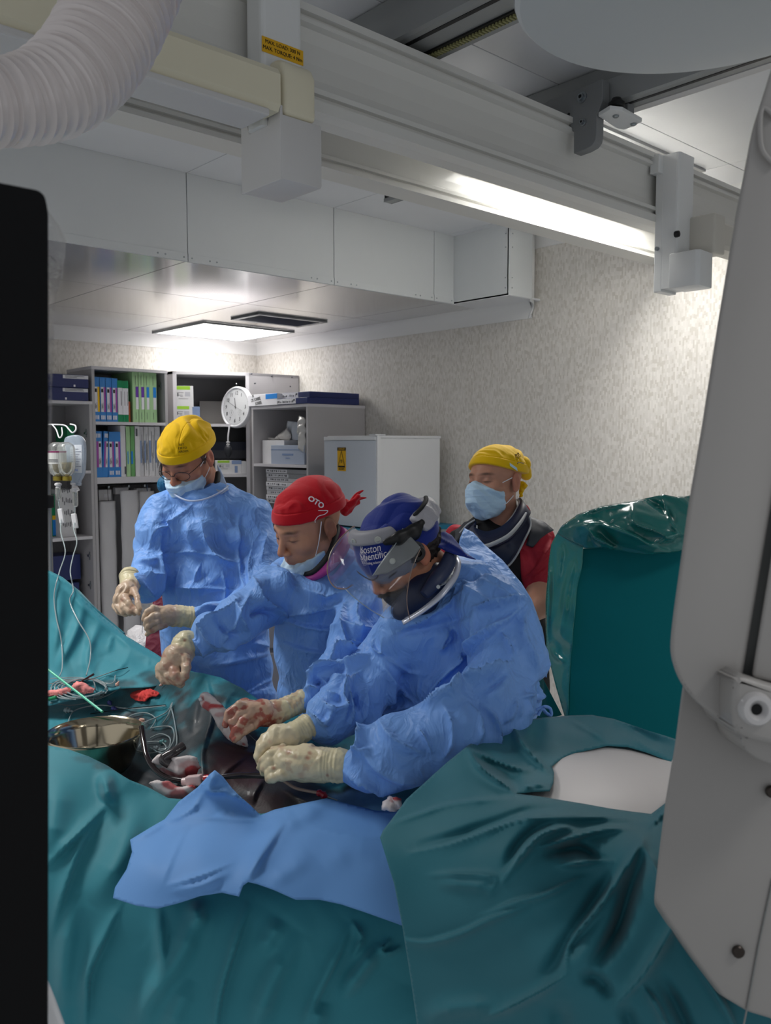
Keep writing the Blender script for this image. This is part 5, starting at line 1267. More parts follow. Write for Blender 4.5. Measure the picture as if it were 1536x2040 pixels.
slab('cover_flap', [(1060, 1362), (1082, 1352), (1120, 1425), (1075, 1435), (1062, 1420)], 2.4, 0.004, M_tealf, ps, bev=0.001)
# ================================================================== things on the field
M_steel = mat('bowl_steel', '#b6aa92', 0.14, metal=1.0, bump=(30, 0.05, 0.002))
bc = W(190, 1459, 2.137)
bowl = thing('steel_bowl', 'large shiny steel bowl on the drape at left', 'bowl', bc - np.array([0, 0, 0.10]))
lathe('bowl', bc, [(0.001, -0.098), (0.06, -0.097), (0.078, -0.088), (0.092, -0.06), (0.105, -0.02), (0.112, 0.0), (0.119, 0.004), (0.121, 0.0), (0.119, -0.004), (0.114, -0.004), (0.108, -0.022), (0.095, -0.063), (0.081, -0.092), (0.062, -0.1), (0.001, -0.101)], M_steel, bowl, k=72, caps=False, auto=60)
M_tubec = mat('clear_tube', '#b9c6c8', 0.15, trans=0.45, ior=1.3, coat=0.5)
M_dk = mat('dark_tube', '#1b0d10', 0.12, coat=0.8)
M_gauze = mat('bloody_gauze', '#d8cfcd', 0.8, attr=True, bump=(400, 0.5, 0.0008))
RED = np.array(lin('#b3141e')); DRED = np.array(lin('#7d1218')); GZ = np.array(lin('#ddd3d1')); PINK = np.array(lin('#e08a86'))
_cl = [cloth_field] + list(up.children) + list(near.children) + list(bs.children)
_fxy, _fd = [], []
for _o in _cl:
    _p = np.zeros(len(_o.data.vertices) * 3); _o.data.vertices.foreach_get('co', _p)
    _a, _b = PJ(_p.reshape(-1, 3) + worldloc(_o)); _fxy.append(_a); _fd.append(_b)
_fxy = np.concatenate(_fxy); _fd = np.concatenate(_fd)
def FD(p, up=0.004):
    r2 = ((_fxy - np.array(p)) ** 2).sum(1); m = r2 < 16
    return (_fd[m].min() if m.any() else _fd[np.argmin(r2)]) - up
def on(pts, up=0.006): return [W(x, y, FD((x, y), up)) for x, y in pts]
# coils of clear line
rs = np.random.RandomState(4)
coil = []
for k in range(4):
    cx_, cy_ = 158 + 3 * k, 1373 - k; rx, ry = 56 - 4 * k, 22 - 2 * k
    coil.append([(cx_ + rx * math.cos(t) , cy_ + ry * math.sin(t) + 2 * math.sin(3 * t + k)) for t in np.linspace(0.2 * k, 0.2 * k + 6.0, 34)])
for k, c in enumerate(coil):
    tagit(tube('tubing', on(c, 0.006 + 0.003 * k), 0.0022, M_tubec, k=7, sm=3), 'clear coiled tubing left of the red swab, ' + ('outermost loop', 'second loop', 'third loop', 'innermost loop')[k], 'tubing', 'coiled tubing on the drape')
paths = [([(135, 1440), (150, 1415), (200, 1405), (260, 1412), (330, 1406)], 'clear line crossing behind the steel bowl'), ([(100, 1352), (160, 1350), (220, 1362), (230, 1345)], 'thin line lying above the coil'),
         ([(285, 1440), (330, 1420), (343, 1400), (335, 1425), (325, 1440)], 'clear line looping right of the bowl'), ([(300, 1450), (340, 1448), (346, 1475), (325, 1500), (300, 1490)], 'large clear loop right of the steel bowl'),
         ([(275, 1490), (285, 1480), (320, 1478), (330, 1492), (300, 1500), (272, 1495)], 'small clear loop beside the bowl rim')]
paths += [([(100, 1400), (140, 1405), (180, 1398), (215, 1385), (240, 1370)], 'long clear line curving behind the bowl'), ([(245, 1440), (262, 1425), (290, 1420), (310, 1432), (300, 1452)], 'clear line bunched at the bowl edge'),
          ([(300, 1470), (320, 1462), (338, 1470), (336, 1488), (315, 1494)], 'inner clear loop of the tangle right of the bowl'), ([(185, 1352), (190, 1372), (186, 1400), (190, 1415)], 'clear line running down to the bowl'), ([(340, 1405), (348, 1440), (352, 1480), (340, 1500)], 'clear line on the dark drape right of the tangle')]
for p, l in paths: tagit(tube('tubing', on(p, 0.008), 0.0018, M_tubec, k=6, sm=8), l, 'tubing', None)
for p, l in (([(97, 1362), (160, 1358), (190, 1350), (230, 1336), (255, 1330)], 'thin black wire along the back of the field'), ([(180, 1422), (250, 1412), (330, 1404)], 'thin black thread right of the coil')):
    tagit(tube('wire', on(p, 0.006), 0.0012, M_black, k=5, sm=6), l, 'wire')
tagit(tube('probe', [W(160, 1358, FD((160, 1358), 0.02)), W(187, 1343, FD((187, 1343), 0.03))], [0.0015, 0.0035], mat('maroon', '#3a1418', 0.3), k=8), 'short dark probe with brown handle above the coils', 'probe')
tagit(tube('green_rod', [W(60, 1306, 2.42), W(97, 1335, 2.37), W(150, 1376, 2.30), W(204, 1418, 2.22)], 0.0033, mat('mint_plastic', '#4fc7a2', 0.3, coat=0.4), k=10), 'slim mint green rod slanting down to the bowl rim', 'rod')
# small connectors
M_violetp = mat('violet_connector', '#4a4f9a', 0.3); M_pinkp = mat('pink_connector', '#e3b7a6', 0.35)
def connector(x, y, ang, l, r, m, label):
    d = FD((x, y), 0.014); a = math.radians(ang); p = W(x, y, d); q = W(x + math.cos(a) * l, y + math.sin(a) * l, d)
    t = thing('connector', label, 'connector', p)
    tube('barrel', [p, q], r, m, t, k=12)
    tube('collar', [p + (q - p) * 0.3, p + (q - p) * 0.55], r * 1.5, m, t, k=12)
    tube('nozzle', [q, q + (q - p) * 0.5], [r * 0.6, r * 0.4], m, t, k=10)
connector(128, 1414, 10, 12, 0.006, M_tubec, 'clear connector below the coil'); connector(216, 1396, 60, 9, 0.005, M_violetp, 'violet connector right of the coil, upper one')
connector(222, 1410, 20, 10, 0.005, M_violetp, 'violet connector just above the bowl rim'); connector(232, 1366, -60, 7, 0.004, M_pinkp, 'tiny pink cross connector at the coil end')
connector(318, 1366, -30, 10, 0.003, M_pinkp, 'tiny pink connector near the gloved hand'); connector(318, 1478, 5, 14, 0.005, mat('clear_teal', '#5f8f90', 0.3), 'clear teal clip in the tangle right of the bowl')
connector(305, 1490, 15, 16, 0.005, M_tubec, 'clear connector low in the tangle'); connector(290, 1440, 70, 18, 0.007, M_tubec, 'large clear connector on the bowl side'); connector(283, 1432, 100, 12, 0.007, M_pinkp, 'pinkish stopcock at the right bowl rim')
tagit(tube('green_clip', on([(97, 1393), (112, 1389)], 0.01), 0.005, M_green, k=8), 'small green clip at the left edge of the field', 'clip')

# swabs: crumpled pads
def swab(name, label, pts, d, amp, colf, h=0.02, step=2.0, cr=0.03, seed=1):
    ol = np.array(pts, float); XY, T = sheet_geo(spline(ol, 3, True), step)
    base = np.array([FD(p, 0.004) for p in XY]) if d is None else np.full(len(XY), d)
    e = np.full(len(XY), 1e9)
    for i in range(len(ol)): e = np.minimum(e, seg_dist(XY, ol[i], ol[(i + 1) % len(ol)])[0])
    V0 = Wn(XY, base)
    f = h * np.minimum(1, (e / 7)) ** 0.6
    V = V0 - FW * (f * 0.6)[:, None] + np.array([0, 0, 1]) * (f * 0.4)[:, None] - FW * (crumple(V0, cr, seed) * amp * 1.6 + crumple(V0, cr * 0.45, seed + 3, 4) * amp * 1.2)[:, None]
    return tagit(mk(name, V, T, M_gauze, smooth=True, col=colf(XY, V0), solid=0.003), label, 'swab')
swab('swab', 'bright red soaked swab lying flat on the drape', [(262, 1383), (272, 1378), (290, 1374), (300, 1373), (318, 1382), (312, 1388), (298, 1390), (290, 1398), (270, 1397), (263, 1391)], None, 0.6, lambda XY, V: np.tile(np.array(lin('#cc3c38')), (len(XY), 1)) * (1 + 0.25 * fbm(V * 90, 2)[:, None]), 0.014)
swab('swab', 'pink soaked swab among the coiled tubing', [(145, 1372), (150, 1362), (165, 1359), (178, 1368), (189, 1374), (186, 1380), (168, 1383), (155, 1378)], None, 0.5, lambda XY, V: np.tile(PINK, (len(XY), 1)) * (1 + 0.3 * fbm(V * 70, 2)[:, None]), 0.022)
swab('swab', 'pale pink swab at the left edge beside the coils', [(90, 1378), (112, 1376), (128, 1372), (142, 1370), (140, 1380), (120, 1386), (90, 1388)], None, 0.5, lambda XY, V: np.tile(PINK * 1.05, (len(XY), 1)) * (1 + 0.3 * fbm(V * 70, 2)[:, None]), 0.015)
def spots(lst, base=GZ):
    return lambda XY, V: blotch(XY, V, lst, np.tile(base, (len(XY), 1)), RED, 45)
sw = swab('gauze_cloth', 'long white cloth with red stains leaning on the dark drape left of the gloves', [(398, 1392), (402, 1382), (410, 1380), (425, 1390), (442, 1405), (455, 1420), (468, 1440), (480, 1456), (488, 1465), (493, 1478), (494, 1488), (480, 1486), (462, 1476), (446, 1462), (434, 1444), (425, 1425), (415, 1415), (403, 1408)],
     2.10, 0.45, spots([(412, 1405, 9, 10, 0.8), (430, 1408, 16, 5, 0.9), (405, 1395, 6, 8, 0.6), (450, 1470, 8, 6, 0.6), (486, 1483, 5, 4, 0.8), (440, 1425, 12, 5, 0.4)]), 0.009)
tagit(tube('cap', [W(397, 1394, 2.09), W(402, 1392, 2.09)], 0.005, M_card, k=10), 'small white cap at the top of the stained white cloth', 'cap')
swab('swab', 'folded white swab with red edge behind the connector hose', [(305, 1520), (315, 1508), (335, 1504), (350, 1510), (375, 1508), (392, 1512), (398, 1530), (392, 1545), (370, 1548), (345, 1552), (322, 1548), (310, 1538)], 1.975, 0.7, spots([(390, 1540, 20, 9, 0.9), (350, 1548, 40, 6, 0.7), (320, 1545, 20, 8, 0.6), (380, 1530, 20, 8, 0.35)]), 0.035, cr=0.05)
swab('swab', 'bloody white swab below the connector hose', [(298, 1562), (315, 1558), (338, 1560), (352, 1570), (366, 1572), (385, 1566), (392, 1575), (372, 1590), (350, 1594), (330, 1588), (312, 1575)], 1.90, 0.7, spots([(345, 1568, 18, 9, 0.8), (365, 1585, 20, 7, 0.7), (385, 1570, 10, 6, 0.9), (345, 1590, 25, 5, 0.5)]), 0.03)
swab('swab', 'small white swab with red streak at the right end of the blue sheet', [(762, 1612), (764, 1600), (775, 1592), (786, 1588), (798, 1594), (800, 1606), (790, 1614)], 1.74, 0.9, spots([(793, 1592, 9, 5, 0.9), (780, 1600, 4, 4, 0.4)]), 0.02)
tagit(tube('suction_tube', [W(338, 1522, 1.95), W(325, 1512, 1.95), W(345, 1500, 1.96), W(365, 1486, 1.98)], 0.011, mat('smoky_tube', '#4b4446', 0.12, trans=0.5, coat=0.5), k=14, sm=5), 'short smoky clear tube end above the folded swab', 'tube')
# blood line
ln = thing('blood_line', 'thick dark blood-filled tube curving from the bowl to the gloves', 'tube', W(330, 1545, 1.95))
tube('tube', [W(282, 1448, 2.05), W(286, 1475, 2.02), W(292, 1505, 1.98), W(308, 1532, 1.95), (W(335, 1550, 1.93)), W(372, 1557, 1.915)], 0.0068, M_dk, ln, k=14, sm=10)
tube('tube', [W(405, 1556, 1.90), W(440, 1548, 1.90), W(480, 1545, 1.895), W(530, 1545, 1.89)], 0.0066, M_dk, ln, k=14, sm=8)
cx1, cx2 = W(369, 1557, 1.912), W(411, 1552, 1.90)
Mc = frame((cx1 + cx2) / 2, cx2 - cx1, UP)
box('connector', (-0.022, -0.0115, -0.009), (0.016, 0.0115, 0.009), mat('pale_pink_shell', '#dcc3c1', 0.35, coat=0.3), ln, bev=0.003, M=Mc)
tube('ring', [cx2 - unit(cx2 - cx1) * 0.004, cx2 + unit(cx2 - cx1) * 0.008], 0.0095, mat('red_ring', '#b3121c', 0.3, coat=0.4), ln, k=16)
tube('connector_neck', [cx1 - unit(cx2 - cx1) * 0.006, cx1 + unit(cx2 - cx1) * 0.006], 0.009, MATS['pale_pink_shell'], ln, k=14)
ct = thing('cannula', 'thin beige cannula with red hub running from the near glove', 'cannula', W(610, 1575, 1.9))
tube('tube', [W(560, 1552, 1.90), W(572, 1560, 1.90), W(592, 1571, 1.89), W(632, 1579, 1.87)], 0.0036, mat('beige_tube', '#a08a80', 0.3, coat=0.3), ct, k=10, sm=8)
tube('hub', [W(632, 1579, 1.87), W(637, 1580, 1.868), W(640, 1581, 1.867), W(645, 1584, 1.866), W(652, 1588, 1.865)], [0.006, 0.0085, 0.006, 0.0085, 0.003], mat('red_hub', '#9c1c30', 0.3, coat=0.4), ct, k=14)
tube('needle', [W(652, 1587, 1.865), W(672, 1594, 1.86)], 0.0016, M_screw, ct, k=8)
tagit(tube('thread', [W(492, 1460, 2.09), W(512, 1478, 2.06), W(530, 1490, 2.0)], 0.0008, M_black, k=5), 'thin black thread running to the gloved fingers', 'thread')
tagit(tube('guide_wire', [W(281, 1220, 2.42), W(284, 1240, 2.42), W(283, 1262, 2.42)], 0.0008, M_screw, k=5), 'fine wire hanging between the two gloved hands of the left man', 'wire')

# ================================================================== drip stand, bottle, bag
dp = thing('drip_stand', 'thin metal drip stand with wire hooks at the left edge', 'stand', (*W(92, 1100, 3.2)[:2], 0))
hb = W(92, 850, 3.2)
tube('pole', [(hb[0], hb[1], 0.05), (hb[0], hb[1], hb[2])], 0.010, M_alu, dp, k=14)
tube('base', [(hb[0] - 0.25, hb[1], 0.03), (hb[0] + 0.25, hb[1], 0.03)], 0.014, M_alu, dp, k=12)
tube('base', [(hb[0], hb[1] - 0.25, 0.03), (hb[0], hb[1] + 0.25, 0.03)], 0.014, M_alu, dp, k=12)
box('clamp', (hb[0] - 0.016, hb[1] - 0.016, 1.48), (hb[0] + 0.016, hb[1] + 0.016, 1.53), M_black, dp, bev=0.004)
tube('hook', [W(92, 846, 3.2), W(115, 846, 3.2), W(130, 848, 3.2), W(137, 855, 3.19), W(144, 862, 3.18), W(151, 857, 3.18), (W(150, 848, 3.19)), W(140, 845, 3.2)], 0.003, M_fr, dp, sm=5, k=8)
tube('hook', [W(104, 846, 3.2), W(112, 856, 3.18), W(118, 872, 3.16), W(124, 866, 3.16), W(123, 852, 3.2)], 0.0025, M_fr, dp, sm=5, k=8)
M_glass = mat('bottle_glass', '#eef2ee', 0.04, trans=0.85, ior=1.25, alpha=0.75, coat=0.6)
def bottle(x, label, lab=True, liq='#cbb78a'):
    c = W(x, 915, 3.16)
    b = thing('infusion_bottle', label, 'bottle', c - np.array([0, 0, 0.09]), 'upside down infusion bottles')
    px = 3.16 / F
    prof = [(0.001, 32 * px), (0.014, 34 * px), (0.027, 29 * px), (0.031, 22 * px), (0.032, -2 * px), (0.0315, -16 * px), (0.026, -26 * px), (0.015, -33 * px), (0.0135, -36 * px), (0.001, -36 * px)]
    lathe('glass', c, [(r * 1.05, h) for r, h in prof], M_glass, b, k=32, caps=False, auto=60)
    lathe('liquid', c, [(0.001, -6 * px), (0.030, -6 * px), (0.029, -17 * px), (0.024, -25 * px), (0.012, -33 * px), (0.001, -35 * px)], mat('infusion_liquid', '#d8c9a0', 0.05, trans=0.9, ior=1.33), b, k=32, caps=False, auto=60)
    lathe('cap', c + np.array([0, 0, -36 * px]), [(0.017, 0.004), (0.0175, 0), (0.0175, -0.011), (0.014, -0.013)], mat('gold_cap', '#9a8a3c', 0.35, metal=0.8), b, k=24)
    if lab:
        V = []; n = 14
        for z in (-9 * px, 17 * px):
            for j in range(n + 1):
                a = math.pi * 1.02 * j / n; dv = -FW * math.sin(a) + RT * -math.cos(a); dv[2] = 0; dv = unit(dv); V.append(c + dv * 0.0345 * (1 if True else 0) + np.array([0, 0, z]))
        mk('label', V, [(j, j + 1, n + 2 + j, n + 1 + j) for j in range(n)], mat('bottle_label', '#c9cac6', 0.6), b)
        V2 = [v * 1.0 for v in V]
        top = np.array([0, 0, 14.5 * px])
        o = []
        for z0, z1 in ((13.5 * px, 16.5 * px),):
            for z in (z0, z1):
                for j in range(n + 1):
                    a = math.pi * 1.02 * j / n; dv = -FW * math.sin(a) + RT * -math.cos(a); dv[2] = 0; dv = unit(dv); o.append(c + dv * 0.0349 + np.array([0, 0, z]))
        mk('label_stripe', o, [(j, j + 1, n + 2 + j, n + 1 + j) for j in range(n)], mat('stripe_maroon', '#84285c', 0.5), b)
        bm = bmesh.new()
        for k in range(3):
            z = (-5 + k * 2.2) * px; q = [c + unit(np.array([*(-FW * math.sin(a) + RT * -math.cos(a))[:2], 0])) * 0.0352 + np.array([0, 0, z]) for a in np.linspace(0.9, 2.0, 6)]
            for i in range(5):
                bm.faces.new([bm.verts.new(v) for v in (q[i], q[i + 1], q[i + 1] + np.array([0, 0, 0.0016]), q[i] + np.array([0, 0, 0.0016]))])
        bm_mk('print', bm, M_gink, b)
    return b
bottle(114, 'upside-down glass bottle with maroon striped label, left of the pair'); b2 = bottle(132, 'upside-down glass bottle half behind the labelled one beside the drip bag', lab=False)
# drip bag
bag_ = thing('drip_bag', 'clear plastic drip bag hanging upside down beside the glass bottles', 'bag', W(148, 925, 3.22))
ol = spline([(150, 866), (136, 868), (127, 875), (126, 900), (128, 940), (138, 955), (142, 966), (157, 966), (158, 958), (166, 942), (168, 905), (167, 880), (160, 869)], 4, True)
pl_ = [W(x, y, 3.21) for x, y in ol]
M_bagp = mat('bag_plastic', '#c9d6e6', 0.15, trans=0.35, ior=1.2, coat=0.5, alpha=0.9)
prism('pouch', pl_, FW * 0.03, M_bagp, bag_, bev=0.008, seg=3, auto=60)
slab('label', [(146, 886), (163, 886), (163, 942), (146, 942)], 3.208, 0.001, mat('bag_label', '#d7dde6', 0.5), bag_, bev=0.0003)
bm = bmesh.new()
for k in range(8):
    y = 895 + k * 5; a, b = W(147.5, y, 3.2065), W(147.5 + 8 + 6 * ((k * 5) % 3) / 2, y, 3.2065)
    bm.faces.new([bm.verts.new(v) for v in (a, b, b + UP * 0.0022, a + UP * 0.0022)])
bm_mk('print', bm, mat('print_soft', '#8b93a3', 0.6), bag_)
text('lettering', 'Na', 0.013, frame(W(150.5, 936, 3.206), -RT, -UP), mat('print_blue', '#3d6fc4', 0.5), bag_)
lathe('port', W(149, 968, 3.225), [(0.016, 0.012), (0.016, 0.006), (0.011, 0.004), (0.011, -0.01), (0.017, -0.012), (0.017, -0.018), (0.009, -0.02)], M_card, bag_, k=18)
def drip_line(x, y0, y1, clamp_y, path, label, d0=3.2):
    t = thing('drip_line', label, 'line', W(x, y0, d0))
    lathe('chamber', W(x, (y0 + y1) / 2, d0), [(0.006, (y1 - y0) / 2 * d0 / F), (0.0105, (y1 - y0) / 2 * d0 / F - 0.006), (0.0105, -(y1 - y0) / 2 * d0 / F + 0.006), (0.005, -(y1 - y0) / 2 * d0 / F)], M_glass, t, k=16, auto=50)
    lathe('spike', W(x, y0, d0), [(0.006, 0.016), (0.013, 0.012), (0.013, 0.006), (0.008, 0.004), (0.010, -0.003)], M_card, t, k=16)
    q = spline(np.array(path, float), 8); q = [(x_, y_, min(d_, FD((x_, y_), 0.006)) if y_ > 1150 else d_) for x_, y_, d_ in q]
    tube('tube', [W(*v) for v in q], 0.0021, M_tubec, t, k=8)
    cx, cy, cd = path[clamp_y]
    Mc = frame(W(cx, cy, cd), RT + UP * 0.15, UP)
    box('roller_clamp', (-0.009, -0.028, -0.008), (0.009, 0.028, 0.008), M_card, t, bev=0.003, M=Mc)
    return t
drip_line(116, 970, 997, 2, [(116, 997, 3.2), (119, 1015, 3.2), (122, 1028, 3.2), (121, 1060, 3.15), (130, 1100, 3.05), (118, 1140, 2.9), (108, 1185, 2.75), (112, 1230, 2.68), (122, 1275, 2.62), (124, 1330, 2.5), (115, 1352, 2.42)], 'left drip line with white clamp falling over the teal drape')
drip_line(150, 978, 1010, 2, [(149, 1010, 3.2), (148, 1025, 3.2), (149, 1038, 3.2), (147, 1055, 3.15), (153, 1080, 3.08), (145, 1110, 2.98), (140, 1140, 2.9), (146, 1175, 2.8), (139, 1198, 2.7), (155, 1235, 2.64), (178, 1275, 2.6), (180, 1310, 2.56), (172, 1345, 2.45)], 'right drip line with white clamp falling over the teal drape')
lb = W(123, 1012, 3.19)
# ================================================================== people
SKIN = lin('#b98468')
M_skin = mat('skin', '#b98468', 0.5, attr=True, sub=0.08, spec=0.35, bump=(300, 0.08, 0.0005))
M_gown = mat('gown_blue', '#75a4e8', 0.5, bump=(420, 0.15, 0.0004), spec=0.35, sheen=0.1, var=0.05, var_scale=9, crumple=(14, 0.5, 0.013), stretch=(1.25, 1.25, 0.75))
M_glove = mat('latex_glove', '#cdbf9f', 0.42, attr=True, spec=0.4, coat=0.1, bump=(70, 0.35, 0.0015))
M_mask = mat('mask_paper', '#bcd9ee', 0.7, bump=(300, 0.2, 0.0005), sheen=0.1)
M_strap = mat('mask_strap', '#e6e6ea', 0.6)
M_ycap = mat('cap_yellow', '#e9bb00', 0.75, bump=(300, 0.25, 0.0006), sheen=0.2, spec=0.2)
M_rcap = mat('cap_red', '#b80a1c', 0.75, bump=(300, 0.25, 0.0006), sheen=0.2, spec=0.2)
M_bcap = mat('cap_blue', '#12297e', 0.7, bump=(300, 0.25, 0.0006), sheen=0.2, spec=0.25)
M_navyc = mat('collar_navy', '#18203c', 0.45, bump=(60, 0.1, 0.001))
M_trim = mat('collar_grey_trim', '#a9abad', 0.5)
M_blk = mat('black_cloth', '#0c0d11', 0.7)
M_char = mat('charcoal_vest', '#34363c', 0.6)
M_red = mat('scrub_red', '#a3182b', 0.75, bump=(250, 0.2, 0.0006), crumple=(12, 0.12, 0.008))
M_mag = mat('magenta_collar', '#8c2b78', 0.5)
M_hair = mat('dark_hair', '#1d1512', 0.6, bump=(120, 0.9, 0.004))
M_brow = mat('eyebrow_hair', '#2b1a12', 0.8)
M_frame = mat('spectacle_frame', '#2a2326', 0.3)
M_lens = mat('spectacle_lens', '#ffffff', 0.03, trans=1.0, ior=1.02, alpha=0.25)

def J(x, y, d, r): return W(x, y, d), r * d / F
def sdf_obj(name, fn, lo, hi, h, m, parent, sub=0, disp=None, colf=None, relaxn=1, label=None, smooth=True):
    V, Q = nets(fn, lo, hi, h)
    if relaxn: V = relax(V, Q, relaxn, 0.4)
    for _ in range(sub): V, Q = split(V, Q)
    if disp is not None:
        N = vnormals(V, Q); V = V + N * disp(V, N)[:, None]
    col = colf(V) if colf else None
    return mk(name, V, Q, m, parent, smooth=smooth, col=col, label=label)
def bounds(parts, pad=0.03):
    P = np.array([W(*p[:3]) for q in parts for p in q['pts']]); R = np.array([p[3] * p[2] / F for q in parts for p in q['pts']])
    return (P - R[:, None] - pad).min(0), (P + R[:, None] + pad).max(0)
def body_fn(parts):
    """parts: dict(pts=[(px, py, distance, radius px)...], k=blend, ax=flatten axis, s=flatten)"""
    pre = [([W(*p[:3]) for p in q['pts']], [p[3] * p[2] / F for p in q['pts']], q.get('k', 0.02), q.get('ax'), q.get('s', 1.0), q.get('neg', False)) for q in parts]
    def fn(P):
        d = None
        for pts, rad, k, ax, s, neg in pre:
            c = chain(P, pts, rad, 0.02, ax, s) if len(pts) > 1 else rcone(P, pts[0], pts[0] + 1e-4, rad[0], rad[0], ax, s)
            if neg: d = smax(d, -c, k)
            else: d = c if d is None else smin(d, c, k)
        return d
    return fn
def gown(name, parts, strokes, m, parent, h=0.0075, sub=1, cr=(0.075, 0.35), label=None, seed=5, zmin=None, cutf=None, nz=1.0):
    f0 = body_fn(parts)
    f = f0
    if cutf: f = lambda P: np.maximum(f0(P), cutf(P))
    lo, hi = bounds(parts)
    def disp(V, N):
        XY, d = PJ(V)
        view = unit(np.array([0.0, 0, 0])) if False else (CAM - V) / np.linalg.norm(CAM - V, axis=1)[:, None]
        fac = np.clip((N * view).sum(1) * 2.2, 0, 1)
        s = folds(XY, [(q[0], q[1], q[2] * 2.1, q[3]) for q in strokes]) * fac
        c = crumple(V, cr[0], seed) * cr[1] + crumple(V, cr[0] * 2.4, seed + 9, 4) * cr[1] * 0.6
        return s + c * nz
    return sdf_obj(name, f, lo, hi, h, m, parent, sub=sub, disp=disp, relaxn=2, label=label)

# ---- head, built in its own frame: x right of the face, y forward, z up; metres
def skin_tone(base, beard=0.0, hairline=None, lips='#9a4f47'):
    base = np.array(lin(base)); L_ = np.array(lin(lips)); B = np.array(lin('#3a2a22'))
    def f(P):
        n = fbm(P * 60, 2)[:, None]
        c = np.tile(base, (len(P), 1)) * (1 + 0.06 * n)
        red = np.clip(1 - np.linalg.norm((P - np.array([0, 0.115, -0.03])) / np.array([0.02, 0.03, 0.02]), axis=1), 0, 1)[:, None]
        c = c * (1 - red * 0.5) + np.array(lin('#b5604e')) * red * 0.5
        ear = np.clip((np.abs(P[:, 0]) - 0.076) / 0.008, 0, 1)[:, None]; c = c * (1 - 0.35 * ear) + np.array(lin('#b9604a')) * 0.35 * ear
        lip = np.clip(1.2 - np.linalg.norm((P - np.array([0, 0.093, -0.066])) / np.array([0.024, 0.02, 0.009]), axis=1), 0, 1)[:, None]
        c = c * (1 - lip * 0.7) + L_ * lip * 0.7
        if beard:
            b = np.clip((-0.035 - P[:, 2] - 0.25 * np.abs(P[:, 0])) / 0.02 + 0.3 * n[:, 0], 0, 1) * np.clip((P[:, 1] - 0.0) / 0.03, 0, 1) * np.clip((0.13 + P[:, 2]) / 0.02, 0, 1)
            b = (b * beard)[:, None] * (1 - lip)
            c = c * (1 - b) + B * b
        # eyebrows and lash lines
        for s in (-1, 1):
            q = (P - np.array([s * 0.032, 0.085, 0.028 ])) / np.array([0.022, 0.03, 0.0055]); q[:, 2] += np.abs(q[:, 0]) ** 2 * 0.5
            e = np.clip(1.3 - np.linalg.norm(q, axis=1), 0, 1)[:, None]; c = c * (1 - e * 0.9) + B * e * 0.9
            q = (P - np.array([s * 0.031, 0.08, 0.0015])) / np.array([0.016, 0.03, 0.0022])
            e = np.clip(1.4 - np.linalg.norm(q, axis=1), 0, 1)[:, None]; c = c * (1 - e * 0.85) + np.array(lin('#20120e')) * e * 0.85
            q = (P - np.array([s * 0.031, 0.075, 0.008])) / np.array([0.022, 0.03, 0.014])
            e = np.clip(1.1 - np.linalg.norm(q, axis=1), 0, 1)[:, None]; c = c * (1 - e * 0.22)
        if hairline:
            h_ = np.clip(hairline(P), 0, 1)[:, None]; c = c * (1 - h_) + np.array(lin('#4a3b33')) * h_
        return np.clip(c, 0, 1)
    return f
def head_fn(P, fat=1.0, ears=True, neck=True):
    a = np.abs(P[:, 0]); Q = P.copy(); Q[:, 0] = a
    d = ell(Q, (0, -0.012, 0.032), (0.076, 0.098, 0.086))
    d = smin(d, ell(Q, (0, 0.030, -0.030), (0.060 * fat, 0.060, 0.080)), 0.03)
    d = smin(d, rcone(Q, (0.050 * fat, -0.002, -0.055), (0.016, 0.066, -0.094), 0.020, 0.018), 0.028)
    d = smin(d, rcone(Q, (0, 0.070, -0.096), (0, 0.066, -0.098), 0.020, 0.018), 0.015)
    d = smin(d, ell(Q, (0, 0.075, -0.060), (0.034, 0.020, 0.026)), 0.018)
    d = smin(d, rcone(Q, (0, 0.083, 0.024), (0.036, 0.074, 0.026), 0.011, 0.009), 0.014)
    d = smin(d, ell(Q, (0.046, 0.056, -0.020), (0.022, 0.022, 0.020)), 0.022)
    d = smax(d, -ell(Q, (0.031, 0.101, 0.006), (0.017, 0.018, 0.012)), 0.010)
    d = smin(d, ell(Q, (0.031, 0.074, 0.005), (0.0135, 0.0135, 0.0125)), 0.003)
    d = smin(d, rcone(Q, (0, 0.086, 0.016), (0, 0.110, -0.026), 0.0070, 0.0105), 0.010)
    d = smin(d, ell(Q, (0.013, 0.100, -0.032), (0.0085, 0.011, 0.008)), 0.006)
    d = smax(d, -ell(Q, (0.007, 0.106, -0.041), (0.004, 0.006, 0.004)), 0.002)
    d = smin(d, rcone(Q, (0, 0.0955, -0.0600), (0.020, 0.086, -0.0625), 0.0055, 0.003), 0.004)
    d = smin(d, rcone(Q, (0, 0.0935, -0.0710), (0.018, 0.085, -0.0700), 0.0062, 0.003), 0.004)
    if neck: d = smin(d, rcone(Q, (0, -0.022, -0.05), (0, -0.05, -0.20), 0.056, 0.058), 0.022)
    if ears:
        e = ell(Q, (0.0815, -0.012, 0.000), (0.0085, 0.020, 0.032))
        e = smax(e, -ell(Q, (0.0905, -0.008, 0.004), (0.0065, 0.011, 0.019)), 0.003)
        e = smin(e, ell(Q, (0.081, -0.004, -0.025), (0.006, 0.009, 0.010)), 0.004)
        e = smin(e, rcone(Q, (0.085, 0.003, -0.002), (0.083, 0.004, -0.010), 0.004, 0.003), 0.004)
        d = smin(d, e, 0.004)
    return d
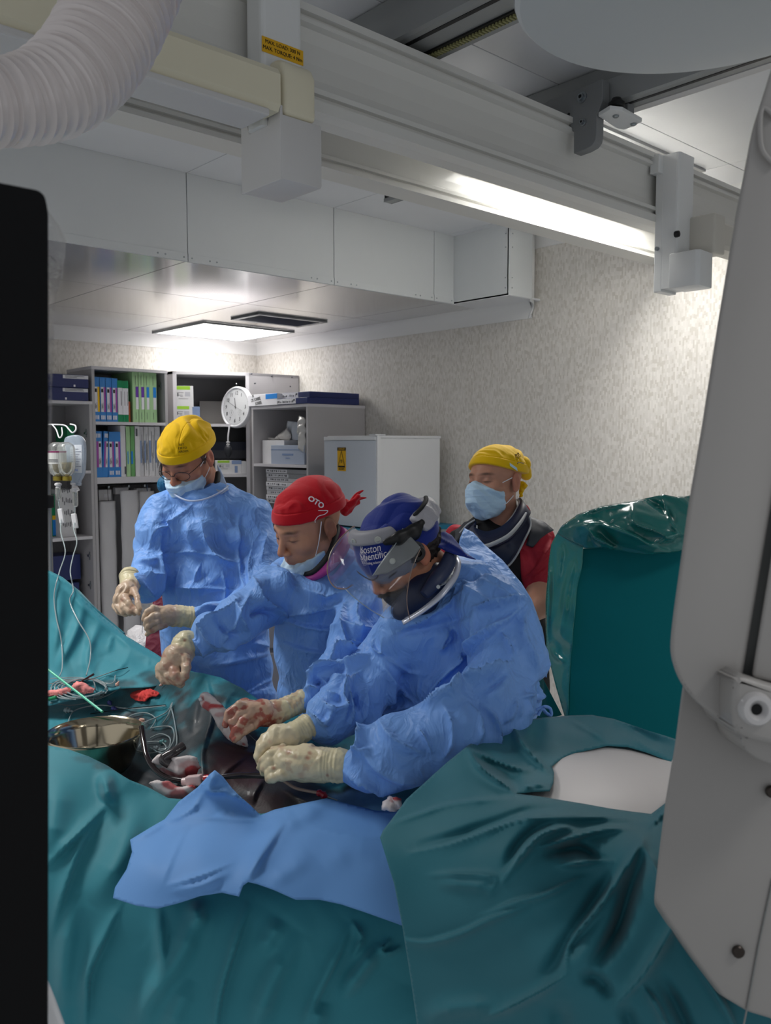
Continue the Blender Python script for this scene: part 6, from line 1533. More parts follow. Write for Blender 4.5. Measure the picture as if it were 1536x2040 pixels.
class Head:
    def __init__(s, px, py, d, yaw, pitch, roll=0.0, sc=1.0):
        """yaw: turned to the left of the picture, pitch: looking down (degrees)"""
        R_, U_, T_ = RT, np.array([0, 0, 1.0]), -unit(np.array([FW[0], FW[1], 0]))
        yw, pt, rl = map(math.radians, (yaw, pitch, roll))
        hz = -math.sin(yw) * R_ + math.cos(yw) * T_
        y = math.cos(pt) * hz - math.sin(pt) * U_
        z = math.cos(pt) * U_ + math.sin(pt) * hz
        x = np.cross(y, z)
        x, z = x * math.cos(rl) + z * math.sin(rl), z * math.cos(rl) - x * math.sin(rl)
        s.B = np.stack([x, y, z], 1) * sc; s.c = W(px, py, d); s.sc = sc
        s.Bi = np.linalg.inv(s.B)
    def w(s, P): return np.asarray(P, float) @ s.B.T + s.c          # local -> world
    def l(s, P): return (np.asarray(P, float) - s.c) @ s.Bi.T
    def wm(s, P):                                                    # same, with x counted towards the right of the picture
        return s.w(np.asarray(P, float) * np.array([-1, 1, 1]))
    def obj(s, name, fn, lo, hi, h, m, parent, colf=None, sub=0, disp=None, relaxn=1, label=None, smooth=True):
        mir = np.array([-1, 1, 1])
        lo, hi = (-hi[0], lo[1], lo[2]), (-lo[0], hi[1], hi[2])
        V, Q = nets(lambda P: fn(P * mir), lo, hi, h)
        if relaxn: V = relax(V, Q, relaxn, 0.35)
        for _ in range(sub): V, Q = split(V, Q)
        if disp is not None: V = V + vnormals(V, Q) * disp(V)[:, None]
        col = colf(V) if colf else None
        o = mk(name, s.w(V), Q, m, parent, smooth=smooth, col=col, label=label)
        s.last = (V, Q)
        return o
    def skull(s, parent, tone, h=0.0032, neckdir=None, fat=1.0):
        return s.obj('head', lambda P: head_fn(P, fat), (-0.11, -0.14, -0.23), (0.11, 0.14, 0.13), h, M_skin, parent, colf=tone, relaxn=1)
    def strap(s, name, pts, r, m, parent, sm=6, k=6): return tube(name, s.wm(np.array(pts)), r, m, parent, sm=sm, k=k)
def cap_fn(thick, cut, puff=0.0, tail=None):
    """cap: the skull grown by `thick`, kept above the plane cut = (z at y=0, slope along y)"""
    def fn(P):
        Q = P.copy(); Q[:, 0] = np.abs(Q[:, 0])
        d = ell(Q, (0, -0.012, 0.032), (0.076 + thick, 0.098 + thick, 0.086 + thick))
        if puff: d = smin(d, ell(Q, (0, -0.055, 0.045), (0.070 + puff * 0.5, 0.055 + puff, 0.065 + puff * 0.6)), 0.03)
        if tail is not None: d = smin(d, tail(P), 0.01)
        pl_ = cut[0] + cut[1] * P[:, 1] + (cut[2] * P[:, 1] ** 2 if len(cut) > 2 else 0) - P[:, 2]
        pl_ = pl_ / math.sqrt(1 + cut[1] ** 2)
        return smax(d, pl_, 0.003)
    return fn
def cap(H, parent, m, thick, cut, puff=0.0, cr=(0.04, 0.35), seam=True, tail=None, seed=2, label=None):
    fn = cap_fn(thick, cut, puff, tail)
    def disp(V):
        zc_ = V[:, 2] - (cut[0] + cut[1] * V[:, 1] + (cut[2] * V[:, 1] ** 2 if len(cut) > 2 else 0))
        b = np.exp(-((zc_ - 0.030) / 0.0016) ** 2) * -0.0022 + np.where(zc_ < 0.030, 0.0012, 0)
        c = crumple(V, cr[0], seed) * cr[1] * np.clip((zc_ - 0.028) / 0.02, 0.1, 1)
        vs = np.exp(-((np.abs(V[:, 0]) - 0.030 - 0.1 * np.abs(V[:, 1])) / 0.0013) ** 2) * -0.0018 * (zc_ > 0.03) if seam else 0
        w = 0.0016 * np.sin(V[:, 1] * 160 + 5 * vnoise(V * 25)) * np.clip(1 - np.abs(zc_ - 0.045) / 0.02, 0, 1)
        return b + c + vs + w
    o = H.obj('cap', fn, (-0.14, -0.19, -0.09), (0.14, 0.14, 0.16), 0.0036, m, parent, sub=1, disp=disp, relaxn=1, label=label)
    return o
from mathutils.bvhtree import BVHTree
def wrap_text(H, s, size, P0, n, up, m, parent, off=0.0012, sx=1.0, ext=0.0003, align='CENTER', bold=0.0):
    """lettering laid onto the last mesh of H, at local point P0 seen along -n"""
    V, Q = H.last; bvh = BVHTree.FromPolygons([tuple(v) for v in V], [tuple(map(int, q)) for q in Q])
    n = Vector((-n[0], n[1], n[2])).normalized(); P0 = (-P0[0], P0[1], P0[2]); up = (-up[0], up[1], up[2]); x = Vector(up).cross(n).normalized()
    M = frame(Vector(P0) + n * 0.08, x, up)
    def wr(VV):
        out = []
        for v in VV:
            depth = (Vector(v) - Vector(P0)).dot(n) - 0.08
            hit = bvh.ray_cast(Vector(v) + n * 0.02, -n)
            p = hit[0] + n * (off + depth) if hit[0] is not None else Vector(v) - n * 0.08
            out.append(p[:])
        return H.w(np.array(out))
    return text('lettering', s, size, M, m, parent, ext=ext, align=align, warp=wr, sx=sx, off=bold)
def line_on(H, pts, r, m, parent, n, name='embroidery', off=0.0008, sm=6):
    V, Q = H.last; bvh = BVHTree.FromPolygons([tuple(v) for v in V], [tuple(map(int, q)) for q in Q])
    n = Vector((-n[0], n[1], n[2])).normalized(); P = []
    for p in spline([(-a, b, c) for a, b, c in pts], sm):
        hit = bvh.ray_cast(Vector(p) + n * 0.1, -n)
        P.append((hit[0] + n * off)[:] if hit[0] is not None else tuple(p))
    return tube(name, H.w(np.array(P)), r, m, parent, k=5)
def mask(H, parent, seed=1, top=(0.006, 0.55)):
    def fn(P):
        Q = P.copy(); Q[:, 0] = np.abs(Q[:, 0])
        d = head_fn(P, 1.0, False, False)
        d = smin(d, ell(Q, (0, 0.066, -0.050), (0.050, 0.050, 0.058)), 0.02) - 0.0045
        d = smin(d, rcone(Q, (0, 0.100, -0.010), (0, 0.112, -0.060), 0.012, 0.020), 0.03)
        topz = Q[:, 2] - (top[0] - top[1] * Q[:, 0])
        d = np.maximum(d, topz)
        d = np.maximum(d, (0.030 + 0.25 * (P[:, 2] + 0.05)) - P[:, 1])
        d = np.maximum(d, -0.125 - P[:, 2])
        return d
    def disp(V):
        pl_ = sum(0.0016 * np.exp(-((V[:, 2] - z0 - 0.02 * np.abs(V[:, 0])) / 0.002) ** 2) for z0 in (-0.025, -0.045, -0.065, -0.085))
        return pl_ * np.clip(1 - np.abs(V[:, 0]) / 0.07, 0.2, 1) + crumple(V, 0.035, seed) * 0.5
    return H.obj('mask', fn, (-0.09, 0.0, -0.15), (0.09, 0.16, 0.03), 0.0034, M_mask, parent, sub=1, disp=disp, relaxn=1)

# ---- gloves: every finger its own chain rooted in the palm
GCUFF = np.array(lin('#d2c8a4')); GHAND = np.array(lin('#c3ab93')); GB = np.array(lin('#8f2a24'))
def glove(label, palm, fingers, cuff, parent, dirt=0.3, h=0.0023, tone=None, spot=()):
    """palm: chain of (x, y, d, r); fingers: list of chains; cuff: chain from palm to sleeve"""
    pa = [J(*p) for p in palm]; fs = [[J(*p) for p in f] for f in fingers]; cf_ = [J(*p) for p in cuff]
    def fn(P):
        d = chain(P, [p for p, r in pa], [r for p, r in pa], 0.008)
        d = smin(d, chain(P, [p for p, r in cf_], [r for p, r in cf_], 0.006), 0.008)
        for f in fs:
            d = smin(d, chain(P, [p for p, r in f], [r for p, r in f], 0.0025), 0.0035)
        return d
    A = [(p, r) for p, r in pa] + [(p, r) for p, r in cf_] + [q for f in fs for q in f]
    lo = np.min([p - r for p, r in A], 0) - 0.008; hi = np.max([p + r for p, r in A], 0) + 0.008
    c0, c1 = cf_[0][0], cf_[-1][0]; ax = unit(c1 - c0); Lc = np.linalg.norm(c1 - c0)
    def disp(V, N):
        t = (V - c0) @ ax
        rings = sum(0.0013 * np.exp(-((t - q * Lc) / 0.0022) ** 2) for q in (0.35, 0.5, 0.62, 0.78, 0.97)) * (t > 0)
        e = np.where(t > Lc * 0.9, 0.0012, 0)
        return rings + e + crumple(V, 0.022, 3) * 0.35 + 0.0006 * vnoise(V * 160)
    def colf(V):
        t = np.clip(((V - c0) @ ax) / Lc * 2.2 + 0.45, 0, 1)[:, None]
        c = (tone if tone is not None else GHAND) * (1 - t) + GCUFF * t
        n = fbm(V * 55, 4, int(palm[0][0])); f = np.clip((n - 0.42 + dirt * 0.65) * 3.2, 0, 0.85) * dirt * 1.5 * (1 - t[:, 0] * 0.65)
        XY, _ = PJ(V)
        for x, y, r, s in spot: f = np.maximum(f, s * np.clip(1.3 - np.hypot(XY[:, 0] - x, XY[:, 1] - y) / r + 0.5 * n, 0, 1))
        f = np.clip(f, 0, 0.9)[:, None]
        return c * (1 - f) + GB * f
    return sdf_obj('glove', fn, lo, hi, h, M_glove, parent, disp=disp, colf=colf, relaxn=1, label=label)
def legs(parent, x, d, w, zt, m=M_navyc):
    """trousers and shoes below the gown, down to the floor"""
    c = W(x, 1100, d); f = unit(np.array([-FW[0], -FW[1], 0])); 
    for s in (-1, 1):
        p = c + RT * s * w; a = np.array([p[0], p[1], zt]); b = np.array([p[0], p[1], 0.10]) + RT * s * 0.02
        V, Q = nets(lambda P: smin(rcone(P, a, (a + b) / 2, 0.085, 0.065), rcone(P, (a + b) / 2, b, 0.065, 0.055), 0.02), np.minimum(a, b) - 0.1, np.maximum(a, b) + 0.1, 0.025)
        mk('trouser_leg', V, Q, m, parent, smooth=True)
        t = b + f * 0.17
        V, Q = nets(lambda P: np.maximum(smin(rcone(P, (b[0], b[1], 0.05), (t[0], t[1], 0.035), 0.05, 0.042), rcone(P, (b[0], b[1], 0.09), (b[0], b[1], 0.05), 0.045, 0.05), 0.02), -P[:, 2]), np.minimum(b, t) - 0.12, np.maximum(b, t) + 0.1, 0.014)
        mk('shoe', V, Q, M_blk, parent, smooth=True)
AXF = FW
# ------------------------------------------------------------ left man: yellow cap, glasses, gown
f1 = W(420, 1400, 2.75); p1 = thing('person', 'man in yellow cap, glasses and blue gown standing at the left', 'person', (f1[0], f1[1], 0))
torso = [(400, 1010, 2.76, 42), (408, 1080, 2.75, 86), (418, 1170, 2.74, 96), (430, 1270, 2.74, 102), (438, 1400, 2.74, 106), (440, 1560, 2.74, 108), (440, 1900, 2.74, 112)]
parts = [dict(pts=torso, ax=AXF, s=1.45), dict(pts=[(345, 1010, 2.76, 34), (400, 992, 2.78, 38), (455, 1006, 2.78, 38), (500, 1030, 2.78, 40)], k=0.05),
         dict(pts=[(320, 1022, 2.74, 36), (303, 1085, 2.70, 35), (300, 1135, 2.66, 37), (290, 1165, 2.60, 32), (266, 1158, 2.52, 15)], k=0.02),
         dict(pts=[(500, 1035, 2.78, 42), (516, 1110, 2.76, 42), (512, 1190, 2.66, 40), (450, 1225, 2.52, 30), (390, 1228, 2.42, 17)], k=0.02),
         dict(pts=[(392, 950, 2.76, 38)], neg=True, k=0.01)]
st = [([(388, 1000), (352, 1040), (310, 1060), (295, 1090)], 9, 0.010, 'r'), ([(400, 1030), (412, 1080), (440, 1115), (480, 1120)], 8, 0.012, 'r'), ([(430, 1045), (455, 1090), (500, 1105)], 14, -0.010, 'g'), ([(405, 1080), (400, 1130), (440, 1180)], 12, -0.006, 'g'),
      ([(300, 1105), (390, 1100), (470, 1120)], 6, 0.007, 'r'), ([(322, 1060), (324, 1120), (328, 1195)], 4, 0.014, 's'), ([(478, 1020), (476, 1080), (482, 1150), (498, 1215)], 4, 0.014, 's'), ([(505, 1080), (495, 1130), (500, 1180)], 5, 0.007, 'r'), ([(530, 1060), (520, 1120)], 6, 0.008, 'r'),
      ([(330, 1170), (400, 1172), (470, 1175)], 3, 0.005, 'r'), ([(330, 1215), (420, 1212), (480, 1210)], 3, 0.004, 'r'), ([(280, 1140), (300, 1150), (322, 1145)], 5, 0.008, 'r'), ([(270, 1120), (300, 1118), (318, 1108)], 7, 0.008, 'g'), ([(262, 1150), (290, 1170), (310, 1190)], 6, 0.008, 'r'),
      ([(360, 1120), (350, 1160), (355, 1200)], 4, 0.004, 'r'), ([(400, 1110), (385, 1160), (380, 1200)], 4, 0.004, 'r'), ([(440, 1130), (450, 1170), (445, 1210)], 4, 0.004, 'r'), ([(540, 1300), (470, 1320), (400, 1330)], 8, 0.014, 's'), ([(545, 1240), (500, 1260), (430, 1265)], 9, 0.010, 'g'),
      ([(548, 1350), (500, 1375), (470, 1390)], 5, 0.006, 'r'), ([(400, 1215), (430, 1208), (470, 1215)], 4, 0.006, 'r'), ([(500, 1280), (540, 1290)], 6, 0.008, 'r'), ([(370, 1250), (375, 1320)], 6, 0.006, 'r'), ([(330, 1010), (345, 1050), (340, 1090)], 8, 0.006, 'g'), ([(375, 1040), (380, 1100)], 9, 0.006, 'g')]
zb1 = 0.3
gown('gown', parts, st, M_gown, p1, cutf=lambda P: zb1 - P[:, 2], seed=5)
legs(p1, 440, 2.72, 0.11, 0.45)
H1 = Head(373, 912, 2.76, 22, 34, 3, 0.96)
H1.skull(p1, skin_tone('#b07b64', 0.15))
M_c1 = cap(H1, p1, M_ycap, 0.012, (0.028, 0.10), puff=0.010, seed=3)
for i, s in enumerate(('EST', 'ORTO', 'ARDIM')): wrap_text(H1, s, 0.010, (0.045, 0.06, 0.096 - i * 0.013), (0.45, 0.8, 0.5), (0, -0.4, 1), mat('thread_olive', '#5a4a06', 0.7), M_c1)
mask(H1, p1, 1, (-0.030, 0.10))
for s in (1,):
    H1.strap('mask_strap', [(0.050 * s, 0.062, -0.020), (0.070 * s, 0.030, -0.004), (0.082 * s, 0.0, 0.020)], 0.0014, M_strap, p1)
    H1.strap('mask_strap', [(0.052 * s, 0.045, -0.075), (0.070 * s, 0.020, -0.050), (0.080 * s, -0.002, -0.028)], 0.0014, M_strap, p1)
gl = []
for s in (-1, 1):
    c = np.array([s * 0.033, 0.101, -0.004])
    ring = [c + np.array([math.cos(t) * 0.026 + 0, -abs(math.cos(t)) * 0.0 - (s * math.cos(t) > 0) * 0.010 * abs(math.cos(t)), math.sin(t) * 0.017]) for t in np.linspace(0, 2 * math.pi, 24, endpoint=False)]
    gl.append(ring)
t = tube('glasses', H1.w(np.array(gl[0])), 0.0011, M_frame, p1, k=6, closed=True); tube('lens_rim', H1.w(np.array(gl[1])), 0.0011, M_frame, t, k=6, closed=True)
for i in (0, 1): mk('lens', H1.w(np.array(gl[i])), [tuple(range(24))], M_lens, t)
H1.strap('bridge', [(-0.008, 0.104, -0.002), (0, 0.108, 0.002), (0.008, 0.104, -0.002)], 0.0012, M_frame, t)
for s in (-1, 1): H1.strap('temple', [(0.058 * s, 0.090, 0.002), (0.072 * s, 0.055, 0.006), (0.083 * s, 0.0, 0.012)], 0.0012, M_frame, t)
H1.strap('sideburn', [(0.071, 0.018, 0.030), (0.074, 0.014, 0.010), (0.073, 0.014, -0.006)], 0.006, mat('sideburn_hair', '#5b4a3f', 0.8, bump=(200, 0.8, 0.002)), p1)
# collar: black undershirt and pale gown edge
tube('undershirt_collar', [W(x, y, d) for x, y, d in ((410, 990, 2.72), (424, 976, 2.735), (432, 960, 2.75), (434, 942, 2.78))], [0.006, 0.009, 0.010, 0.008], M_blk, p1, sm=6, k=12)
tube('gown_neckline', [W(x, y, d) for x, y, d in ((338, 972, 2.73), (352, 988, 2.69), (378, 998, 2.67), (410, 994, 2.675), (438, 981, 2.70), (455, 968, 2.74))], [0.0032] * 6, mat('gown_edge', '#b4c3e0', 0.5), p1, sm=6, k=8)
cloth('gown_back_flap', [(432, 925), (440, 935), (450, 960), (456, 975), (440, 985), (430, 975), (436, 950)], [(432, 925, 2.80), (456, 975, 2.72), (436, 985, 2.70), (440, 950, 2.77)], [], mat('clear_gown_edge', '#9fb4d6', 0.4), 3, p1)
glove('gloved right hand pinching a fine wire', [(262, 1163, 2.50, 17), (250, 1180, 2.46, 18), (243, 1196, 2.44, 17)],
      [[(250, 1190, 2.42, 9), (257, 1203, 2.40, 7), (267, 1214, 2.39, 5.6), (277, 1222, 2.38, 4.8)], [(266, 1176, 2.44, 8), (273, 1190, 2.41, 6.5), (275, 1203, 2.39, 5.6), (279, 1214, 2.38, 4.8)],
       [(238, 1196, 2.44, 9), (236, 1209, 2.42, 7.5), (246, 1219, 2.40, 6.5), (258, 1222, 2.41, 5.5)], [(234, 1192, 2.46, 9), (231, 1206, 2.45, 8), (238, 1218, 2.43, 7), (250, 1223, 2.43, 6)], [(245, 1196, 2.43, 8), (247, 1210, 2.40, 7), (258, 1219, 2.39, 6), (268, 1223, 2.40, 5)]],
      [(258, 1170, 2.49, 17), (258, 1148, 2.53, 18.5)], p1, dirt=0.12, spot=((262, 1208, 6, 0.35), (243, 1195, 4, 0.4)))
glove('gloved left hand with curled fingers', [(352, 1227, 2.40, 21), (335, 1226, 2.38, 20), (322, 1226, 2.36, 18)],
      [[(322, 1216, 2.36, 9), (305, 1213, 2.34, 7.5), (293, 1220, 2.33, 6.5), (287, 1234, 2.33, 5.8)], [(318, 1225, 2.35, 8.5), (304, 1228, 2.32, 7), (293, 1235, 2.31, 6), (290, 1245, 2.32, 5.5)],
       [(320, 1236, 2.35, 8), (306, 1240, 2.32, 7), (297, 1246, 2.31, 6.2), (292, 1254, 2.32, 5.4)], [(326, 1244, 2.36, 8), (312, 1250, 2.33, 6.5), (300, 1256, 2.32, 5.6), (293, 1263, 2.33, 5)]],
      [(350, 1227, 2.40, 19.5), (383, 1229, 2.42, 20)], p1, dirt=0.16, spot=((303, 1258, 6, 0.45), (330, 1248, 5, 0.35), (345, 1212, 5, 0.2)))
# things just behind him
cloth('apron_side', [(292, 1262), (300, 1225), (306, 1192), (322, 1188), (340, 1200), (340, 1330), (288, 1300)], [(292, 1262, 2.80), (322, 1188, 2.83), (340, 1330, 2.76), (300, 1290, 2.78)], [([(308, 1200), (305, 1260)], 5, 0.02, 'g')], mat('crimson_cloth', '#6f1830', 0.6, crumple=(14, 0.4, 0.01)), 4, p1, thick=0.01, label='crimson apron side hanging out beside the gown')
sdf_obj('hood', lambda P: ell(P, W(330, 966, 2.86), (0.028, 0.03, 0.032)), W(330, 966, 2.86) - 0.06, W(330, 966, 2.86) + 0.06, 0.005, mat('dark_teal_cap', '#0f5f86', 0.6, crumple=(30, 0.6, 0.01)), p1, label='dark teal bunched cloth behind the shoulder')
wb = W(275, 1330, 3.1)
bn = thing('waste_bin', 'pale bin lined with a crumpled white bag behind the raised teal drape', 'bin', (wb[0], wb[1], 0))
lathe('bucket', (wb[0], wb[1], 0), [(0.11, 0), (0.15, 0.80), (0.155, 0.80), (0.155, 0.82), (0.14, 0.82)], M_mel, bn, k=32)
cloth('liner', [(244, 1330), (246, 1275), (255, 1256), (270, 1245), (284, 1246), (295, 1258), (305, 1330)], [(250, 1262, 3.06), (284, 1246, 3.06), (290, 1320, 2.98), (250, 1320, 2.98), (270, 1270, 3.0)], [], mat('white_bag', '#c9c6c8', 0.4, crumple=(20, 0.6, 0.01)), 3, bn, cr=(0.03, 1.0))
bag('hanging_papers', 'striped white pouches hanging in the cabinet behind the left glove', 'pouch', [(277, 1188), (316, 1176), (322, 1195), (312, 1230), (305, 1300), (276, 1300)], 2.98, M_card, 0.01)
# ------------------------------------------------------------ second man: red cap, mask pulled down, gown
f2 = W(650, 1400, 2.42); p2 = thing('person', 'man in red cap with mask pulled below the mouth and blue gown', 'person', (f2[0], f2[1], 0))
torso = [(645, 1168, 2.45, 55), (645, 1210, 2.40, 90), (660, 1300, 2.42, 103), (664, 1400, 2.44, 106), (658, 1560, 2.46, 102), (660, 1950, 2.48, 106)]
parts = [dict(pts=torso, ax=AXF, s=1.4), dict(pts=[(576, 1142, 2.46, 38), (620, 1155, 2.46, 38), (680, 1135, 2.44, 42), (712, 1140, 2.40, 40)], k=0.05),
         dict(pts=[(574, 1158, 2.46, 40), (530, 1192, 2.34, 44), (478, 1232, 2.22, 44), (430, 1262, 2.18, 42), (384, 1288, 2.15, 19)], k=0.03),
         dict(pts=[(712, 1148, 2.38, 42), (715, 1210, 2.32, 44), (702, 1285, 2.22, 44), (660, 1345, 2.12, 42), (612, 1394, 2.06, 18)], k=0.02),
         dict(pts=[(530, 1145, 2.34, 14), (562, 1180, 2.33, 26), (620, 1196, 2.33, 34), (690, 1190, 2.34, 32)], k=0.03),
         dict(pts=[(602, 1102, 2.31, 60), (610, 1040, 2.30, 60)], neg=True, k=0.015)]
st = [([(508, 1115), (516, 1200), (610, 1215), (700, 1205)], 5, 0.012, 'r'), ([(560, 1225), (640, 1250), (735, 1240)], 6, 0.012, 's'), ([(555, 1275), (640, 1300), (730, 1290)], 8, 0.010, 's'), ([(535, 1110), (560, 1150), (590, 1190)], 9, 0.007, 'g'), ([(600, 1170), (650, 1190), (700, 1170)], 8, 0.008, 'r'),
      ([(548, 1225), (520, 1215), (500, 1230)], 6, -0.012, 'g'), ([(480, 1190), (455, 1215), (420, 1235), (390, 1265)], 7, 0.014, 'r'), ([(500, 1180), (470, 1240), (440, 1290)], 7, 0.012, 'r'), ([(470, 1195), (480, 1230), (500, 1260)], 8, 0.012, 'r'), ([(430, 1225), (450, 1255), (480, 1270)], 6, -0.010, 'g'),
      ([(400, 1240), (415, 1270), (440, 1295)], 5, 0.012, 'r'), ([(440, 1290), (470, 1290), (520, 1265)], 6, 0.010, 'r'), ([(380, 1270), (400, 1290), (410, 1310)], 5, 0.008, 'r'), ([(530, 1150), (500, 1200)], 12, 0.006, 'g'),
      ([(690, 1190), (685, 1260), (695, 1300)], 6, 0.012, 'r'), ([(720, 1180), (710, 1230), (722, 1280)], 5, 0.012, 'r'), ([(742, 1175), (735, 1220)], 5, 0.010, 'r'), ([(690, 1245), (715, 1260), (745, 1255)], 7, 0.013, 'r'), ([(685, 1290), (700, 1288), (722, 1292)], 6, 0.014, 'r'),
      ([(655, 1325), (670, 1300), (690, 1300), (715, 1310)], 6, 0.018, 'r'), ([(610, 1370), (640, 1330), (680, 1325)], 6, 0.020, 'r'), ([(668, 1318), (685, 1335), (690, 1350)], 6, 0.018, 'r'), ([(605, 1378), (625, 1372), (640, 1385)], 5, 0.014, 'r'), ([(640, 1350), (660, 1370), (680, 1380)], 7, 0.012, 'r'), ([(625, 1355), (640, 1362)], 5, -0.01, 'g')]
gown('gown', parts, st, M_gown, p2, cutf=lambda P: 0.3 - P[:, 2], seed=11)
legs(p2, 658, 2.46, 0.11, 0.45)
H2 = Head(614, 1048, 2.40, 48, 24, 4, 1.02)
def hl2(P): return np.clip((0.035 - np.abs(P[:, 1] + 0.005)) / 0.015, 0, 1) * np.clip((P[:, 2] + 0.045) / 0.02, 0, 1) * np.clip((np.abs(P[:, 0]) - 0.06) / 0.006, 0, 1) * 0.45 * (P[:, 2] > -0.03)
H2.skull(p2, skin_tone('#bd8a6e', 0.3, hl2))
knot = lambda P: smin(smin(ell(P, (0.020, -0.125, -0.004), (0.017, 0.022, 0.020)), rcone(P, (0.02, -0.125, -0.004), (0.035, -0.165, 0.010), 0.012, 0.007), 0.01), rcone(P, (0.02, -0.13, -0.008), (0.02, -0.172, -0.012), 0.011, 0.006), 0.008)
c2 = cap(H2, p2, M_rcap, 0.009, (0.038, 0.14), puff=0.012, seed=8, seam=False, cr=(0.045, 0.3))
H2.obj('cap_knot', knot, (-0.03, -0.20, -0.06), (0.07, -0.08, 0.06), 0.003, M_rcap, p2, disp=lambda V: crumple(V, 0.02, 2) * 0.9)
for pts in ([(0.02, -0.15, 0.0), (0.02, -0.178, 0.012), (0.028, -0.198, 0.016)], [(0.02, -0.15, -0.004), (0.018, -0.18, -0.004), (0.022, -0.205, -0.012)]): H2.strap('cap_tie', pts, [0.008, 0.006, 0.002], M_rcap, p2, k=6)
H2.last = None
Vc = np.array([v.co[:] for v in c2.data.vertices]) + worldloc(p2); Vl = H2.l(Vc); H2.last = (Vl, np.array([list(p.vertices) for p in c2.data.polygons]))
M_th = mat('thread_white', '#eee6ea', 0.6)
wrap_text(H2, 'OTO', 0.021, (0.075, 0.000, 0.084), (0.9, 0.15, 0.35), (0.15, -1.05, 0.7), M_th, c2, bold=0.0006)
line_on(H2, [(0.085, 0.032, 0.040), (0.085, 0.016, 0.050), (0.085, -0.006, 0.046), (0.085, -0.018, 0.050), (0.085, -0.004, 0.058), (0.085, 0.008, 0.064)], 0.0012, M_th, c2, (0.95, 0.2, 0.2))
def m2(P):
    Q = P.copy(); Q[:, 0] = np.abs(Q[:, 0])
    d = head_fn(P, 1.0, False, False)
    d = smin(d, ell(Q, (0, 0.076, -0.104), (0.050, 0.044, 0.044)), 0.02) - 0.005
    n = np.maximum(P[:, 2] - (-0.064 - 0.10 * Q[:, 0] - 0.25 * (P[:, 1] - 0.09)), (0.020) - P[:, 1])
    return np.maximum(np.maximum(d, n), -0.150 - P[:, 2])
H2.obj('mask', m2, (-0.09, 0.0, -0.17), (0.09, 0.15, -0.02), 0.0032, M_mask, p2, sub=1, disp=lambda V: crumple(V, 0.03, 4) * 0.6 + 0.0015 * np.exp(-((V[:, 2] + 0.09) / 0.002) ** 2))
H2.strap('mask_strap', [(0.056, 0.046, -0.062), (0.072, 0.030, -0.020), (0.080, 0.008, 0.030)], 0.0014, M_strap, p2)
H2.strap('mask_strap', [(0.050, 0.028, -0.105), (0.068, 0.010, -0.075), (0.080, -0.006, -0.036)], 0.0014, M_strap, p2)
# magenta and black collar
def ribbon(name, A, B, m, parent, th=0.004, sm=8):
    A = spline(A, sm); B = spline(B, sm); n = len(A)
    return mk(name, np.concatenate([A, B]), [(i, i + 1, n + i + 1, n + i) for i in range(n - 1)], m, parent, smooth=True, solid=th)
cA = [W(x, y, d) for x, y, d in ((596, 1150, 2.36), (625, 1146, 2.33), (652, 1122, 2.30), (668, 1090, 2.33), (677, 1062, 2.38), (672, 1048, 2.42))]
cB = [W(x, y, d) for x, y, d in ((598, 1158, 2.35), (630, 1156, 2.32), (664, 1136, 2.27), (690, 1105, 2.30), (700, 1075, 2.35), (690, 1058, 2.40))]
ribbon('neck_collar', cA, cB, M_mag, p2, 0.006)
cC = [W(x, y, d) for x, y, d in ((594, 1144, 2.37), (622, 1138, 2.34), (646, 1114, 2.31), (660, 1085, 2.34), (668, 1055, 2.39), (668, 1046, 2.42))]
ribbon('collar_edge', cC, [p * 1.0 for p in cA], M_blk, p2, 0.008)
glove('gloved right hand reaching down over the drape', [(366, 1293, 2.14, 25), (352, 1312, 2.12, 28), (342, 1328, 2.11, 27)],
      [[(336, 1332, 2.10, 12), (338, 1345, 2.08, 10), (348, 1356, 2.08, 8.5), (361, 1364, 2.09, 7)], [(346, 1332, 2.09, 12), (350, 1346, 2.07, 10), (356, 1356, 2.07, 8), (363, 1362, 2.08, 7)],
       [(322, 1330, 2.12, 12), (320, 1345, 2.11, 10), (328, 1354, 2.10, 9), (340, 1357, 2.10, 8)], [(330, 1332, 2.11, 12), (330, 1347, 2.10, 10), (338, 1356, 2.09, 8.5)], [(368, 1312, 2.10, 11), (372, 1330, 2.08, 9), (368, 1346, 2.07, 8), (362, 1356, 2.07, 7)]],
      [(364, 1296, 2.14, 22), (371, 1280, 2.15, 24)], p2, dirt=0.3, spot=((348, 1338, 12, 0.5), (354, 1352, 8, 0.6), (340, 1318, 10, 0.25), (368, 1276, 4, 0.7)))
glove('blood smeared left glove reaching over the field', [(545, 1421, 2.02, 25), (522, 1420, 2.0, 26), (502, 1420, 1.99, 22)],
      [[(500, 1408, 1.99, 11), (478, 1406, 1.975, 9.5), (457, 1420, 1.965, 8.5), (449, 1444, 1.96, 7)], [(498, 1414, 1.98, 11), (478, 1422, 1.965, 9), (464, 1438, 1.955, 8), (466, 1456, 1.955, 7)],
       [(502, 1422, 1.975, 10), (485, 1436, 1.955, 9), (472, 1453, 1.945, 8), (463, 1468, 1.945, 6.5)], [(520, 1436, 1.98, 11), (500, 1448, 1.955, 9), (483, 1460, 1.945, 7.5), (468, 1474, 1.94, 6)], [(505, 1404, 2.01, 10), (490, 1400, 2.0, 9), (474, 1404, 1.99, 8)]],
      [(548, 1420, 2.02, 22), (602, 1397, 2.06, 22)], p2, dirt=0.62, tone=np.array(lin('#b99a84')), spot=((460, 1430, 14, 0.55), (475, 1455, 9, 0.6), (500, 1432, 12, 0.3), (530, 1440, 8, 0.5)))
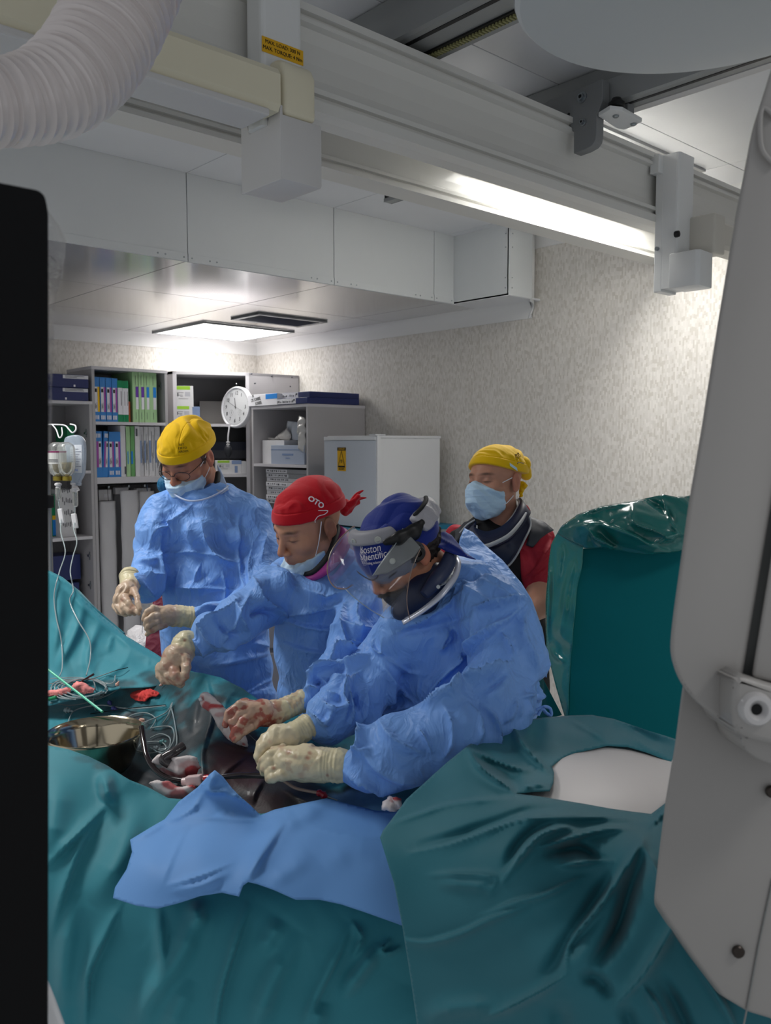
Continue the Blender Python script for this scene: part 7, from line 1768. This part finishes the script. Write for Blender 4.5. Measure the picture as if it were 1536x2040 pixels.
# ------------------------------------------------------------ front man: blue cap, headset and clear visor
f3 = W(930, 1400, 2.15); p3 = thing('person', 'bending man in blue cap and clear face shield, nearest the camera', 'person', (f3[0], f3[1], 0))
parts = [dict(pts=[(880, 1180, 2.12, 60), (900, 1260, 2.14, 118), (925, 1350, 2.16, 138), (930, 1450, 2.18, 140), (925, 1600, 2.20, 130), (920, 2050, 2.22, 120)], ax=AXF, s=1.3),
         dict(pts=[(860, 1310, 2.18, 84), (850, 1400, 2.20, 92), (850, 1500, 2.20, 92)], k=0.03),
         dict(pts=[(800, 1255, 2.08, 50), (860, 1205, 2.10, 52), (930, 1175, 2.12, 52), (985, 1215, 2.06, 62)], k=0.05),
         dict(pts=[(985, 1225, 2.02, 72), (1010, 1310, 1.96, 72), (985, 1400, 1.88, 74)], k=0.03),
         dict(pts=[(985, 1400, 1.88, 74), (900, 1455, 1.83, 80), (800, 1500, 1.81, 66), (730, 1522, 1.82, 50), (684, 1526, 1.83, 28)], k=0.04),
         dict(pts=[(790, 1270, 2.12, 52), (745, 1350, 2.10, 56), (700, 1405, 2.04, 56), (655, 1435, 1.99, 40), (618, 1450, 1.96, 20)], k=0.025),
         dict(pts=[(835, 1150, 2.04, 60)], neg=True, k=0.012)]
st = [([(905, 1130), (960, 1150), (1010, 1180), (1045, 1230)], 7, 0.008, 'r'), ([(940, 1150), (1000, 1185), (1040, 1240)], 6, 0.006, 'r'), ([(905, 1170), (950, 1185), (1000, 1215)], 6, 0.006, 'r'), ([(900, 1190), (930, 1168), (950, 1180)], 8, 0.012, 'r'),
      ([(780, 1265), (850, 1230), (900, 1200), (950, 1180)], 7, 0.010, 'r'), ([(760, 1250), (830, 1255), (900, 1240), (945, 1210)], 10, -0.008, 'g'), ([(945, 1212), (1000, 1205), (1045, 1202)], 7, 0.020, 'r'), ([(950, 1215), (950, 1270), (940, 1290)], 5, 0.016, 's'),
      ([(1045, 1203), (1010, 1240), (950, 1285), (890, 1345), (850, 1395)], 6, 0.030, 's'), ([(1045, 1205), (1040, 1260), (1075, 1340)], 8, 0.012, 'r'), ([(905, 1240), (880, 1290), (900, 1270), (890, 1250)], 6, 0.010, 'r'), ([(895, 1245), (905, 1275), (880, 1280)], 5, -0.008, 'g'),
      ([(1025, 1315), (980, 1345), (925, 1370), (900, 1385)], 8, 0.028, 'r'), ([(1020, 1330), (1000, 1370), (960, 1400)], 14, 0.010, 'g'), ([(925, 1368), (900, 1392), (870, 1400)], 6, 0.016, 'r'), ([(1000, 1260), (1020, 1300), (1020, 1315)], 6, 0.012, 'r'),
      ([(700, 1520), (730, 1470), (760, 1430), (800, 1412), (830, 1408)], 8, 0.022, 'r'), ([(830, 1408), (870, 1398), (940, 1370)], 8, 0.016, 'r'), ([(760, 1440), (790, 1480), (850, 1500)], 8, 0.012, 'r'), ([(880, 1400), (900, 1440), (900, 1480), (880, 1510)], 6, 0.010, 'r'), ([(930, 1400), (950, 1440), (940, 1490)], 7, 0.012, 'r'),
      ([(955, 1400), (985, 1440), (970, 1500)], 7, 0.012, 'r'), ([(720, 1500), (780, 1540), (850, 1560)], 8, 0.008, 'g'), ([(680, 1535), (740, 1560), (810, 1575)], 6, 0.010, 'r'), ([(690, 1490), (720, 1500), (750, 1490)], 5, 0.008, 'r'), ([(830, 1450), (850, 1470), (860, 1500)], 6, 0.010, 'r'),
      ([(770, 1440), (775, 1370), (765, 1340), (745, 1320)], 6, 0.015, 's'), ([(748, 1245), (745, 1290), (765, 1300), (768, 1260)], 5, 0.008, 'r'), ([(765, 1345), (820, 1390), (835, 1400)], 4, 0.010, 's'), ([(760, 1305), (800, 1330), (850, 1345)], 4, 0.006, 'r'), ([(838, 1345), (835, 1395)], 3, 0.006, 'r'),
      ([(1040, 1385), (1060, 1382), (1085, 1378)], 5, 0.02, 's'), ([(1085, 1300), (1080, 1340), (1060, 1370)], 6, 0.010, 'r'), ([(1030, 1390), (1020, 1420), (1000, 1440)], 6, 0.010, 'r'), ([(1060, 1395), (1055, 1430)], 4, 0.006, 'r'), ([(1075, 1395), (1072, 1430)], 4, 0.006, 'r'), ([(1040, 1395), (1035, 1430)], 4, 0.006, 'r'),
      ([(740, 1300), (700, 1325), (690, 1345)], 6, 0.018, 'r'), ([(720, 1330), (690, 1380), (680, 1440)], 6, 0.020, 'r'), ([(690, 1345), (640, 1365), (620, 1395)], 7, 0.020, 'r'), ([(690, 1350), (700, 1400), (690, 1450)], 6, 0.020, 'r'), ([(640, 1400), (665, 1420), (700, 1400)], 6, 0.016, 'r'), ([(620, 1420), (650, 1440), (665, 1410)], 5, 0.014, 'r'),
      ([(735, 1370), (730, 1420), (710, 1450)], 6, 0.014, 's'), ([(700, 1370), (715, 1420)], 6, -0.014, 'g'), ([(650, 1385), (665, 1395), (680, 1385)], 5, 0.012, 'r')]
gown('gown', parts, st, M_gown, p3, h=0.0085, cutf=lambda P: 0.3 - P[:, 2], seed=21, cr=(0.08, 0.45))
legs(p3, 920, 2.22, 0.12, 0.45)
# loose back panel of the gown
cloth('gown_back', [(917, 1070), (925, 1052), (942, 1060), (965, 1085), (1000, 1115), (1040, 1162), (1060, 1195), (1080, 1250), (1092, 1320), (1090, 1350), (1070, 1300), (1035, 1220), (985, 1160), (940, 1140), (910, 1118)],
      [(925, 1052, 2.30), (1000, 1115, 2.24), (1060, 1195, 2.16), (1092, 1330, 2.10), (1035, 1220, 2.08), (940, 1140, 2.14), (910, 1100, 2.20), (985, 1160, 2.10)], [([(928, 1056), (990, 1110), (1050, 1185), (1085, 1290)], 6, 0.014, 'r'), ([(930, 1080), (990, 1140), (1040, 1200)], 9, 0.008, 'g')], M_gown, 4, p3, thick=0.003, cr=(0.06, 0.4))
tube('waist_tie', [W(x, y, 2.05) for x, y in ((1068, 1415), (1085, 1408), (1096, 1412), (1098, 1425), (1088, 1420), (1080, 1412), (1072, 1425))], 0.004, M_gown, p3, sm=5)
# lead collar, silver neckline
def blob(name, pts, rad, m, parent, ax=None, s=1.0, h=0.0045, disp=None, label=None, cut=None):
    P = [W(*p) for p in pts]; R = [r * p[2] / F for r, p in zip(rad, pts)]
    f = (lambda X: chain(X, P, R, 0.012, ax, s)) if cut is None else (lambda X: np.maximum(chain(X, P, R, 0.012, ax, s), cut(X)))
    return sdf_obj(name, f, np.min([p - r for p, r in zip(P, R)], 0) - 0.01, np.max([p + r for p, r in zip(P, R)], 0) + 0.01, h, m, parent, disp=disp, label=label)
# lead collar
blob('lead_collar', [(800, 1215, 2.03), (835, 1185, 2.03), (862, 1150, 2.05)], [22, 40, 32], M_navyc, p3, ax=AXF, s=1.1)
tube('collar_band', [W(x, y, d) for x, y, d in ((898, 1092, 2.07), (896, 1112, 2.035), (885, 1135, 2.01), (868, 1158, 1.985), (845, 1185, 1.97))], [0.012, 0.017, 0.019, 0.019, 0.012], mat('collar_navy_light', '#2a3350', 0.45), p3, sm=6, k=12)
lathe('snap', W(873, 1169, 1.955), [(0.0045, 0), (0.0045, 0.002), (0.002, 0.002)], M_screw, p3, axis=-FW, k=14)
ribA = [W(x, y, d) for x, y, d in ((893, 1100, 2.10), (906, 1118, 2.05), (903, 1140, 2.01), (890, 1162, 1.98), (870, 1185, 1.965), (838, 1212, 1.965), (800, 1236, 1.98))]
ribB = [W(x, y, d) for x, y, d in ((905, 1098, 2.11), (918, 1118, 2.05), (914, 1146, 2.005), (898, 1172, 1.975), (876, 1194, 1.955), (842, 1220, 1.955), (803, 1244, 1.97))]
ribbon('gown_neckline', ribA, ribB, mat('silver_edge', '#c4c8d6', 0.3, metal=0.3), p3, 0.004)
bagS = [W(x, y, d) for x, y, d in ((884, 1108, 2.06), (893, 1128, 2.02), (888, 1150, 1.99), (876, 1168, 1.965))]
ribbon('foil_lining', bagS, ribA[:4], mat('foil', '#b9bcc0', 0.2, metal=0.9, crumple=(70, 1.0, 0.004)), p3, 0.004)
H3 = Head(800, 1100, 2.06, 62, 40, 0, 0.98)
H3.skull(p3, skin_tone('#b27c62', 0.95))
hairf = lambda P: np.maximum(np.maximum(ell(P, (0, -0.020, 0.010), (0.080, 0.098, 0.085)), P[:, 1] + 0.008), np.maximum(-0.075 - P[:, 2], P[:, 2] - 0.05))
H3.obj('hair', hairf, (-0.1, -0.14, -0.1), (0.1, 0.02, 0.08), 0.0035, M_hair, p3, disp=lambda V: crumple(V, 0.012, 5) * 1.2)
H3.obj('beard', lambda P: np.maximum(np.maximum(head_fn(P, 1.0, False, False) - 0.010, P[:, 2] + 0.044 + 0.5 * (0.09 - P[:, 1]) * 0 ), 0.035 - P[:, 1] + 0.4 * (P[:, 2] + 0.05)), (-0.1, 0.0, -0.14), (0.1, 0.12, -0.03), 0.003, M_hair, p3, disp=lambda V: 0.0015 * vnoise(V * 260))
c3_ = cap(H3, p3, M_bcap, 0.008, (0.012, 0.30), puff=0.010, seed=4, seam=False, cr=(0.05, 0.45))
M_pad = mat('headset_pad', '#8c8c93', 0.55, bump=(120, 0.15, 0.001)); M_pad2 = mat('headset_pad_light', '#a2a1a8', 0.5, crumple=(40, 0.3, 0.004))
def arc(z, a0, a1, rx, ry, n=14, cy0=-0.012): return [(rx * math.sin(t), cy0 + ry * math.cos(t), z) for t in np.linspace(a0, a1, n)]
def bandf(a0, a1, z0, z1, out, th, tilt=0.0):
    def f(P):
        Q = P.copy(); t = np.arctan2(Q[:, 0], Q[:, 1] + 0.012)
        am = (a0 + a1) / 2; hw = (a1 - a0) / 2
        d = ell(Q, (0, -0.012, 0.032), (0.076 + out, 0.098 + out, 0.086 + out)); d = np.abs(d + th / 2) - th / 2
        da = (np.abs(t - am) - hw) * 0.09; zc_ = (z0 + z1) / 2 + tilt * Q[:, 1]; dz_ = np.abs(Q[:, 2] - zc_) - (z1 - z0) / 2
        return smax(smax(d, da, 0.006), dz_, 0.008)
    return f
# front flap of the cap, standing off the forehead, with the lettering
fl_ = H3.obj('cap_flap', bandf(-0.5, 1.3, 0.012, 0.108, 0.018, 0.014, 0.0), (-0.15, -0.16, -0.09), (0.15, 0.15, 0.16), 0.0032, M_bcap, p3, disp=lambda V: crumple(V, 0.05, 3) * 0.15)
nl = (0.48, 0.86, 0.12)
def fh(u, v): return (0.052 + 0.035 * -u, 0.075 + 0.05 * u, v)
for s_, z_, sz in (('Boston', 0.086, 0.0225), ('Scientific', 0.069, 0.0225), ('Advancing science for life', 0.053, 0.0088)):
    wrap_text(H3, s_, sz, (0.050, 0.085, z_), nl, (0, -0.42, 1), M_th, fl_, sx=0.92)
# headset: band, front pad, rear pad, brim
LO, HI = (-0.15, -0.16, -0.09), (0.15, 0.15, 0.16)
hs = H3.obj('headset', bandf(-0.5, 1.35, 0.066, 0.100, 0.032, 0.016, 0.42), LO, HI, 0.003, M_pad, p3)
for a in (0.15, 0.95):
    q = np.array([-0.100 * math.sin(a), -0.012 + 0.120 * math.cos(a), 0.083 + 0.42 * (0.10 * math.cos(a) - 0.012)])
    V, Q = H3.last; bv = BVHTree.FromPolygons([tuple(v) for v in V], [tuple(map(int, k)) for k in Q]); n_ = Vector((-math.sin(a), math.cos(a), 0.25)).normalized(); hit = bv.ray_cast(Vector(q) + n_ * 0.05, -n_)
    if hit[0] is not None: lathe('stud', H3.w(np.array(hit[0][:])), [(0.008, 0), (0.008, 0.0015), (0.006, 0.002), (0.006, 0.001), (0.001, 0.001)], mat('stud_clear', '#b5b8b0', 0.2, coat=0.6), hs, axis=H3.w(np.array(n_[:])) - H3.c, k=20)
H3.obj('rear_pad', bandf(1.9, 3.1, 0.045, 0.090, 0.034, 0.024, 0.15), LO, HI, 0.003, M_pad2, hs, disp=lambda V: crumple(V, 0.03, 3) * 0.5)
H3.obj('rear_band', bandf(1.95, 2.9, 0.088, 0.098, 0.036, 0.010, 0.15), LO, HI, 0.0026, M_blk, hs)
H3.obj('top_arm', lambda P: chain(P, [np.array(p) for p in ((0.088, 0.045, 0.088), (0.100, 0.015, 0.075), (0.102, -0.02, 0.062), (0.098, -0.05, 0.062))], [0.008, 0.016, 0.018, 0.010], 0.01, (1, 0, 0), 1.8), (0.04, -0.10, 0.0), (0.15, 0.1, 0.14), 0.003, M_black, hs)
# brim / forehead cushion
br_ = H3.obj('brow_cushion', bandf(-1.2, 1.25, -0.016, 0.020, 0.022, 0.018, -0.06), LO, HI, 0.003, mat('headset_shell', '#787880', 0.5), hs)
kb = np.array([0.094, 0.004, 0.018])
for nm, prof in (('knob', [(0.017, 0), (0.019, 0.004), (0.019, 0.014), (0.016, 0.018), (0.008, 0.018), (0.007, 0.014), (0.001, 0.014)]),):
    k_ = lathe(nm, H3.wm(kb), prof, M_black, hs, axis=-H3.B[:, 0] * 1.0 + H3.B[:, 1] * 0.12, k=28)
lathe('knob_flange', H3.wm(kb - np.array([0.006, 0, 0])), [(0.026, 0), (0.026, 0.004), (0.018, 0.006)], mat('dark_flange', '#23262b', 0.4), hs, axis=-H3.B[:, 0] * 1.0 + H3.B[:, 1] * 0.12, k=28)
# strap of the shield frame (pale translucent wedge) and the shield itself
M_vis = mat('visor_plastic', '#f4f6f8', 0.03, trans=0.97, ior=1.08, alpha=0.35, coat=0.6)
M_wedge = mat('visor_bracket', '#8e9291', 0.2, trans=0.2, alpha=0.75, coat=0.4)
cloth('visor_bracket', [(802, 1052), (812, 1062), (838, 1090), (826, 1108), (796, 1128), (770, 1142), (742, 1147), (752, 1130), (780, 1090)], [(802, 1052, 1.955), (838, 1090, 1.93), (742, 1147, 1.93), (790, 1110, 1.93)], [], M_wedge, 4, hs, thick=0.0015)
lathe('rivet', W(782, 1118, 1.926), [(0.007, 0), (0.007, 0.002), (0.005, 0.0028), (0.001, 0.0028)], mat('stud_clear', '#b5b8b0', 0.2), hs, axis=-FW, k=20)
VO = [(807, 1057), (838, 1093), (822, 1130), (812, 1175), (811, 1205), (817, 1235), (790, 1234), (765, 1231), (734, 1212), (702, 1187), (688, 1173), (670, 1171), (658, 1159), (652, 1137), (656, 1110), (668, 1085), (690, 1060), (706, 1048), (742, 1147)]
vs = cloth('visor', VO, [(807, 1057, 1.95), (838, 1093, 1.925), (811, 1190, 1.90), (817, 1235, 1.90), (734, 1212, 1.88), (702, 1187, 1.90), (652, 1137, 1.98), (658, 1159, 1.96), (690, 1060, 2.04), (742, 1147, 1.90), (680, 1120, 1.95), (770, 1180, 1.875)], [], M_vis, 5, hs, thick=0.0008)
vp = [(706, 1048, 2.03), (690, 1060, 2.04), (668, 1085, 2.01), (656, 1110, 1.99), (652, 1137, 1.98), (658, 1159, 1.96), (670, 1171, 1.945), (688, 1173, 1.92), (702, 1165, 1.95)]
tube('visor_rim', [W(*p) for p in vp], 0.0013, mat('rim_amber', '#a58a78', 0.25, trans=0.3), hs, sm=6, k=6)
tube('visor_rim', [W(*p) for p in ((838, 1093, 1.925), (822, 1130, 1.915), (812, 1175, 1.90), (811, 1205, 1.90), (817, 1235, 1.90))], 0.0010, MATS['rim_amber'], hs, sm=6, k=6)
tube('visor_rim', [W(*p) for p in ((688, 1173, 1.92), (702, 1187, 1.90), (734, 1212, 1.88), (765, 1231, 1.885))], 0.0008, M_tubec, hs, sm=6, k=6)
tube('visor_rim', [W(*p) for p in ((807, 1057, 1.95), (780, 1095, 1.925), (742, 1147, 1.90))], 0.0008, M_tubec, hs, k=6)
# glasses
tube('glasses', [W(*p) for p in ((712, 1139, 1.985), (724, 1148, 1.95), (740, 1156, 1.935), (752, 1150, 1.93), (753, 1142, 1.935))], 0.0014, M_frame, p3, sm=5, k=6)
H3.strap('temple', [(0.062, 0.085, 0.006), (0.078, 0.045, 0.008), (0.084, 0.0, 0.012)], 0.0016, M_frame, p3)
# cap tails behind
def tail(name, ol, ctrl, strokes): return cloth(name, ol, ctrl, strokes, M_bcap, 3, p3, thick=0.002, cr=(0.03, 0.5))
tail('cap_tail', [(842, 1085), (852, 1075), (870, 1062), (885, 1058), (900, 1066), (915, 1085), (925, 1100), (948, 1114), (938, 1112), (915, 1106), (890, 1098), (875, 1090), (860, 1088)], [(842, 1085, 2.03), (885, 1058, 2.10), (948, 1114, 2.02), (900, 1090, 2.04), (870, 1078, 2.06)],
     [([(870, 1066), (895, 1082), (940, 1110)], 5, 0.012, 'r'), ([(850, 1080), (875, 1084)], 5, 0.010, 'r')])
glove('cream left glove with blood spots holding the line', [(640, 1524, 1.84, 34), (605, 1520, 1.85, 35), (575, 1518, 1.86, 32)],
      [[(560, 1500, 1.87, 14), (540, 1504, 1.86, 12), (525, 1516, 1.86, 10), (520, 1528, 1.87, 8.5)], [(560, 1512, 1.86, 13), (540, 1518, 1.85, 11), (527, 1530, 1.85, 9.5), (524, 1538, 1.86, 8)],
       [(562, 1526, 1.85, 13), (546, 1534, 1.84, 11), (536, 1541, 1.84, 9.5)], [(580, 1538, 1.84, 14), (560, 1545, 1.83, 12), (545, 1549, 1.83, 10.5), (537, 1551, 1.835, 9)], [(562, 1492, 1.89, 12), (545, 1498, 1.88, 10), (530, 1512, 1.88, 8.5)]],
      [(630, 1524, 1.84, 31), (676, 1525, 1.83, 33)], p3, dirt=0.18, tone=np.array(lin('#d3c6a4')), spot=((575, 1498, 7, 0.6), (612, 1510, 6, 0.7), (617, 1500, 5, 0.6), (588, 1508, 6, 0.35), (545, 1530, 5, 0.6), (600, 1545, 8, 0.3), (560, 1490, 8, 0.4), (652, 1545, 3, 0.6)))
glove('cream right glove curled behind the nearer one', [(578, 1468, 1.93, 25), (556, 1470, 1.92, 26), (538, 1480, 1.91, 21)],
      [[(536, 1480, 1.90, 15), (522, 1492, 1.885, 12.5), (515, 1507, 1.88, 10.5), (519, 1520, 1.88, 8)], [(544, 1484, 1.91, 12), (532, 1500, 1.90, 10), (526, 1516, 1.89, 8)], [(555, 1488, 1.92, 12), (545, 1504, 1.91, 10), (537, 1516, 1.90, 8)], [(566, 1486, 1.92, 11), (558, 1502, 1.91, 9)], [(530, 1472, 1.92, 12), (520, 1484, 1.91, 10), (514, 1498, 1.90, 8)]],
      [(578, 1468, 1.93, 24), (613, 1448, 1.96, 25)], p3, dirt=0.05, tone=np.array(lin('#dccfae')), spot=((538, 1478, 5, 0.4), (516, 1520, 6, 0.45)))
# ------------------------------------------------------------ man at the back right: yellow cap, mask, lead collar, red shirt
f4 = W(1000, 1400, 2.9); p4 = thing('person', 'man in yellow cap and face mask with navy collar and red sleeves', 'person', (f4[0], f4[1], 0))
parts = [dict(pts=[(1000, 1090, 2.92, 72), (1005, 1180, 2.92, 82), (1005, 1300, 2.92, 84), (1000, 1500, 2.92, 86), (1000, 1800, 2.92, 84)], ax=AXF, s=1.4),
         dict(pts=[(915, 1075, 2.90, 26), (960, 1055, 2.92, 30), (1030, 1055, 2.93, 30), (1075, 1085, 2.92, 30)], k=0.04)]
gown('vest', parts, [([(1085, 1240), (1080, 1300)], 6, 0.01, 'r')], M_blk, p4, h=0.011, cutf=lambda P: 0.5 - P[:, 2], seed=31, cr=(0.1, 0.2))
legs(p4, 1000, 2.92, 0.11, 0.6)
s4 = [dict(pts=[(1068, 1082, 2.88, 40), (1072, 1135, 2.85, 37), (1074, 1168, 2.82, 34)], k=0.02)]
gown('sleeve', s4, [([(1100, 1070), (1070, 1130), (1035, 1160)], 5, 0.010, 'r'), ([(1095, 1100), (1060, 1150)], 5, 0.008, 'r'), ([(1090, 1130), (1050, 1165)], 4, 0.008, 'r')], M_red, p4, h=0.008, seed=33, cr=(0.06, 0.4))
gown('sleeve', [dict(pts=[(912, 1066, 2.95, 26), (905, 1100, 2.98, 26)], k=0.02)], [], M_red, p4, h=0.008, seed=34)
a4 = [J(1074, 1165, 2.82, 27), J(1074, 1205, 2.76, 25), J(1040, 1235, 2.68, 20), J(1000, 1255, 2.62, 17), J(980, 1262, 2.60, 14)]
sdf_obj('forearm', lambda P: chain(P, [p for p, r in a4], [r for p, r in a4], 0.02), np.min([p for p, r in a4], 0) - 0.08, np.max([p for p, r in a4], 0) + 0.08, 0.007, M_skin, p4, colf=lambda V: np.tile(np.array(lin('#bd8a72')), (len(V), 1)))
H4 = Head(985, 962, 2.88, 45, -2, -4, 1.0)
H4.skull(p4, skin_tone('#b98770', 0.1))
c4 = cap(H4, p4, M_ycap, 0.011, (0.040, 0.20, 1.0), puff=0.022, seed=6, cr=(0.05, 0.3), seam=False)
M_thb = mat('thread_brown', '#4a3206', 0.7)
for s_, P_, sz in (('Bio Int', (0.085, -0.035, 0.098), 0.013), ('OTO', (0.085, -0.030, 0.084), 0.018)): wrap_text(H4, s_, sz, P_, (0.9, -0.15, 0.35), (0.05, 0.30, 1), M_thb, c4)
line_on(H4, [(0.09, -0.012, 0.060), (0.09, -0.022, 0.066), (0.09, -0.038, 0.064), (0.09, -0.050, 0.062)], 0.0012, MATS['ink_grey'], c4, (1, -0.1, 0.2))
mk('cap_tag', H4.wm(np.array([(0.090, 0.030, 0.052), (0.092, -0.006, 0.036), (0.092, -0.004, 0.046), (0.090, 0.032, 0.062)])), [(0, 1, 2, 3)], mat('tag_paleblue', '#bcdcf0', 0.5), c4, solid=0.001)
H4.obj('cap_tie', lambda P: smin(ell(P, (0.045, -0.098, -0.012), (0.016, 0.014, 0.016)), rcone(P, (0.04, -0.10, -0.012), (0.035, -0.10, -0.045), 0.010, 0.006), 0.006), (0.0, -0.13, -0.07), (0.08, -0.06, 0.03), 0.003, M_ycap, p4, disp=lambda V: crumple(V, 0.015, 2) * 1.0)
H4.obj('cap_fold', lambda P: rcone(P, (0.055, -0.085, 0.060), (0.040, -0.125, 0.026), 0.028, 0.018), (0.0, -0.17, -0.02), (0.10, -0.03, 0.11), 0.0036, M_ycap, p4, disp=lambda V: crumple(V, 0.03, 3) * 0.4)
mask(H4, p4, 7)
H4.strap('mask_strap', [(0.052, 0.066, -0.014), (0.070, 0.035, 0.002), (0.080, 0.008, 0.014)], 0.0016, M_strap, p4)
H4.strap('mask_strap', [(0.050, 0.045, -0.080), (0.066, 0.028, -0.072), (0.078, 0.000, -0.045)], 0.0016, M_strap, p4)
# lead collar with grey trims: standing neck part, bib
def cpath(l): return [W(*p) for p in l]
nk_t = cpath([(950, 1048, 2.80), (952, 1056, 2.78), (972, 1062, 2.76), (998, 1052, 2.77), (1020, 1030, 2.80), (1034, 1003, 2.86), (1030, 995, 2.92)])
nk_b = cpath([(948, 1072, 2.77), (958, 1088, 2.74), (985, 1090, 2.73), (1012, 1078, 2.74), (1036, 1055, 2.78), (1052, 1028, 2.84), (1046, 1015, 2.92)])
ribbon('lead_collar', nk_t, nk_b, M_navyc, p4, 0.012)
tube('collar_trim', nk_t, 0.0035, M_trim, p4, sm=6, k=8)
ribA4 = cpath([(950, 1070, 2.755), (960, 1086, 2.725), (975, 1086, 2.715), (1012, 1068, 2.72), (1036, 1042, 2.76), (1048, 1022, 2.80)])
tube('collar_trim', ribA4, [0.004, 0.007, 0.007, 0.007, 0.006, 0.004], M_trim, p4, sm=6, k=8)
cloth('collar_bib', [(925, 1052), (948, 1038), (950, 1075), (985, 1088), (1036, 1045), (1048, 1020), (1058, 1045), (1055, 1062), (1040, 1085), (1025, 1110), (1012, 1130), (998, 1137), (960, 1130), (915, 1080)],
      [(925, 1052, 2.84), (950, 1080, 2.78), (985, 1090, 2.76), (1048, 1020, 2.86), (1058, 1045, 2.84), (1040, 1085, 2.79), (1010, 1130, 2.77), (960, 1130, 2.77), (915, 1080, 2.82)], [([(1010, 1090), (1030, 1060)], 8, 0.008, 'g')], M_navyc, 4, p4, thick=0.006)
tube('collar_trim', cpath([(946, 1036, 2.835), (930, 1046, 2.83), (916, 1062, 2.82)]), 0.003, M_trim, p4, sm=5, k=8)
tube('collar_trim', cpath([(1047, 1020, 2.85), (1056, 1036, 2.835), (1056, 1052, 2.815), (1045, 1075, 2.78), (1030, 1105, 2.765), (1015, 1125, 2.76), (998, 1136, 2.76)]), 0.0035, M_trim, p4, sm=6, k=8)
cloth('vest_shoulder', [(1045, 1018), (1060, 1030), (1085, 1040), (1104, 1056), (1092, 1062), (1078, 1072), (1062, 1090), (1048, 1085), (1055, 1060)], [(1045, 1018, 2.90), (1110, 1058, 2.86), (1062, 1090, 2.80), (1080, 1060, 2.82)], [([(1060, 1035), (1100, 1058)], 5, 0.006, 'r')], M_char, 4, p4, thick=0.006)
cloth('vest_shoulder', [(907, 1058), (925, 1040), (948, 1034), (930, 1050), (918, 1070), (905, 1085)], [(907, 1058, 2.86), (948, 1034, 2.86), (905, 1085, 2.82)], [], M_char, 4, p4, thick=0.006)
tube('shirt_collar', cpath([(1040, 1008, 2.88), (1048, 1010, 2.87), (1053, 1018, 2.86)]), 0.007, M_red, p4, sm=4)
bpy.context.view_layer.update()
